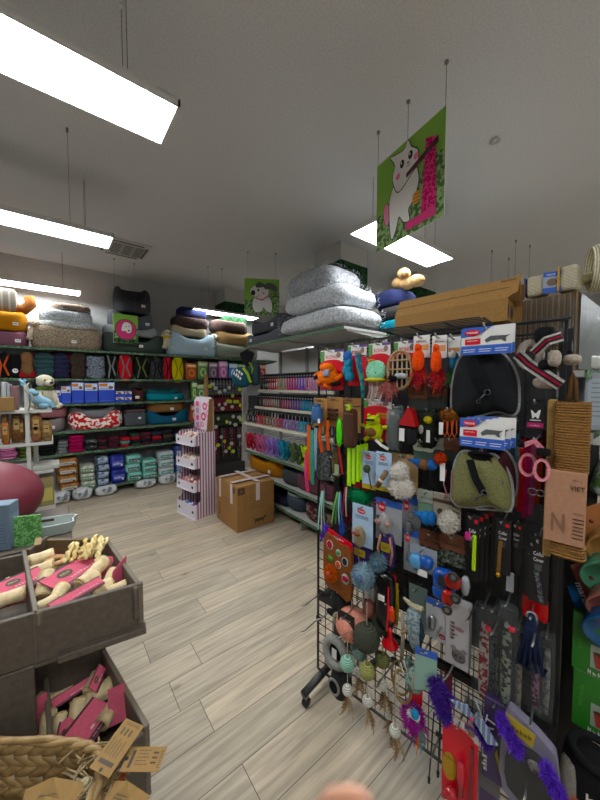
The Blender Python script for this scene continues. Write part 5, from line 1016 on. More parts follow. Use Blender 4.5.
blackpack((511, 522, 522, 572), .04, 'black collar pack behind the one with the gold bell')
blackpack((501, 540, 517, 592), .02, 'black collar pack with a white sticker behind the brown collar')
t, w, h = hang((506, 572, 514, 592), .06, 'white oblong tag hanging below the gold bell', 'price tag', 'price_tag', 0); MB().box(0, 0, h/2, w, .003, h, c_('#8f9095'), .002).build('tag', t)
blackpack((528.5, 537, 549, 603), .1, 'black collar pack with a grey speckled collar', 'grey')
blackpack((525, 540, 541, 598), .07, 'black collar pack slanting behind the grey speckled collar')
MB()
# pink harness with tag
t, w, h = hang((526, 401, 545.5, 428), .09, 'black hang tag with a white winged emblem and a pink stripe', 'hang tag', 'hang_tag'); k = MB().box(0, 0, h/2, w, .003, h, c_('#101012', 'plastic'), .001).rect(-w*.42, h*.02, w*.42, h*.2, -.003, c_('#b8246a')).text('Hurtta', 0, h*.07, h*.09, -.0036, CWH, w*.5)
k.add([(x*w, -.003, z*h) for x, z in ((-.26, .68), (-.16, .64), (-.04, .55), (.04, .55), (.16, .66), (.26, .68), (.22, .52), (.17, .36), (.08, .36), (.04, .42), (-.04, .42), (-.08, .36), (-.17, .36), (-.2, .52))], [tuple(range(14))], WH); k.rect(-w*.28, h*.27, w*.28, h*.31, -.003, CWH); k.build('tag', t)
t, w, h = hang((518, 438, 553, 498), .12, 'pale pink strap harness with a steel ring', 'dog harness', 'strap_harness'); PKF = c_('#d0838f', 'fabric')
MB().torus((-w*.2, -.01, h*.55), w*.24, .0045, PKF, 26, 4, sx=.95, sz=1.55, flat=2.6).build('left_loop', t); MB().torus((w*.22, -.03, h*.52), w*.2, .0045, PKF, 26, 4, sx=1.0, sz=1.75, flat=2.6).build('right_loop', t)
MB().strap([(-w*.42, -.03, h*.86), (0, -.04, h*.98), (w*.3, -.03, h*.8)], .015, .004, PKF).build('back_strap', t); MB().soft(w*.25, -.04, h*.82, .035, .02, .022, BLACK, .5, 10).build('buckle', t); MB().soft(-w*.38, -.03, h*.9, .02, .015, .02, BLACK, .5, 10).build('slider', t)
MB().torus((-w*.02, -.03, h*.14), .01, .0022, DCH, 16, 6).torus((w*.2, -.03, h*.14), .009, .002, DCH, 16, 6).build('ring', t)
for i, (x0, x1, y0, y1, c, n) in enumerate(((514, 518, 430, 505, '#1f6f86', 'teal'), (516, 520, 440, 508, '#7a6048', 'tan'), (519, 524, 436, 512, '#98141f', 'bright red'), (524, 529, 438, 518, '#a01a50', 'crimson'), (530, 535, 438, 516, '#9a3f6a', 'dusky pink'), (536, 541, 438, 505, '#8a3216', 'rust'), (541, 547, 430, 505, '#3a1416', 'dark brown'), (548, 553, 446, 512, '#b8421a', 'orange'))):
    t, w, h = hang((x0, y0, x1, y1), .03+.006*(i % 3), '%s webbing strap hanging behind the pink harness' % n, 'dog lead', 'webbing_lead', 0); MB().strap([(0, 0, h), (.004, -.006, h*.5), (-.003, 0, 0)], w, .003, c_(c, 'fabric')).build('webbing', t); MB().box(0, .002, h-.01, w*.8, .008, .02, BLACK).build('loop', t)
# grey nordic harness at the top right, tangled straps
t, w, h = hang((519, 332, 583, 388), .1, 'tangle of beige harnesses with red and white striped webbing at the top right', 'dog harness', 'striped_harness', 0)
BG = c_('#a09488', 'fabric'); SW = mt('#8a8a88', 'stripe', b='#5a1420', freq=60, axis=0)
def ribbon3(t, pts, nm, w2=.03):
    MB().strap(pts, w2, .004, c_('#b0aaa4', 'fabric')).build(nm, t); MB().strap([(p[0], p[1]-.0035, p[2]) for p in pts], w2*.55, .003, c_('#242428', 'fabric')).build(nm, t); MB().strap([(p[0], p[1]-.0065, p[2]) for p in pts], w2*.2, .003, c_('#8a1c30', 'fabric')).build(nm, t)
ribbon3(t, [(-w*.5, -.03, h*.62), (-w*.3, -.05, h*.42), (0, -.06, h*.2), (w*.2, -.04, h*.05)], 'striped_strap')
ribbon3(t, [(-w*.2, -.08, h*.6), (0, -.1, h*.78), (w*.2, -.08, h*.85)], 'striped_strap', .026)
MB().soft(-w*.02, -.02, h*.1, w*.45, .05, h*.22, BG, .8, 18, .12).build('padded_panel', t); MB().soft(w*.1, -.06, h*.5, w*.22, .05, h*.28, BG, .8, 14, .12).build('padded_panel', t); MB().soft(w*.35, -.03, h*.48, w*.28, .06, h*.18, BG, .8, 14, .12).build('padded_panel', t)
MB().torus((-w*.3, -.02, h*.6), .024, .012, c_('#a39a90', 'fabric'), 16, 6, sz=1.5).build('strap_loop', t); MB().soft(-.01, -.03, h*.92, w*.32, .05, h*.3, BLACK, .5, 14, .08).build('card_holder', t); MB().soft(.0, -.05, h*.4, w*.3, .04, h*.2, BLACK, .8, 14, .15).build('buckle', t)
# wire arm above that harness
MB().cyl((.32, -.02, 1.8), (.49, -.02, 1.8), .004, BM, 6).cyl((.35, -.02, 1.8), (.35, -.02, 1.72), .004, BM, 6).cyl((.47, -.02, 1.8), (.47, -.02, 1.7), .004, BM, 6).build('top_bracket', stand)
# ---- lower grid
t, w, h = hang((327, 533, 353, 592), .1, 'brown gingerbread coloured plush sheet with round Christmas patches and a red header', 'cat toy', 'patch_toy'); GB = mt('#7d4a26', 'plush')
MB().prism(smooth([(-w*.5, h*.12), (-w*.5, h*.9), (-w*.2, h*.93), (w*.1, h*.85), (w*.5, h*.78), (w*.5, h*.0), (0, h*.03)], 3), -.02, 0, GB).build('plush_sheet', t)
MB().prism([(-w*.45, h*.9), (-w*.4, h*1.02), (w*.5, h*.9), (w*.5, h*.78)], -.012, -.002, CRED).text('MERRY', .0, h*.9, h*.05, -.014, WH, w*.5).build('header_card', t)
for i, (x, z, r, c1, c2) in enumerate(((-.28, .78, .13, '#b5b0a5', '#a81e3a'), (.05, .7, .1, '#a5b5a0', '#4a7a4a'), (.3, .6, .12, '#b5b0a8', '#1c2430'), (-.25, .55, .1, '#3f7a30', '#5a9a3a'), (.05, .5, .11, '#c9c2b5', '#b8452a'), (.32, .32, .14, '#9ab5a8', '#a81e3a'))):
    MB().soft(x*w, -.021, z*h, r*2*w, .006, r*2.4*w, mt(c1, 'plush'), .9, 14).soft(x*w, -.0235, z*h+.002, r*1.5*w, .006, r*(1.2 if i % 2 else 1.9)*w, mt(c2, 'plush'), .7 if i % 2 else 1, 12, .3).build('patch', t)
t, w, h = hang((353, 528, 371, 566), .04, 'gingerbread plush sheet with red header, second one behind', 'cat toy', 'patch_toy'); MB().box(0, -.005, h*.45, w, .02, h*.9, GB).box(0, -.012, h*.92, w, .012, h*.16, CRED).build('plush_sheet', t)
for (b_, lb) in (((354, 540, 372, 567), 'violet cat nip pouch with yellow label behind the blue pompom'), ((381, 532, 396, 566), 'violet cat nip pouch with yellow label behind the grey mouse legs')):
    t, w, h = hang(b_, .05, lb, 'toy pack', 'catnip_pouch'); MB().soft(0, -.01, h/2, w, .03, h, c_('#3a2664', 'plastic'), .4, 14, .06).build('pouch', t); MB().box(0, -.028, h*.62, w*.6, .002, h*.25, c_('#a8952a')).text('CAT', 0, h*.57, h*.12, -.030, BK, w*.35).build('yellow_label', t)
def pom(box, off, lb, c, core=None, string=.0, n=900, ln=.018, sp=.0016):
    t, w, h = hang(box, off, lb, 'cat toy', 'pompom', 0); m = mt(c, 'plush'); MB().ell(0, 0, h/2, w*.36, w*.36, h*.36, m, 14).tufts(fuzz('', (0, 0, h/2), (w*.36, w*.36, h*.36), n), ln, sp, m).build('fluff', t)
    if core: MB().soft(0, -w*.36, h*.55, w*.35, .02, h*.3, mt(core, 'plastic'), .9, 12, .3).build('tinsel', t)
    if string: MB().tube([(0, 0, h*.1), (.004, 0, -string*.5), (0, 0, -string)], .004, c_('#6d6258', 'plush'), 6).build('tail', t)
    return t
pom((326, 565, 337, 581), .13, 'small orange fluffy tuft at the edge of the gingerbread sheet', '#c4601a', '#b84a3a')
pom((352, 561, 375, 591), .14, 'large pale blue fluffy pompom', '#7f97a3', '#4a5f80', .06)
pom((371, 553, 386, 572), .1, 'smaller pale blue fluffy pompom behind the large one', '#6a8590', '#3a5570')
t, w, h = hang((378, 572, 396, 628), .1, 'black slim bag with a red zip and white label', 'pet bag', 'slim_bag'); MB().soft(0, -.01, h*.5, w, .04, h, c_('#101011', 'gloss'), .45, 18, .04).build('bag_body', t); MB().strap([(w*.3, -.035, h*.85), (w*.32, -.038, h*.4), (w*.2, -.03, h*.05)], .006, .003, CRED).build('zip', t); MB().box(-w*.1, -.034, h*.6, w*.35, .002, h*.1, WH).text('SALE', -w*.1, h*.58, h*.04, -.0355, CRED, w*.25).build('label_tag', t)
for (b_, c, lb) in (((391, 575, 396, 622), '#a8202a', 'red lead strip right of the slim black bag'), ((394, 583, 398, 625), '#b8962a', 'yellow lead strip right of the slim black bag')):
    t, w, h = hang(b_, .08, lb, 'lead', 'webbing_lead', 0); MB().strap([(0, 0, h), (.004, 0, h*.4), (0, 0, 0)], w, .003, c_(c, 'fabric')).build('webbing', t)
t, w, h = hang((364, 584, 378, 602), .08, 'pair of small white fluffy mice behind the blue pompom', 'cat toy', 'fur_mouse', 0); 
for sx in (-1, 1): MB().ell(sx*w*.25, 0, h*.5, w*.24, .02, h*.4, mt('#a5a39f', 'plush'), 12).ell(sx*w*.25, -.015, h*.15, .004, .004, .004, BK, 6).build('mouse', t)
t, w, h = hang((333, 588, 351, 614), .06, 'black dog cap on the lower left of the grid', 'dog hat', 'dog_hat'); MB().soft(0, 0, h*.5, w, .09, h*.9, c_('#232624', 'fabric'), .8, 18, .1).build('cap_body', t); MB().soft(-w*.1, -.05, h*.2, w*.8, .03, h*.2, c_('#101112', 'fabric'), .8, 14, .05).build('peak', t)
t, w, h = hang((338, 613, 354.5, 637), .15, 'black product tag with white barcode label before the pink ball', 'hang tag', 'hang_tag'); MB().box(0, 0, h/2, w, .003, h, c_('#151516', 'plastic')).rect(-w*.38, h*.12, w*.15, h*.42, -.002, WH).rect(-w*.3, h*.2, w*.05, h*.36, -.0026, INK).text('fluff', 0, h*.7, h*.12, -.002, CWH, w*.6).build('tag', t)
t, w, h = hang((333, 608, 344, 632), .12, 'cream ringed dish toy left of the black barcode tag', 'cat toy', 'ring_dish', 0); MB().torus((0, 0, h/2), w*.38, .009, mt('#a9a28c', 'rope', scale=90), 22, 8, sz=1.15).soft(0, .01, h/2, w*.7, .015, h*.6, c_('#3d3f3a', 'fabric'), .9, 14).build('ring', t)
def ball(px, py, rx, off, lb, c, kind='rope', string=None, cat='cat toy', feather=None):
    l, w, h = FG.rect(px-rx, py-rx*1.05, px+rx, py+rx*1.05, off); t = thing('toy_ball', lb, cat, l, FG.a); r = h/2
    MB().ell(0, 0, r, r, r, r, mt(c, kind, **({'scale': 60} if kind == 'rope' else {})), 20).build('ball', t)
    if string: q = FG.pt(px, string, off).z-l.z; MB().cyl((0, 0, r*1.9), (0, 0, q), .0022, c_('#a59c88', 'fabric'), 5).build('string', t)
    if feather:
        f = MB()
        for i in range(5): f.feather((0, 0, r*.2), (rnd.uniform(-.04, .04), rnd.uniform(-.02, .02), -feather*rnd.uniform(.7, 1.3)), .016, mt(rnd.choice(['#8a6f50', '#6d5238', '#a08a6c']), 'plush'), 22)
        f.build('feathers', t)
    return t
ball(352, 624, 14.5, .1, 'salmon pink felt ball behind the black barcode tag', '#cf8a76', 'plush', 596)
ball(372, 609, 8.5, .04, 'dusty pink ball behind the slim black bag', '#8f5a50', 'plush')
ball(367, 637.5, 12.5, .14, 'large dark olive grey sisal ball hanging on a cream cord', '#4a4d40', 'rope', 602)
ball(382.5, 625, 9.5, .08, 'dark olive grey sisal ball behind the white hook', '#3c3f35', 'rope')
ball(360, 651, 7.5, .12, 'grey teal sisal ball below the large dark ball', '#7d968c', 'rope')
ball(347.5, 663.5, 6.8, .16, 'mint green sisal ball, lowest left', '#9ccbb4', 'rope', 640)
ball(367.5, 671, 7.2, .16, 'pale olive sisal ball with a white ball hanging under it', '#a5a565', 'rope', 648)
ball(382.5, 660, 6.8, .12, 'pale olive sisal ball below the red suction cup', '#76784a', 'rope', 636)
ball(355, 647, 4.5, .05, 'small white ball high behind the teal sisal ball', '#a9a598', 'rope')
ball(373.5, 664, 3.8, .05, 'small white ball behind the two olive balls', '#a9a598', 'rope', None, feather=.06)
for (px, py, r, st, o, lb) in ((347.5, 690, 4.8, 671, .16, 'white ball with brown feathers under the mint green ball'), (367.5, 701, 4.8, 679, .16, 'white ball with brown feathers under the pale olive ball'), (382.5, 685, 4.6, 667, .12, 'white ball with brown feathers under the right olive ball'), (395, 730.5, 5.2, 668, .17, 'white ball with a mint base, hanging lowest of all the balls'), (388.5, 714, 4, 690, .08, 'white ball half behind the bamboo ring string'), (358.5, 672, 4.2, 656, .08, 'white ball with long brown feathers under the grey teal ball')): ball(px, py, r, o, lb, '#dcd9cc', 'rope', st, feather=.09)
t, w, h = hang((383, 628, 398, 645), .13, 'glossy red rubber suction cup toy', 'dog toy', 'suction_cup_toy', 0); MB().lathe([(w*.5, 0), (w*.48, .008), (w*.2, h*.35), (w*.13, h*.6), (w*.13, h), (0, h)], c_('#a0121c', 'gloss'), 20).build('suction_cup', t)
t, w, h = hang((387, 606, 396, 624), .13, 'orange plastic clip hanging above the red suction cup', 'clip', 'plastic_clip', 0); MB().soft(0, 0, h*.5, w*.7, .02, h*.8, c_('#c43a1a', 'gloss'), .7, 12, .1).torus((0, 0, h*.85), .008, .003, c_('#c43a1a', 'gloss'), 10, 5).build('clip', t)
# oval beds / rings at the bottom left
t, w, h = hang((324.5, 637, 347, 668), .1, 'pale grey knitted cat slipper bed with black inside at the bottom left of the grid', 'pet bed', 'round_pet_shell', 0); MB().torus((0, 0, h*.5), h*.4, .02, mt('#8f8e88', 'fabric'), 26, 10, sx=w*.42/(h*.4)).build('rim', t); MB().soft(0, .02, h*.5, w*.8, .04, h*.8, c_('#17181a', 'fabric'), .9, 18).build('inside', t); MB().box(0, -.01, h*.5, w*.2, .002, h*.3, CWH).build('tag', t)
t, w, h = hang((326, 655, 345, 672), .05, 'white bed edge with brown and black stripes under the grey slipper bed', 'pet bed', 'pet_shell_edge', 0)
for k, c in enumerate(('#9a958a', '#3a2c24', '#8f8a80')): MB().torus((.01*k, .01*k, h*(.5-.06*k)), h*.5, .007, c_(c, 'fabric'), 22, 6, sx=w*.5/(h*.5)).build('rim', t)
t, w, h = hang((333, 664, 350, 698), .04, 'black and white felt cat cave with a round hole behind the mint ball', 'cat cave', 'cat_cave', 0); MB().soft(0, 0, h/2, w, .1, h, mt('#2a2b2c', 'plush'), .85, 18, .03).build('shell', t); MB().torus((-.01, -.05, h*.5), w*.3, .006, c_('#8a8a84', 'fabric'), 18, 6, sz=1.2).disc(-.01, h*.5, w*.28, w*.34, -.052, BLACK, 16).build('entrance', t)
# fish and bamboo ring
t, w, h = hang((403, 602, 424, 652), .12, 'grey speckled fish plush with a cream tail hanging upside down', 'cat toy', 'fish_toy', 0); FI = mt('#8a9698', 'two', b='#5f6f76', scale=90)
MB().tube([(0, 0, h*.95), (-.0, 0, h*.8), (.004, 0, h*.5), (.01, 0, h*.2), (.012, 0, 0)], lambda q: .006+.024*math.sin(min(1, q*1.05)*math.pi)**.8, FI, 12).build('fish_body', t); MB().tube([(w*.35, -.004, h*.75), (w*.42, -.004, h*.45), (w*.3, -.004, h*.12)], lambda q: .004+.008*math.sin(q*math.pi), c_('#22343f', 'plush'), 8).build('dark_back', t)
MB().tube([(-w*.5, 0, h*1.0), (-w*.1, 0, h*.92), (w*.35, 0, h*.93), (w*.45, 0, h*.97)], lambda q: .005+.006*math.sin(q*3.1), mt('#a39a80', 'plush'), 8).build('tail_fin', t); MB().tube([(-w*.2, -.02, h*.5), (-w*.4, -.025, h*.35)], .005, c_('#8f7a60', 'plush'), 6).build('side_fin', t)
t, w, h = hang((391, 661, 412, 700), .13, 'bamboo double ring toy hanging on a white cord', 'bird toy', 'bamboo_ring', 0); BMB = mt('#7d6438', 'wood'); MB().torus((-w*.05, 0, h*.55), w*.42, .004, BMB, 26, 6, sz=h*.42/(w*.42)).build('ring', t); MB().torus((w*.1, -.01, h*.42), w*.4, .0055, BMB, 26, 6, sz=h*.4/(w*.4)).build('ring', t)
q = FG.pt(402, 612, .13).z-t.location.z; MB().tube([(0, 0, h*.98), (.004, -.0, h+(q-h)*.5), (0, 0, q)], .007, c_('#8f8674', 'fabric'), 8).build('wrapped_stick', t); MB().tube([(0, -.01, h), (.015, -.015, h*.8), (.03, -.01, h*.85), (.01, -.01, h*1.1)], .003, c_('#a9a598'), 6).tube([(0, -.01, h), (-.01, -.01, h*.3), (-.006, -.01, -.05)], .002, c_('#a9a598'), 5).build('cord', t)
t, w, h = hang((404, 660, 427, 692), .12, 'grey green speckled mouse head toy with two ears', 'cat toy', 'mouse_toy', 0); MO = mt('#4f6a66', 'two', b='#7f9288', scale=70); MB().ell(0, 0, h*.42, w*.42, .04, h*.4, MO, 18).ell(-w*.3, 0, h*.85, w*.16, .015, h*.18, MO, 12).ell(w*.1, -.03, h*.55, w*.1, .015, h*.25, mt('#9a9278', 'plush'), 12).build('plush_head', t)
t, w, h = hang((404, 697, 427, 748), .12, 'magenta and rainbow feather bird toy with a bright blue head', 'cat toy', 'feather_bird', 0); f = MB()
for i, c in enumerate(('#a02a8f', '#a02a8f', '#8a2080', '#b0307a', '#c4621a', '#2a8a9a', '#8f6a4a', '#a02a8f')): f.feather((0, 0, h*.7), (math.cos(3.5+.35*i)*w*.55, rnd.uniform(-.02, .02), h*.42+math.sin(3.5+.35*i)*h*.45), .018, mt(c, 'plush'), 30)
f.tufts(fuzz('', (-.01, 0, h*.6), (w*.4, .03, h*.2), 900), .02, .0018, mt('#98288a', 'plush')); f.build('feathers', t)
MB().ell(w*.12, -.03, h*.82, .014, .014, .018, c_('#2a7fae', 'plush'), 12).box(0, -.02, h*.72, w*.5, .02, .012, CWH).build('head', t); MB().box(.0, .01, h*1.0, w*.5, .003, h*.3, CRED).build('card', t)
# packs around
t, w, h = hang((409, 586, 427, 628), .04, 'sage green blank board behind the fish', 'product card', 'board_card'); MB().box(0, 0, h/2, w, .003, h, c_('#6f8078')).build('card', t)
t, w, h = hang((415, 646, 437, 690), .14, 'mint blank blister card with blue header tilted towards the camera', 'cat toy', 'carded_mouse', 1, R(38)); MB().box(0, 0, h*.42, w, .004, h*.84, c_('#86a598')).prism([(-w/2, h*.84), (-w/2, h), (w/2, h*.86), (w/2, h*.7)], -.004, -.002, CBL).text('TRIXIE', -.01, h*.85, h*.05, -.005, WH, w*.35).build('card', t)
t, w, h = hang((426, 600, 447.5, 640), .08, 'white card with a silver toy and round red logo', 'cat toy', 'carded_silver_toy'); white_card(t, w, h, logo='', base=c_('#a8a6a6'), foot=CBL); MB().soft(-.01, -.015, h*.45, w*.35, .025, h*.35, mt('#8f9092', 'metal'), .8, 12, .2).build('silver_toy', t); MB().disc(w*.28, h*.16, w*.16, w*.13, -.003, c_('#7a1f2c'), 16).text('CAT', w*.28, h*.14, h*.04, -.004, WH, w*.2).build('logo', t)
t, w, h = hang((447, 601, 470.5, 664), .07, 'tall white box with dark side lettering and a mouse picture', 'cat toy', 'toy_box'); b = MB().box(0, -.0, h/2, w, .04, h, c_('#a09c9c'), .002).text('Rolly', -w*.3, h*.55, h*.16, -.022, INK, h*.3, rot=-1.57).disc(w*.1, h*.62, w*.2, w*.1, -.022, c_('#8a5a6a'), 14).soft(w*.1, -.022, h*.2, w*.6, .006, h*.2, c_('#5f5a58', 'plush'), .9, 14)
for sx in (-1, 1): b.disc(w*.1+sx*w*.22, h*.3, w*.12, w*.12, -.0225, c_('#6d6664'), 12); b.disc(w*.1+sx*w*.1, h*.21, .004, .004, -.027, BK, 8)
b.build('box_body', t)
t, w, h = hang((410, 547, 437, 572), .1, 'glossy light blue fish shaped pouch in a clear pack', 'cat toy', 'foil_pouch'); MB().soft(-w*.2, -.02, h*.45, w*.5, .04, h*.6, c_('#4f86b0', 'gloss'), .8, 16, .1).soft(w*.2, -.02, h*.55, w*.5, .035, h*.5, c_('#1d4f9a', 'gloss'), .8, 14, .12).build('pouch', t); MB().box(0, .0, h*.5, w, .002, h, c_('#8a8f95')).build('card', t)
t, w, h = hang((433, 557, 471, 603), .12, 'blue and red toy racing car pack with silver wheels', 'dog toy', 'toy_car_pack'); MB().soft(-w*.12, -.02, h*.5, w*.65, .05, h*.5, c_('#16428a', 'gloss'), .7, 18, .12).soft(-w*.2, -.02, h*.22, w*.5, .045, h*.3, c_('#1a4a96', 'gloss'), .7, 14, .12).build('blue_body', t); MB().soft(w*.15, -.05, h*.66, w*.42, .03, h*.3, c_('#8a1f18', 'gloss'), .7, 14, .1).soft(w*.05, -.055, h*.3, w*.3, .03, h*.3, c_('#98241a', 'gloss'), .7, 14, .1).build('red_part', t)
for (x, z) in ((.22, .85), (.28, .42), (.08, .12)): MB().torus((x*w, -.075, z*h), .012, .005, c_('#1d1d1f', 'plastic'), 16, 6, flat=1.2).disc(x*w, z*h, .009, .009, -.078, mt('#9a9a9a', 'metal'), 12).build('wheel', t)
MB().box(-w*.1, -.056, h*.6, w*.2, .004, h*.2, c_('#17181a')).build('window_part', t); MB().soft(w*.42, -.03, h*.6, w*.22, .03, h*.4, c_('#8a8d8f', 'gloss'), .8, 12, .1).build('silver_tail', t)
t, w, h = hang((415, 566, 434, 582), .13, 'white price tag in front of the blue pouch', 'price tag', 'price_tag', 0); MB().box(-w*.1, 0, h*.5, w*.5, .002, h*.4, CWH).build('tag', t)
# clear tube packs
def tubepack(box, off, lb, mc, hk=1, red=1):
    t, w, h = hang(box, off, lb, 'collar pack', 'tube_pack', hk); MB().soft(-.0, -.015, h*.45, w*.42, .02, h*.78, mc, .5, 14, .05).build('collar', t); MB().soft(0, -.015, h/2, w, .045, h, mt('#7a807e', 'clear', a=.09), .35, 16, .08).build('pouch', t)
    MB().box(0, -.03, h*.92, w*.5, .004, h*.1, c_('#1f1f20', 'plastic')).build('hanger', t)
    if red: MB().soft(w*.25, -.045, h*.84, .02, .012, .018, c_('#b0283a', 'gloss'), .9, 12).build('red_disc', t)
tubepack((474, 602, 496, 702), .09, 'clear bag with a red and white checked collar', mt('#8a8480', 'two', b='#6a1420', scale=60))
tubepack((487, 606, 502, 706), .05, 'clear bag with a black chain, behind the red and white one', mt('#1d1d1e', 'two', b='#55565a', scale=80), red=0)
tubepack((496, 600, 519, 716), .09, 'clear bag with a black collar lettered in silver', mt('#2a2b28', 'two', b='#75776c', scale=70))
tubepack((512, 622, 527, 722), .06, 'clear bag with a brown and white patterned strap beside the silver lettered one', mt('#5f5650', 'two', b='#857a72', scale=70), red=0)
t, w, h = hang((523, 590, 548, 618), .04, 'red plastic hanger of the packs behind the navy cords', 'hanger', 'plastic_hanger'); MB().prism(smooth([(-w*.5, 0), (-w*.45, h), (0, h*.8), (w*.45, h*.95), (w*.5, 0), (0, h*.1)], 3), -.006, 0, c_('#a01418', 'gloss')).build('hanger_body', t)
t, w, h = hang((518, 612, 545, 668), .1, 'bundle of navy blue cords held by a silver clip', 'cord bundle', 'cord_bundle')
for i in range(9): x = -.5+i/8; MB().tube([(x*.012, -.01, h), (x*w*.5, -.02, h*.6), (x*w, -.015+.01*(i % 2), h*.02), (x*w+.006, -.005, h*.12)], .0045, c_('#111a33', 'fabric'), 6).build('cord', t)
MB().torus((0, -.012, h*.97), .012, .003, CHR, 14, 6).build('clip', t)
tubepack((527, 655, 545, 708), .08, 'dark purple dotted strap in a clear bag under the navy cords', mt('#2a1526', 'two', b='#6d4a60', scale=80), 0, 0)
tubepack((538, 630, 556, 716), .05, 'clear bag with a pale strap and red end at the right of the navy cords', mt('#4a4c4e', 'two', b='#6d6a68', scale=60), red=0)
# bottom cards
t, w, h = hang((442, 719, 478, 812), .12, 'red card with a pink laser toy and yellow round print at the bottom', 'cat toy', 'carded_laser_toy'); kong_card(t, w, h, .15)
MB().disc(-w*.28, h*.42, w*.21, h*.15, -.003, c_('#a8862a'), 24).text('Laser', -w*.28, h*.5, h*.04, -.004, BK, w*.3).build('yellow_print', t); MB().cyl((w*.08, -.018, h*.25), (w*.08, -.018, h*.6), .011, c_('#a83038', 'gloss'), 16).build('laser_pointer', t); MB().soft(-w*.18, -.025, h*.2, w*.4, .04, h*.14, c_('#a02a30', 'gloss'), .9, 16, .1).soft(-w*.18, -.05, h*.15, w*.28, .03, h*.08, c_('#b5adb0', 'gloss'), .9, 12).build('mouse_shell', t)
MB().box(w*.35, -.006, h*.45, w*.08, .006, h*.7, c_('#6f2028', 'plastic')).build('stick', t)
t, w, h = hang((484, 698, 508, 780), .1, 'violet box standing open with white lettering and yellow edge', 'cat toy', 'violet_box'); MB().box(0, 0, h*.5, w, .03, h, c_('#33204f', 'plastic'), .004).text('CAT', -w*.1, h*.6, h*.14, -.017, CWH, h*.36, rot=1.4).text('PLAY', -w*.3, h*.2, h*.08, -.017, CWH, h*.2, rot=1.57).build('box_body', t); MB().add([(w*.1, -.02, h*.45), (w*.5, -.02, h*.05), (w*.5, -.02, h*.0), (w*.02, -.02, h*.38)], [(0, 1, 2, 3)], c_('#a8932a')).build('yellow_band', t)
t, w, h = hang((505, 716, 558, 800), .12, 'rounded cat toy box in yellow and lilac with a big clear window', 'cat toy', 'window_box'); out = smooth([(-w*.5, 0), (-w*.5, h*.95), (-w*.2, h*1.0), (w*.3, h*.86), (w*.5, h*.7), (w*.5, 0)], 3)
MB().prism(out, -.03, 0, c_('#6d6878')).prism([(-w*.48, h*.8), (-w*.48, h*.97), (w*.1, h*.9), (w*.05, h*.74)], -.032, -.03, c_('#a08a2c')).text('magic', -w*.15, h*.82, h*.08, -.034, INK, w*.4).build('box_body', t); MB().prism(smooth([(-w*.4, h*.1), (-w*.4, h*.6), (0, h*.72), (w*.36, h*.6), (w*.36, h*.05)], 3), -.034, -.031, c_('#26282a', 'gloss')).build('window_pane', t); MB().soft(w*.12, -.035, h*.55, w*.36, .01, h*.14, mt('#5a5658', 'two', b='#8a8684', scale=60), .9, 14).build('cat_picture', t)
t, w, h = hang((478, 760, 500, 812), .05, 'grey and white flat pack with lilac print between the red card and the violet box', 'product card', 'flat_pack'); MB().box(0, 0, h/2, w, .01, h, c_('#77787c')).rect(-w*.4, h*.1, w*.4, h*.4, -.006, c_('#55466a')).build('pack', t)
for (b_, o, lb, a) in (((425, 675, 455, 700), .12, 'long purple feather boa piece above the striped bow', .2), ((430, 690, 452, 722), .15, 'dark violet feather tuft left of the striped bow', -.2), ((475, 722, 492, 745), .14, 'dark violet feather tuft right of the striped bow', 0), ((497, 718, 524, 752), .16, 'bright violet feather bunch over the violet box', .4), ((540, 768, 570, 806), .18, 'largest bright violet feather bunch at the bottom edge', 0)):
    t, w, h = hang(b_, o, lb, 'cat toy', 'feather_bunch', 0); f = MB(); m1 = mt('#5a30b0' if 'bright' in lb or 'largest' in lb else '#48288a', 'plush')
    for i in range(16): an = i/16*6.28; f.feather((math.cos(an)*w*.2, 0, h*(.5-.25*math.cos(an))), (math.cos(an)*w*rnd.uniform(.35, .6), rnd.uniform(-.03, .01), h*(.5-.3*math.cos(an))+math.sin(an)*h*rnd.uniform(.2, .4)), .009, m1 if i % 3 else mt('#7a4fc0', 'plush'), 26)
    for q in (-1, -.3, .4, 1): f.tufts(fuzz('', (q*w*.28, 0, h*(.5-q*.25)), (w*.12, .015, h*.13), 350), .018, .0014, m1)
    f.build('feathers', t)
t, w, h = hang((566, 786, 590, 812), .18, 'orange feather tuft at the bottom right corner', 'cat toy', 'feather_bunch', 0); f = MB()
for i in range(8): an = i/8*3.14; f.feather((0, 0, 0), (math.cos(an)*w*.5, rnd.uniform(-.02, .02), math.sin(an)*h*.7), .014, mt('#b0521a', 'plush'), 24)
f.build('feathers', t)
t, w, h = hang((448, 700, 500, 733), .17, 'lilac and mint striped ribbon bow on a wand', 'cat toy', 'ribbon_bow', 0); LS = mt('#6f6a9a', 'stripe', b='#8fb0a8', freq=70, p=.6)
MB().prism([(-w*.45, h*.6), (-w*.1, h*.75), (0, h*.5), (-w*.1, h*.42)], -.006, 0, LS).build('bow_wing', t); MB().prism([(0, h*.5), (w*.1, h*.75), (w*.48, h*.15), (w*.3, h*.0)], -.008, -.002, LS).build('bow_wing', t); MB().tube([(0, -.01, h*.5), (.03, -.02, h*.8), (.01, -.02, h*1.2)], .0025, c_('#8f8f92', 'plastic'), 6).build('wire', t); MB().ell(0, -.015, h*.5, .006, .006, .006, c_('#b8306a'), 8).build('knot', t)
for (b_, o, lb, c) in (((437, 680, 444, 722), .03, 'light blue card behind the violet feathers', '#5f7f9a'), ((444, 672, 452, 720), .02, 'red and grey card behind the purple feather boa', '#6a2030')):
    t, w, h = hang(b_, o, lb, 'product card', 'board_card'); MB().box(0, 0, h/2, w, .003, h, c_(c)).build('card', t)
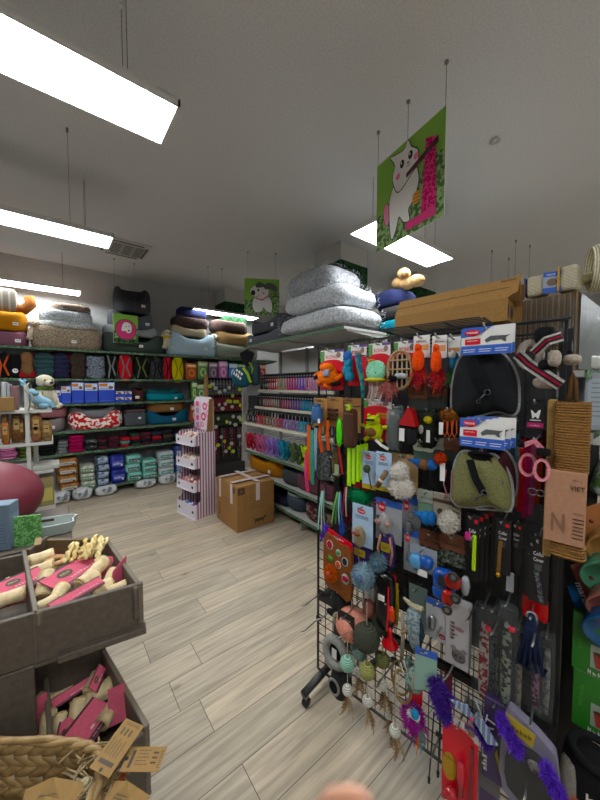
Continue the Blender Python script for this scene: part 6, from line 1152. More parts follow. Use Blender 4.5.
# bare hooks sticking out of the grid, and loose feather wands
for (px, py, ln) in ((322, 592, .16), (319, 618, .14), (342, 600, .2), (366, 612, .22), (395, 660, .2), (455, 580, .2), (400, 590, .14), (449, 615, .18), (503, 604, .2), (539, 612, .2), (533, 740, .22), (415, 735, .15), (440, 735, .12), (352, 470, .15), (345, 455, .12), (478, 600, .16), (461, 648, .18)): hook(px, py, ln)
# dark packs hanging on the far side of the stand
MB()

for (x0, x1, y0, y1, lb) in ((429, 434, 712, 780, 'thin black wand rod hanging lowest beside the magenta feather bird'), (438, 441, 690, 774, 'thin black rod hanging left of the red laser toy card')):
    a = FG.pt(x1, y0, .1); b_ = FG.pt(x0, y1, .1); o_ = MB().cyl((0, 0, 0), tuple(a-b_), .0028, BM, 6).cyl((0, 0, -.01), (0, 0, .012), .005, BM, 8).build('wand_rod', None, b_); tag(o_, lb, 'cat toy')
# ================================================================ right hand shelving
_g = gondola('shelving at the right edge with leafy green price rails', FR, 1.56, 2.7, [(1.655, .26, 1.56, 2.7), (1.41, .26, 1.56, 2.7), (.38, .3, 1.56, 2.7)], 1.66, back=.36, mat=mt('#b5b3ad', 'plastic'), n=2, backm=c_('#6f6e6a'))
MB().box(0, .19, .7, .012, .34, 1.36, c_('#262524')).build('added_dark_panel', _g, (-.57, 0, 0))  # added dark panel: dims the gap beside the post and blocks light
# cardboard scratcher block in plastic
FX = Fr(1.62, 0, -90)
l, w, h = PB(FX, (512, 297, 577, 377), 0, 1.658); l.x = 1.62; t = thing('scratching_block', 'brown corrugated cardboard scratching block wrapped in clear plastic', 'scratching block', l, FX.a)
b = MB().box(0, .3, h/2, w, .6, h, c_('#67533e', 'card'), .002)
for i in range(24): b.box(-w/2+w*(i+.5)/24, -.002, h/2, w/24*rnd.uniform(.3, .75), .006, h-.004, c_('#8a7255' if i % 2 else '#6d573f', 'card'))
b.build('block_body', t); MB().soft(0, .3, h*.5, w*1.06, .64, h*1.04, mt('#8f9695', 'clear', a=.14), .2, 30, .04, 5).build('plastic_wrap', t); MB().box(w/2+.004, .3, h/2, .004, .58, h*.96, c_('#454a43', 'plastic')).build('side_panel', t)
# rolls and boards on top of the block
zt = 1.658+h+.012
def sis(px0, px1, py0, lb, dp, y=.0, rz=0):
    a, ww, hh = PB(FX, (px0, py0, px1, 300), y, zt); tt = thing('sisal_roll', lb, 'sisal roll', a, FX.a+rz); MB().soft(0, dp/2, hh/2, ww, dp, hh, mt('#ded4b8', 'rope', scale=55), .35, 20, .03).build('rope_roll', tt); return tt, ww, hh
tt, ww, hh = sis(525.5, 545, 275, 'small cream sisal board on the left of the wrapped block', .08); MB().box(-ww/2-.002, .04, hh/2, .006, .09, hh*.9, c_('#2a2a5a', 'plastic')).build('blue_edge', tt)
a, ww, hh = PB(FX, (543, 272, 561, 300), .0, zt); tt = thing('product_card', 'blue white card with a cat picture between two sisal rolls', 'product card', a, FX.a+.3); MB().box(0, 0, hh/2, ww, .004, hh, c_('#8f98a5')).rect(-ww/2, hh*.78, ww/2, hh, -.003, CBL).rect(-ww/2, 0, ww/2, hh*.25, -.003, CBL).disc(0, hh*.5, ww*.3, hh*.18, -.003, c_('#6d5848'), 14).text('TRIXIE', -.005, hh*.84, hh*.09, -.004, WH, ww*.5).build('card', tt)
tt, ww, hh = sis(559, 577.5, 264, 'tall cream sisal board with an orange edge on the wrapped block', .1); MB().box(-ww/2-.002, .05, hh/2, .006, .11, hh*.96, c_('#b08a3a', 'plastic')).build('orange_edge', tt)
a, ww, hh = PB(FX, (577, 261, 604, 300), .03, zt); tt = thing('cat_tunnel', 'cream fluffy cat tunnel with an open round end at the top right', 'cat tunnel', (a.x+.14, a.y+.03, zt), R(-55)); MB().lathe([(.085, 0), (.092, .02), (.09, .3), (.085, .32), (.07, .31), (.068, .05), (.085, 0)], mt('#e2d9bd', 'rope', scale=40), 26).build('tunnel_tube', tt)
tt.rotation_euler = (R(90), 0, R(20)); tt.location.z = zt+.09
a, ww, hh = PB(FX, (536, 268, 600, 278), -.1, zt+.09); ob = MB().soft(0, .1, hh/2, .14, .16, .04, mt('#e0d8b8', 'plush'), .8, 20, .15).build('sisal_mat', None, (1.72, .30, zt+.06), FX.a); tag(ob, 'cream fringed mat lying behind the sisal boards', 'mat')
# long carton on top of the grid stand
FX2 = Fr(1.36, .72, -84); a0 = FX2.pt(404, 337, 0); L0 = .47
t = thing('long_carton', 'long tan carton with sloping lid and round holes on top of the grid stand', 'box', (1.325, .69, 1.842), R(-86))
CB = c_('#937044', 'card'); CBD = c_('#7a5a36', 'card'); hh = .165
def pz(x0, x1): return
b = MB(); prof = [(0, 0), (0, .085), (.045, hh), (.17, hh), (.2, .085), (.2, 0)]
n = len(prof); V = [(-L0/2, y, z) for y, z in prof]+[(L0/2, y, z) for y, z in prof]
b.add(V, [tuple(range(n-1, -1, -1))]+[(i, (i+1) % n, n+(i+1) % n, n+i) for i in range(n)], CB); b.box(L0/2-.03, .1, .05, .004, .19, .1, CB)
b.build('carton_body', t)
for k in range(3): MB().at(L0/2-.026, .045+.055*k, .055, rz=R(90)).disc(0, 0, .019, .027, 0, BK, 16).build('round_hole', t)
MB().box(0, .0225, .1255, L0*.99, .002, .002, INK).build('lid_seam', t)
for k in range(3): MB().box(L0/2-.01, .04+.06*k, .13, .05, .004, .06, CBD).build('inner_flap', t)
MB().add([(L0/2, 0, .085), (L0/2+.03, .0, .1), (L0/2+.03, .05, hh+.01), (L0/2, .045, hh)], [(0, 1, 2, 3)], CB).build('end_flap', t)
# hanging scratching board
t, w, h = hang((544, 398, 587, 560), .09, 'hanging scratching board of brown rope with a dark lettered cardboard sleeve', 'scratching board', 'scratching_board', 0)
RP = mt('#8f683c', 'rope', scale=42); x0 = -w*.28
MB().box(-w*.36, .0, h*.5, w*.2, .05, h*.98, mt('#96763f', 'wood'), .003).build('wood_board', t)
b = MB(); z0, z1 = h*.57, h*.98; nl = 32; wr = w*.74
for i in range(nl):
    z = z0+(z1-z0)*(i+.5)/nl; r = (z1-z0)/nl*.66; pts = []
    for k in range(20): an = 2*math.pi*k/20; pts.append((w*.13+sgn(math.cos(an), .4)*wr/2, -.035+sgn(math.sin(an), .6)*.022, z+noise.noise(Vector((i*3.1, k*.9, 0)))*.003))
    b.tube(pts, r, RP, 6, closed=True)
b.box(w*.13, -.035, h*.51, wr*.94, .036, h*.9, c_('#4a341c')); b.build('rope_winding', t)
b = MB().box(w*.04, -.036, h*.365, w*.92, .062, h*.43, c_('#a07860', 'card'), .003); y = -.069
b.text('VIET', w*.3, h*.475, h*.04, y, INK, w*.32).text('FOR A', w*.3, h*.53, h*.018, y, INK, w*.2)
b.text('N', -w*.1, h*.22, h*.16, y, c_('#7d5c48', 'card'), w*.3)
for k in range(6): b.rect(w*.22, h*(.2+.022*k), w*.46, h*(.206+.022*k), y, INK)
b.text('MINERAL', w*.34, h*.34, h*.015, y, INK, w*.2); b.build('card_sleeve', t)
b = MB()
for i in range(4): b.tube([(w*.13+sgn(math.cos(2*math.pi*k/20), .4)*wr/2, -.035+sgn(math.sin(2*math.pi*k/20), .6)*.022, h*(.07+.02*i)) for k in range(20)], .0055, RP, 6, closed=True)
b.build('lower_rope', t)
q = FG.pt(568, 374, .09).z-t.location.z; MB().tube([(w*.02, -.04, h*.97), (w*.05, -.03, q-.02), (w*.1, -.03, q), (w*.15, -.03, q-.02), (w*.2, -.04, h*.97)], .006, c_('#5a3f24', 'fabric'), 8).build('hanging_rope', t)
# items on the right shelving
def RI(x, y, z, name, label, cat, rz=0): return thing(name, label, cat, (x, y, z), rz)
ob = MB().box(0, .06, .0, .14, .12, .22, c_('#8a8f94'), .003).rect(-.06, -.09, .06, .09, -.0005, c_('#9aa2a8')); 
for k in range(8): ob.rect(-.05, .07-.018*k, .045, .074-.018*k, -.001, c_('#6a7480'))
tag(ob.build('paper_box', None, (1.66, .22, 1.535), R(-55)), 'pale grey printed box on the upper shelf behind the rope board', 'box')
tag(MB().box(0, .06, .0, .12, .1, .2, c_('#6a3f44', 'plastic'), .003).rect(-.05, -.02, .05, .08, -.0105, c_('#a08a5a')).build('snack_box', None, (1.83, .235, 1.525), R(-55)), 'dark pink and gold snack box on the upper shelf at the right edge', 'box')
tag(MB().box(0, 0, .06, .16, .1, .12, c_('#a5a49e'), .002).build('price_label_holder', None, (1.68, .225, 1.672), R(-20)) if False else MB().soft(0, 0, .03, .2, .12, .06, c_('#a9a8a2', 'plastic'), .3, 14).build('white_tray', None, (1.95, .33, 1.672), R(-20)), 'white tray on the top shelf beside the wrapped block', 'tray')
for i, (x, z, r) in enumerate(((1.55, 1.28, 14), (1.6, 1.15, 40), (1.66, 1.24, -12), (1.58, 1.02, -30), (1.665, 1.12, 25))):
    tt = thing('leaf_bag', ['green and silver snack bag with leaf print, topmost under the right shelf', 'green and silver snack bag with leaf print, below the topmost', 'green and silver snack bag with leaf print, farthest right and highest', 'green and silver snack bag with leaf print just above the orange bowl', 'green and silver snack bag with leaf print, right of the lower ones'][i], 'treat bag', (x, .19-.012*i, z-.08), R(-50), 'leaf print snack bags')
    MB().at(ry=R(r)).soft(0, 0, .08, .12, .04, .17, mt('#8a9088', 'two', b='#3f5a2c', scale=24, r=.3), .4, 16, .12).rect(-.04, .1, .04, .14, -.021, c_('#20301a')).build('bag_body', tt)
tag(MB().box(0, 0, 0, .02, .004, .5, c_('#8a8a86', 'plastic')).build('clip_strip', None, (1.63, .255, 1.165), R(-20)), 'grey clip strip holding the leaf print snack bags', 'clip strip')
# pet bowls on slanted cards
def bowl(px, py, c, cc, lb, wpx=34, y=.12, tilt=0):
    p = Fr(1.42, 0, -90).pt(px, py, 0); t = thing('pet_bowl', lb, 'pet bowl', p, R(-78)); m = c_(c, 'plastic'); r = .075
    b = MB().at(.0, -.01, 0, rx=R(90), ry=R(0)); b.lathe([(0, .0), (r*.75, .0), (r*.95, .015), (r*1.05, .05), (r*1.12, .062), (r*1.05, .068), (r*.9, .03), (0, .02)], m, 30)
    o = b.build('bowl', t, (.03, 0, 0)); o.rotation_euler = (R(25), R(tilt), 0)
    k = MB().prism([(-.06, -.085), (.06, -.1), (.06, .09), (-.045, .07)], .0, .003, c_(cc, 'card')); kk = k.build('backing_card', t, (-.02, .012, 0)); kk.rotation_euler = (0, R(tilt-25), 0)
    MB().cyl((0, -.0, 0), (0, -.006, 0), .006, c_('#5a1420'), 10).build('rivet', t, (-.04, -.05, .05)); return t, kk
bowl(606, 534, '#a87a46', '#a06a40', 'ochre orange pet bowl on an orange card, topmost of the hanging bowls')
bowl(600, 560, '#4f8a6a', '#2f6a50', 'sea green pet bowl, second from the top of the hanging bowls')
bowl(606, 590, '#9a5f55', '#8a4f4a', 'coral pink pet bowl, third from the top of the hanging bowls')
t_, kk = bowl(602, 612, '#16507f', '#124a78', 'petrol blue pet bowl on a white lettered blue card, lowest of the hanging bowls')
MB().text('martin', 0, 0, .028, -.001, CWH, .085, rot=-1.2).build('lettering', t_, (-.055, .005, .03))
bk = MB().box(0, 0, 0, .006, .006, 1.0, BM).build('hanging_rod', None, (1.49, .155, 1.15)); tag(bk, 'thin dark rod carrying the hanging bowls', 'rod')
# green boxes
GB2 = c_('#2c6f24', 'plastic')
z = .382+.0
for i, (y1, lb) in enumerate(((722, 'bright green box with a red flower pot picture, lower of two at the right edge'), (664, 'bright green box with a red flower pot picture, upper of two at the right edge'))):
    F3 = Fr(1.42, 0, -84); b_ = F3.pt(571, y1, 0); b_ = b_+F3.t*.068
    if i: b_.z = zz
    t = thing('green_box', lb, 'box', b_, F3.a); w3 = .136; h3 = .2; t.location.y -= 0
    m = MB().box(0, .06, h3/2, w3, .12, h3, GB2, .002).text('natural', -w3*.3, h3*.6, .02, -.002, c_('#4f9a3a'), .08, rot=1.5).rect(-.02, h3*.15, .045, h3*.55, -.001, c_('#8f9a8a')).prism([(-.005, h3*.18), (.03, h3*.18), (.04, h3*.4), (-.012, h3*.4)], -.003, -.0012, c_('#8f2f24')).disc(.014, h3*.42, .028, .008, -.0035, INK, 14).text('logo', .0, h3*.03, .022, -.002, CWH, .05)
    m.build('box_body', t); zz = b_.z+h3+.001
t = thing('black_tote', 'black and grey fabric bag with white lettering at the bottom right', 'pet bag', Fr(1.3, 0, -84).rect(574, 775, 614, 835, 0)[0], R(-84)); MB().soft(.0, .06, .1, .17, .12, .24, c_('#121213', 'fabric'), .5, 20, .06).build('bag_body', t); MB().soft(-.06, .04, .09, .05, .1, .2, c_('#77726a', 'fabric'), .6, 14, .08).build('grey_side', t); MB().text('kiwi', .02, .1, .03, -.004, CWH, .075).build('lettering', t); MB().torus((0, .05, .22), .06, .012, c_('#1a1a1b', 'plush'), 18, 6, plane='xy').build('drawstring', t)
t = thing('kraft_carton', 'stack of brown and white cartons on the low shelf behind the tube packs', 'box', (1.62, .3, .383), R(-20)); MB().box(0, .06, .12, .2, .12, .24, c_('#7a5c3c', 'card')).rect(-.08, .05, .08, .1, -.001, CWH).build('carton_body', t)
# ================================================================ left foreground: tiered wooden display
WG = mt('#5a5045', 'wood', stretch=(10, 1, 10)); WGL = mt('#6d6254', 'wood', stretch=(1, 1, 12)); PKC = c_('#c65f72', 'card'); PKD = c_('#45232a'); RH = mt('#d6c096', 'rawhide'); RH2 = mt('#bfa777', 'rawhide')
t = thing('wooden_display', 'grey brown wooden tiered display with two open bins', 'display stand', (-.2, 1.25, 0), 0)
def bd(x0, x1, y0, y1, z0, z1, nm='board', m=WG): return MB().box((x0+x1)/2+.2, (y0+y1)/2-1.25, (z0+z1)/2, x1-x0, y1-y0, z1-z0, m, .002).build(nm, t)
def b2(p, q, z0, z1, nm='board', m=WG, th=.014):
    p, q = Vector((p[0]+.2, p[1]-1.25)), Vector((q[0]+.2, q[1]-1.25)); d = q-p; L2 = d.length; c = (p+q)/2
    return MB().box(0, th/2, (z0+z1)/2, L2, th, z1-z0, m, .002).build(nm, t, (c.x, c.y, 0), math.atan2(d.y, d.x))
F0, F1, B1, B2, D0, D1 = (-.75, 1.163), (.199, 1.024), (.155, 1.448), (-.04, 1.59), (-.045, 1.062), (-.092, 1.50)
b2(F0, F1, .862, 1.0, 'upper_bin_front'); b2(F1, B1, .862, .995, 'upper_bin_side', WGL); b2(B1, B2, .87, .99, 'upper_bin_back', mt('#6d5a3c', 'wood')); b2(B2, D1, .87, 1.0, 'upper_bin_back', WG); b2(D1, (-.75, 1.58), .87, .99, 'upper_bin_back', WG)
b2(D0, D1, .87, 1.0, 'divider', WGL, .012)
MB().add([(x+.2, y-1.25, z) for z in (.85, .862) for x, y in (F0, F1, B1, B2, D1, (-.75, 1.58))], [(5, 4, 3, 2, 1, 0), (6, 7, 8, 9, 10, 11)]+[(k, (k+1) % 6, 6+(k+1) % 6, 6+k) for k in range(6)], WG).build('upper_bin_floor', t)
MB().box(F1[0]+.2-.022, F1[1]-1.25-.004, .95, .014, .012, .1, WG, .004).build('corner_post', t); MB().box(D0[0]+.2, D0[1]-1.25-.003, .985, .014, .016, .04, WGL, .004).build('divider_notch', t)
b2((-.01, 1.03), (.2, .998), .856, .876, 'ledge', WG, .03); MB().box(-.06+.2, 1.545-1.25, 1.002, .02, .07, .004, mt('#8a6f48', 'wood')).build('tan_edge', t)
L0_, L1_, LB = (-.75, .90), (.178, .874), (.118, 1.225); LZ = .7
b2(L1_, LB, .5, LZ, 'lower_bin_side', WGL); b2(L0_, L1_, .5, LZ-.02, 'lower_bin_front'); b2((-.75, 1.24), LB, .3, .87, 'middle_board'); b2((-.02, .9), (-.035, 1.22), .512, LZ, 'divider', WGL, .012)
MB().add([(x+.2, y-1.25, z) for z in (.5, .512) for x, y in (L0_, L1_, LB, (-.75, 1.24))], [(3, 2, 1, 0), (4, 5, 6, 7)]+[(k, (k+1) % 4, 4+(k+1) % 4, 4+k) for k in range(4)], WG).build('lower_bin_floor', t)
b2((-.75, 1.155), (-.06, 1.058), .56, .862, 'front_apron')
bd(-.75, .1, 1.0, 1.2, .02, .5, 'base', WG); b2((.1, 1.22), (.1, 1.4), .02, .86, 'rear_leg')
# side pole
tag(MB().box(0, 0, .42, .03, .03, .84, mt('#7a6238', 'wood'), .003).build('wooden_post', None, (-.135, .90, .0), 0), 'light wooden post at the far left edge behind the basket', 'post')
# rawhide chews with pink cards
def roll(mb, p0, p1, r, m, n=16):
    p0, p1 = Vector(p0), Vector(p1); mb.tube([p0, p0.lerp(p1, .08), p0.lerp(p1, .5), p0.lerp(p1, .92), p1], lambda q: r*(1.0+.08*math.sin(q*9)), m, n)
    d = (p1-p0).normalized(); a = d.orthogonal().normalized(); b = d.cross(a)
    for e, s_ in ((p0, -1), (p1, 1)):
        pts = [e+(a*math.cos(k*.55)+b*math.sin(k*.55))*r*(1-.05*k)+d*s_*.002 for k in range(16)]; mb.tube(pts, r*.13, RH2, 4)
def chew(px, py, z, ang, ln, r, label, card=None, cz=.0, tip=0, name='rawhide_roll'):
    p = onz(px, py, z); t = thing(name, label, 'chew treat', p, ang); m = MB(); roll(m, (-ln/2, 0, -tip), (ln/2, 0, tip), r, RH); m.build('rawhide', t)
    if card:
        cl, cw, cx = card; k = MB(); v = [(cx-cl/2, -cw/2, cz), (cx+cl/2, -cw/2, cz+tip), (cx+cl/2, cw/2, cz+.01+tip), (cx-cl/2, cw/2, cz+.01)]
        k.add(v, [(0, 1, 2, 3)], PKC); k.add([(a, b, c-.001) for a, b, c in v], [(3, 2, 1, 0)], PKC); k.build('pink_card', t)
    return t
def packet(c, ang, l, w, label, tilt=(0, 0), txt='SINOHIDE', oval=1):
    t = thing('chew_packet', label, 'chew packet', c, ang); t.rotation_euler = (tilt[0], tilt[1], ang); k = MB().at(rx=R(-90))
    # in this frame: x along card, z -> y
    k.box(0, 0, 0, l, .003, w, PKC); y = -.0022
    k.rect(-l/2, -w/2, l/2, -w*.32, y, PKD).rect(-l/2, w*.42, l/2, w/2, y, PKD)
    if oval: k.disc(-l*.12, w*.12, l*.15, w*.17, y-.0004, c_('#2a2016'), 20).disc(-l*.12, w*.12, l*.13, w*.145, y-.0008, c_('#4a4228'), 20).text('NATURE', -l*.12, w*.09, w*.09, y-.0012, c_('#c9b98a'), l*.2)
    k.text(txt, l*.14, -w*.22, w*.16, y-.001, c_('#d8b8bc'), l*.55).text('WITH CHICKEN', -l*.05, -w*.43, w*.07, y-.001, c_('#c9a8a8'), l*.4); k.build('card', t); return t
zt_ = .945
p1 = onz(73, 572, .97); packet(p1, R(38), .16, .10, 'pink rawhide packet with an oval logo lying in the middle of the upper bin', (R(12), 0))
p1 = onz(78, 593, .985); packet(p1, R(26), .14, .035, 'narrow dark edged pink packet lying near the front of the upper bin', (R(20), 0), oval=0)
p1 = onz(68, 555, .93); packet(p1, R(-20), .14, .09, 'plain pink packet at the back of the upper bin', (R(10), 0), oval=0)
p1 = onz(20, 582, .975); packet(p1, R(22), .12, .075, 'pink packet with an oval logo in the left compartment of the upper bin', (R(15), 0))
p1 = onz(8, 600, .93); tag(MB().box(0, 0, 0, .13, .08, .012, mt('#8a3a48', 'two', b='#a85a66', scale=70), .003).build('pink_pouch', None, p1, R(-5), R(-6)), 'speckled pink packet at the front of the left compartment', 'chew packet')
for (px, py, z, a, ln, r, lb, tp) in ((41, 558, .975, 12, .065, .022, 'pale rawhide roll at the back left of the main upper bin', 0), (43, 569, .965, -10, .06, .022, 'pale rawhide roll below the back left one', .006), (45, 585, .955, 80, .07, .024, 'upright rawhide roll beside the divider', .02),
        (93, 573, .985, 42, .10, .021, 'long rawhide roll pointing to the right rear', .012), (88, 581, .975, 38, .05, .025, 'flared rawhide end in the middle of the upper bin', 0), (102, 588, .955, 10, .05, .023, 'knotted rawhide chew near the front right of the upper bin', 0), (116, 588, .955, 5, .05, .015, 'small pale rawhide piece touching the right side board', 0),
        (8, 598, .975, 5, .07, .02, 'rawhide roll in the left compartment of the upper bin', 0), (46, 603, .97, 25, .05, .014, 'rawhide end poking out at the front of the upper bin', 0), (2, 588, .96, 60, .06, .016, 'rawhide roll at the far left of the left compartment', 0), (110, 580, .955, 60, .06, .02, 'pale rawhide roll leaning on the right side board of the upper bin', .01), (58, 596, .95, 60, .055, .022, 'rawhide roll between the upright roll and the front board', .01), (62, 563, .965, 20, .05, .012, 'thin rawhide roll beside the rawhide ring', 0)):
    chew(px, py, z, R(a), ln, r, lb, None, tip=tp)
t = thing('rawhide_ring', 'ring shaped rawhide chew behind the pink packet', 'chew treat', onz(56, 561, .97), 0); MB().torus((0, 0, 0), .026, .009, mt('#a87f4c', 'rawhide'), 20, 8, plane='xy', flat=1.4).build('rawhide', t)
p1 = onz(118, 574, .97); o_ = MB().prism([(-.03, -.05), (.03, -.04), (.035, .045), (-.02, .02)], -.001, .001, PKC).build('pink_card', None, p1, R(35)); tag(o_, 'bare pink card standing at the right side of the upper bin', 'chew packet')
p1 = onz(104, 566, .95); o_ = MB().prism([(-.03, -.03), (.02, -.035), (.03, .03), (-.025, .035)], -.001, .001, PKC).build('pink_card', None, p1, R(-30), R(-40)); tag(o_, 'pink card with a white paw shape behind the long rawhide roll', 'chew packet')
# curly twisted sticks at the back
for i in range(22):
    px = 68+38*rnd.random()*.95; q = (px-68)/40; py = 551-3*q-10*rnd.random()*(.5+.6*q)+4; z = .985+.02*rnd.random()+.015*q
    p = onz(px, py, z); a = rnd.uniform(.3, 1.5); m = MB(); pts = []
    L2 = rnd.uniform(.05, .075)
    for k in range(9): s_ = (k/8-.5)*L2; pts.append((s_, .004*math.sin(k*1.9), .004*math.cos(k*1.9)))
    m.tube(pts, .0065, mt('#ead49a' if i % 3 else '#dcc07e', 'rawhide'), 7); o_ = m.build('twisted_stick', None, p, a, 0, rnd.uniform(-.9, -.2)); tag(o_, 'golden twisted chew stick in the heap at the back of the upper bin', 'chew stick', 'golden twisted chew sticks')
# lower bin contents
for (px, py, z, a, ln, r, lb, tp) in ((92, 698, .64, 15, .10, .024, 'rawhide roll with a spiral end lying across the lower bin', 0), (60, 697, .63, -10, .06, .018, 'rawhide roll at the back left of the lower bin', 0), (40, 706, .64, 70, .05, .018, 'rawhide roll beside the divider of the lower bin', .01), (47, 728, .65, 80, .055, .019, 'upright rawhide roll at the front left of the lower bin', .02),
        (58, 730, .65, 75, .05, .016, 'rawhide roll right of the front left one in the lower bin', .02), (76, 715, .65, 70, .05, .02, 'cone shaped rawhide end in the middle of the lower bin', .02), (109, 712, .65, 50, .07, .021, 'mint tinted rawhide roll behind the big pink packet', 0), (92, 683, .66, 60, .05, .017, 'rawhide roll behind the small upright pink packet', 0), (105, 694, .63, 0, .04, .018, 'short rawhide piece near the right board of the lower bin', 0), (23, 695, .62, 60, .05, .018, 'rawhide roll in the narrow left slot of the lower bin', 0)):
    chew(px, py, z, R(a), ln, r, lb, None, tip=tp)
packet(onz(98, 678, .68), R(65), .08, .035, 'small pink packet standing upright at the back of the lower bin', (R(50), 0), '')
packet(onz(90, 722, .665), R(45), .11, .08, 'pink packet with a dark stripe at the front of the lower bin', (R(15), 0), '', 0)
packet(onz(68, 730, .66), R(80), .07, .05, 'pink packet with an oval logo at the front left of the lower bin', (R(20), 0), '')
packet(onz(76, 690, .655), R(12), .12, .03, 'folded pink packet lying across the back of the lower bin', (R(30), 0), '', 0)
for (px, py, a, lb) in ((117, 705, 62, 'curved pink card leaning on the right board of the lower bin'), (24, 712, 70, 'pink card in the narrow left slot of the lower bin'), (38, 716, 80, 'dark pink card leaning on the divider of the lower bin')):
    o_ = MB(); V = [(-.022+.044*u, .006*math.sin(v_*3), -.05+.1*v_) for v_ in (0, .25, .5, .75, 1) for u in (0, 1)]; o_.add(V, [(2*i, 2*i+1, 2*i+3, 2*i+2) for i in range(4)], PKC, True); ob = o_.build('pink_card', None, onz(px, py, .675), R(a-70), R(-10)); tag(ob, lb, 'chew packet')
# ================================================================ woven basket with kraft tags
BZ = .72; bc = Vector((-.225, .775, BZ)); t = thing('woven_basket', 'braided water hyacinth basket at the bottom left corner', 'basket', bc, R(-39)); RPE = mt('#92774f', 'rawhide')
def bpt(a, rx, ry): return sgn(math.cos(a), .38)*rx, sgn(math.sin(a), .38)*ry
for k in range(5):
    z = .105-.024*k; rx, ry = .27, .165; n = 52; b = MB(); P = []
    for i in range(n*4): P.append(Vector((*bpt(2*math.pi*i/(n*4), rx, ry), 0)))
    cum = [0]
    for i in range(1, len(P)+1): cum.append(cum[-1]+(P[i % len(P)]-P[i-1]).length)
    def at_(u):
        u = (u % 1)*cum[-1]; i = max(j for j in range(len(P)) if cum[j] <= u); f = (u-cum[i])/max(1e-9, cum[i+1]-cum[i]); return P[i].lerp(P[(i+1) % len(P)], f)
    for i in range(n):
        s0_ = 1 if k % 2 else -1; pts = [at_((i+q*1.5)/n) for q in (0, .35, .7, 1)]
        b.tube([(q.x*(1.0+.03*m_), q.y*(1.0+.03*m_), z+zz_*s0_) for q, m_, zz_ in zip(pts, (0, 1, 1, 0), (-.010, -.004, .004, .010))], lambda q: .004+.0085*math.sin(q*math.pi), RPE, 7)
    b.build('braided_row', t)
b = MB()
for s_ in (0, 1): b.tube([(bpt(2*math.pi*i/90, .272, .167)[0]*(1+.02*math.cos(i*1.1+s_*3.14)), bpt(2*math.pi*i/90, .272, .167)[1]*(1+.02*math.cos(i*1.1+s_*3.14)), .122+.005*math.sin(i*1.1+s_*3.14)) for i in range(90)], .0065, RPE, 7, closed=True)
b.build('rim', t); m = 48; V = [(*bpt(2*math.pi*k/m, rx_, ry_), z_) for rx_, ry_, z_ in ((.25, .15, .004), (.282, .177, .006), (.286, .18, .112)) for k in range(m)]
MB().add(V, [tuple(range(m))]+[(r*m+k, r*m+(k+1) % m, (r+1)*m+(k+1) % m, (r+1)*m+k) for r in range(2) for k in range(m)], c_('#5d4728')).build('inner_wall', t)
tag(MB().box(0, 0, .355, .6, .33, .71, WG, .004).build('plinth', None, (-.26, .70, 0), 0), 'grey brown plinth under the woven basket', 'plinth')
KR = c_('#8f7249', 'card'); KI = c_('#3a2a18')
def ktag(px, py, z, ang, l, w, lb, rx=0, ry=0, lines=5):
    t = thing('kraft_tag', lb, 'paper tag', onz(px, py, z), ang); t.rotation_euler = (rx, ry, ang); k = MB().at(rx=R(-90)); k.box(0, 0, 0, l, .001, w, KR); y = -.0008
    k.rect(-l*.36, -w*.35, -l*.28, w*.35, y, KI)
    for i in range(lines): k.rect(-l*.2, w*(.32-.14*i), l*(.08 if i % 2 else .12), w*(.36-.14*i)-.0, y, c_('#5a4426')); 
    for i in range(3): k.rect(l*.2, w*(.2-.2*i), l*.34, w*(.28-.2*i), y, KI)
    for i in range(8): k.rect(l*.4, w*(-.35+.09*i), l*.46, w*(-.32+.09*i), y, KI)
    k.disc(-l*.45, 0, .0035, .0035, y, BK, 10); k.build('tag', t); return t
ktag(118, 746, .87, R(33), .085, .05, 'bent kraft paper tag above the others at the basket edge', 0, R(-8))
ktag(144, 759, .86, R(-38), .075, .042, 'kraft paper tag with barcode reaching furthest over the floor')
def ktri(px, py, z, ang, s_, lb):
    t = thing('kraft_card', lb, 'paper card', onz(px, py, z), ang); k = MB(); a, b_, c, d = (-.6*s_, -.5*s_, 0), (.6*s_, -.5*s_, 0), (0, .1*s_, .5*s_), (.9*s_, .2*s_, 0)
    k.add([a, b_, c, d, (-.9*s_, .3*s_, 0)], [(0, 1, 2), (1, 3, 2), (0, 2, 4), (2, 3, 4)], KR); 
    for i in range(4): u = .25+.12*i; k.tube([Vector(a).lerp(Vector(c), u)+Vector((.02*s_, -.004, .002)), Vector(b_).lerp(Vector(c), u)+Vector((-.02*s_, -.004, .002))], .0008, KI, 3)
    k.build('card', t)
ktri(52, 797, .845, R(-30), .062, 'folded kraft card standing in the basket, left one')
ktri(126, 797, .845, R(-50), .05, 'folded kraft card at the right rim of the basket')
ktri(44, 806, .87, R(-30), .028, 'small kraft card in front of the left folded card')
# raffia and little toys in the basket
for i in range(34):
    px, py = rnd.uniform(75, 118), rnd.uniform(750, 795); p = onz(px, py, .815+.03*rnd.random()); a = rnd.uniform(0, 3.1); m = MB(); L2 = rnd.uniform(.05, .1)
    m.tube([(-L2/2, 0, 0), (-L2/5, .01*rnd.uniform(-1, 1), .008), (L2/4, .01*rnd.uniform(-1, 1), .004), (L2/2, 0, -.006)], .0022, mt(['#7d6844', '#8f7a54', '#655235'][i % 3], 'rawhide'), 5)
    tag(m.build('raffia_strand', None, p, a), 'loose beige raffia strand in the basket', 'raffia strand', 'raffia strands in the basket')
tag(MB().ell(0, 0, 0, .016, .016, .02, mt('#a59a7a', 'rope', scale=60), 14).build('raffia_ball', None, onz(85, 790, .83), 0), 'cream wound ball among the raffia in the basket', 'toy ball')
tag(MB().soft(0, 0, 0, .02, .012, .01, c_('#8a3a1c', 'plush'), .8, 10).build('felt_piece', None, onz(121, 777, .83), .5), 'small rust red felt piece beside the right kraft card', 'toy')
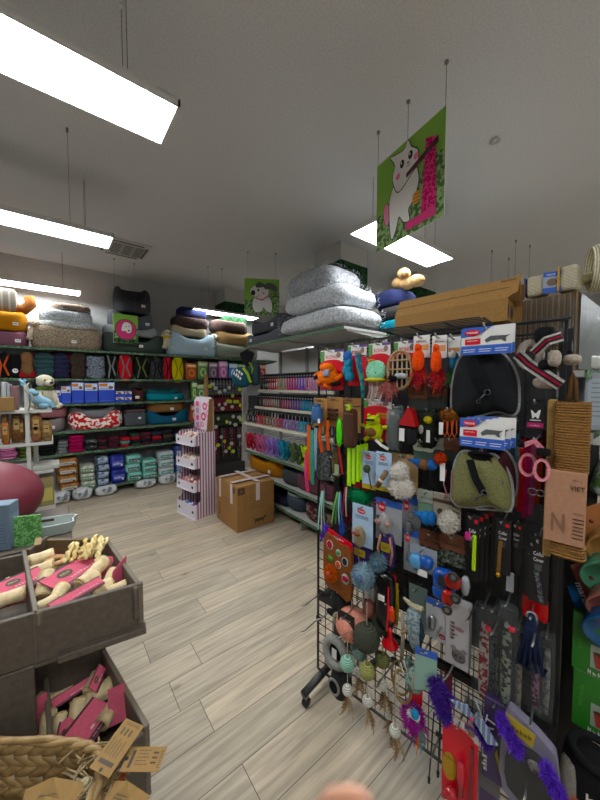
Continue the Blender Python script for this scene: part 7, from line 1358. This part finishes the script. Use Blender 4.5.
# ================================================================ left: maroon ball, boxes, white rack
p = onz(0, 500, 1.22); d = ray(-30, 502); d = d/d.length; p = Vector((0, 0, 1.6))+d*2.1
t = thing('seat_ball', 'big matt maroon oval ball cushion at the left edge', 'pouf', (p.x, p.y, p.z-.16), 0); MB().ell(0, 0, .16, .26, .24, .178, mt('#6d2532', 'plain', .5), 48).build('shell', t)
tbz = 1.01
tag(MB().box(-.485, 1.86, tbz/2-.03, 1.07, .46, tbz-.06, mt('#5a5046', 'wood'), .004).build('side_table', None, (0, 0, 0), 0), 'low wooden counter behind the bins under the maroon ball', 'counter')
p = onz(18, 548, .955); t = thing('printed_box', 'light blue printed box in front of the maroon ball', 'box', (p.x-.07, p.y+.06, .953), R(-20)); b = MB().box(0, .0, .09, .13, .07, .18, c_('#6d8090'), .002)
for k in range(7): b.rect(-.05, .1-.012*k, .05, .103-.012*k, -.036, c_('#55667a'))
b.disc(-.02, .12, .02, .006, -.036, c_('#8a4a40'), 12); b.build('box_body', t)
b = MB().at(.065, 0, .07, rz=R(90)).rect(-.03, -.065, .03, .065, -.001, c_('#7d93a5')); b.build('side_print', t)
p = onz(28, 547, .955); tag(MB().box(0, 0, .055, .09, .01, .13, mt('#4f8a48', 'two', b='#86b878', scale=120, detail=5), .001).build('leaf_card', None, (p.x, p.y+.03, .953), R(-20)), 'green leaf printed card standing between the blue box and the bins', 'product card')
p = onz(50, 532, .955)
t = thing('plastic_tray', 'pale grey plastic tray with slotted handle behind the upper bin', 'tray', (p.x-.03, p.y+.02, .953), R(-12)); TRY = c_('#a5ada8', 'plastic'); b = MB()
out = smooth([(-.1, -.05), (.1, -.05), (.108, 0), (.1, .05), (-.1, .05), (-.108, 0)], 3); n = len(out)
V = [(x, y, 0) for x, y in out]+[(x*1.08, y*1.12, .045) for x, y in out]+[(x*1.02, y*1.02, .045) for x, y in out]+[(x*.95, y*.93, .006) for x, y in out]
b.add(V, [tuple(range(n-1, -1, -1))]+[(r*n+i, r*n+(i+1) % n, (r+1)*n+(i+1) % n, (r+1)*n+i) for r in range(3) for i in range(n)]+[tuple(3*n+i for i in range(n))], TRY, False); b.build('tray_body', t); MB().box(0, .053, .032, .07, .004, .01, INK).build('handle_slot', t)
tag(MB().box(0, 0, .4, .9, .34, .8, c_('#2c2a28'), .004).build('dark_carton', None, (-.62, 2.62, 0), 0), 'dark printed carton on the floor behind the pale tray', 'carton')
# white rack
WR = c_('#b9b7b0', 'plastic'); FW_ = Fr(0, 3.05, 0)
def wp(px, py, off=0): return FW_.pt(px, py, off)
xr = wp(53, 440).x; xl = xr-1.0; t = thing('white_rack', 'white metal rack with shelves of dried treats at the left', 'shelf rack', ((xl+xr)/2, 3.05, 0), 0); cx = (xl+xr)/2
xp = wp(27.5, 430).x-cx
MB().box(xp, .02, .8, .026, .026, 1.6, WR, .003).build('post', t); MB().box(xp+.03, .36, .8, .03, .03, 1.6, WR, .003).build('post', t); MB().box(-.48, .02, .8, .035, .035, 1.6, WR, .003).build('post', t)
ZS = [wp(40, y).z for y in (410, 442.5, 471, 508)]
for z in ZS: MB().box(0, .2, z-.007, 1.0, .4, .014, WR, .002).box(0, .0, z-.008, 1.0, .012, .022, WR).build('shelf', t)
tag(plush_dog(Vector((wp(44, 400).x, 3.2, ZS[0])), .26, .5, 'x', mt('#b5ad98', 'plush'), c_('#141415', 'plush'), mt('#55682e', 'plush')), 'black and white plush dog with a green collar sitting on the white rack', 'soft toy')
t = thing('plush_rabbit', 'light blue plush rabbit lying on the white rack', 'soft toy', Vector((wp(39, 410).x, 3.10, ZS[0]+.005)), 0); t.scale = (.72, .72, .72); LBP = mt('#7fa3b5', 'plush')
MB().tube([(-.09, 0, .14), (-.02, -.02, .1), (.05, -.03, .07), (.12, -.03, .03)], lambda q: .03+.025*math.sin(q*3.1), LBP, 12).ell(.04, -.05, .035, .05, .05, .035, LBP, 12).tube([(.05, -.03, .05), (.13, -.06, .02)], .02, LBP, 10).build('body', t)
hd = MB().ell(-.06, -.02, .17, .05, .045, .042, LBP, 14).ell(-.02, -.05, .17, .03, .03, .025, LBP, 10).build('head', t)
for s_ in (0, 1): MB().tube([(-.08, .0, .2), (-.11-.02*s_, .0, .26), (-.15+.05*s_, .0, .31)], lambda q: .012+.006*math.sin(q*3), LBP, 8).build('ear', hd)
t = thing('sign_holder', 'cream stand with a wavy metal clip at the post of the white rack', 'sign holder', (wp(28, 400).x, 3.02, ZS[0]), 0); MB().tube([(0, 0, 0), (.03, 0, .1), (-.02, 0, .16), (.01, 0, .2)], .005, c_('#a8a088'), 8).build('clip', t)
for i, (x0, x1, y0, c, lb) in enumerate(((0, 5, 382, '#b0b2b5', 'white book like pack, leftmost on the white rack'), (5.5, 9, 384, '#9a9ca0', 'grey white pack, second on the white rack'), (9.5, 17, 386, '#7a5a58', 'pack with a dark picture on the white rack'))):
    a = wp(x0, 400); b_ = wp(x1, 400); tz = wp((x0+x1)/2, y0).z; tag(MB().box(0, .1, (tz-ZS[0])/2, b_.x-a.x, .16, tz-ZS[0], c_(c), .003).build('paper_pack', None, ((a.x+b_.x)/2, 3.12, ZS[0]), 0), lb, 'pack')
a = wp(-1, 400); b_ = wp(14, 400); tag(MB().box(0, .04, .05, b_.x-a.x, .08, .1, c_('#8a6c46', 'card'), .003).build('kraft_carton', None, ((a.x+b_.x)/2, 3.02, ZS[0]), 0), 'long low kraft carton at the front of the white rack', 'carton')
def treatbag(x0, x1, y0, row, c1, c2, lb, k2=.5):
    a = wp(x0, 430); b_ = wp(x1, 430); z = ZS[row]; tz = wp((x0+x1)/2, y0).z; hh = tz-z; ww = b_.x-a.x; t = thing('dried_treat_bag', lb, 'treat bag', ((a.x+b_.x)/2, 3.06+.03*(len(lb) % 3), z), 0)
    MB().soft(0, .05, hh/2, ww, .08, hh, mt(c1, 'two', b=c2, scale=40, p=.5, r=.35), .4, 14, .08).build('bag_body', t); MB().rect(-ww*.25, hh*.45, ww*.25, hh*.8, .008, c_('#a58a5a', 'card')).rect(-ww*.15, hh*.6, ww*.15, hh*.66, .007, INK).build('label', t)
treatbag(0, 9, 422, 1, '#7a5836', '#a8551f', 'bag of orange dried treats at the far left of the rack'); treatbag(9.5, 18, 421, 1, '#8a6a3c', '#6a4a28', 'bag of beige dried treats beside the orange one'); treatbag(18.5, 24, 419, 1, '#5f3a24', '#7a5230', 'dark brown treat bag left of the white post')
treatbag(31, 40, 423, 1, '#6d5a40', '#9a4436', 'bag of reddish dried sticks right of the white post'); treatbag(41, 52, 421, 1, '#6a5236', '#8a6f4a', 'bag of brown dried treats at the right end of the rack')
treatbag(0, 8, 412, 1, '#5a4028', '#7a5a38', 'brown bag standing behind the orange dried treats'); treatbag(10, 22, 413, 1, '#5a3c24', '#6d4c2c', 'brown bag row behind the beige dried treats'); treatbag(30, 42, 414, 1, '#6a4a2a', '#8a6236', 'golden brown bag behind the reddish sticks')
a = wp(31, 470); tag(MB().box(0, .1, .02, .16, .2, .03, c_('#a5a49c'), .003).build('flat_carton', None, (a.x+.09, 3.05, ZS[2]), 0), 'flat white carton on the lowest visible shelf of the white rack', 'carton')
a = wp(36, 505); tag(MB().box(.05, .08, .11, .12, .1, .22, c_('#857a52'), .003).rect(.03, .04, .1, .14, .029, c_('#b0a55a')).build('yellow_card_box', None, (a.x, 3.04, ZS[3]), 0), 'olive box with a yellow label at the bottom of the white rack', 'box')
# ================================================================ fingertip of the person holding the camera
SK = mt('#b07a5e', 'plain', .5); p = Vector((0, 0, 1.6))+ray(355, 842).normalized()*.062
t = thing('person', 'blurred fingertip of the person holding the camera at the bottom edge', 'person', p, -YAW)
MB().tube([(0, -.012, -.075), (0, -.006, -.05), (0, -.001, -.03), (0, 0, -.012), (0, 0, -.004), (0, 0, 0.0)], lambda q: .0078 if q < .75 else (.0072 if q < .85 else (.0055 if q < .95 else .002)), SK, 16).build('finger', t)
MB().soft(0, .0072, -.009, .009, .002, .013, mt('#c49a84', 'gloss'), .8, 12).build('fingernail', t)
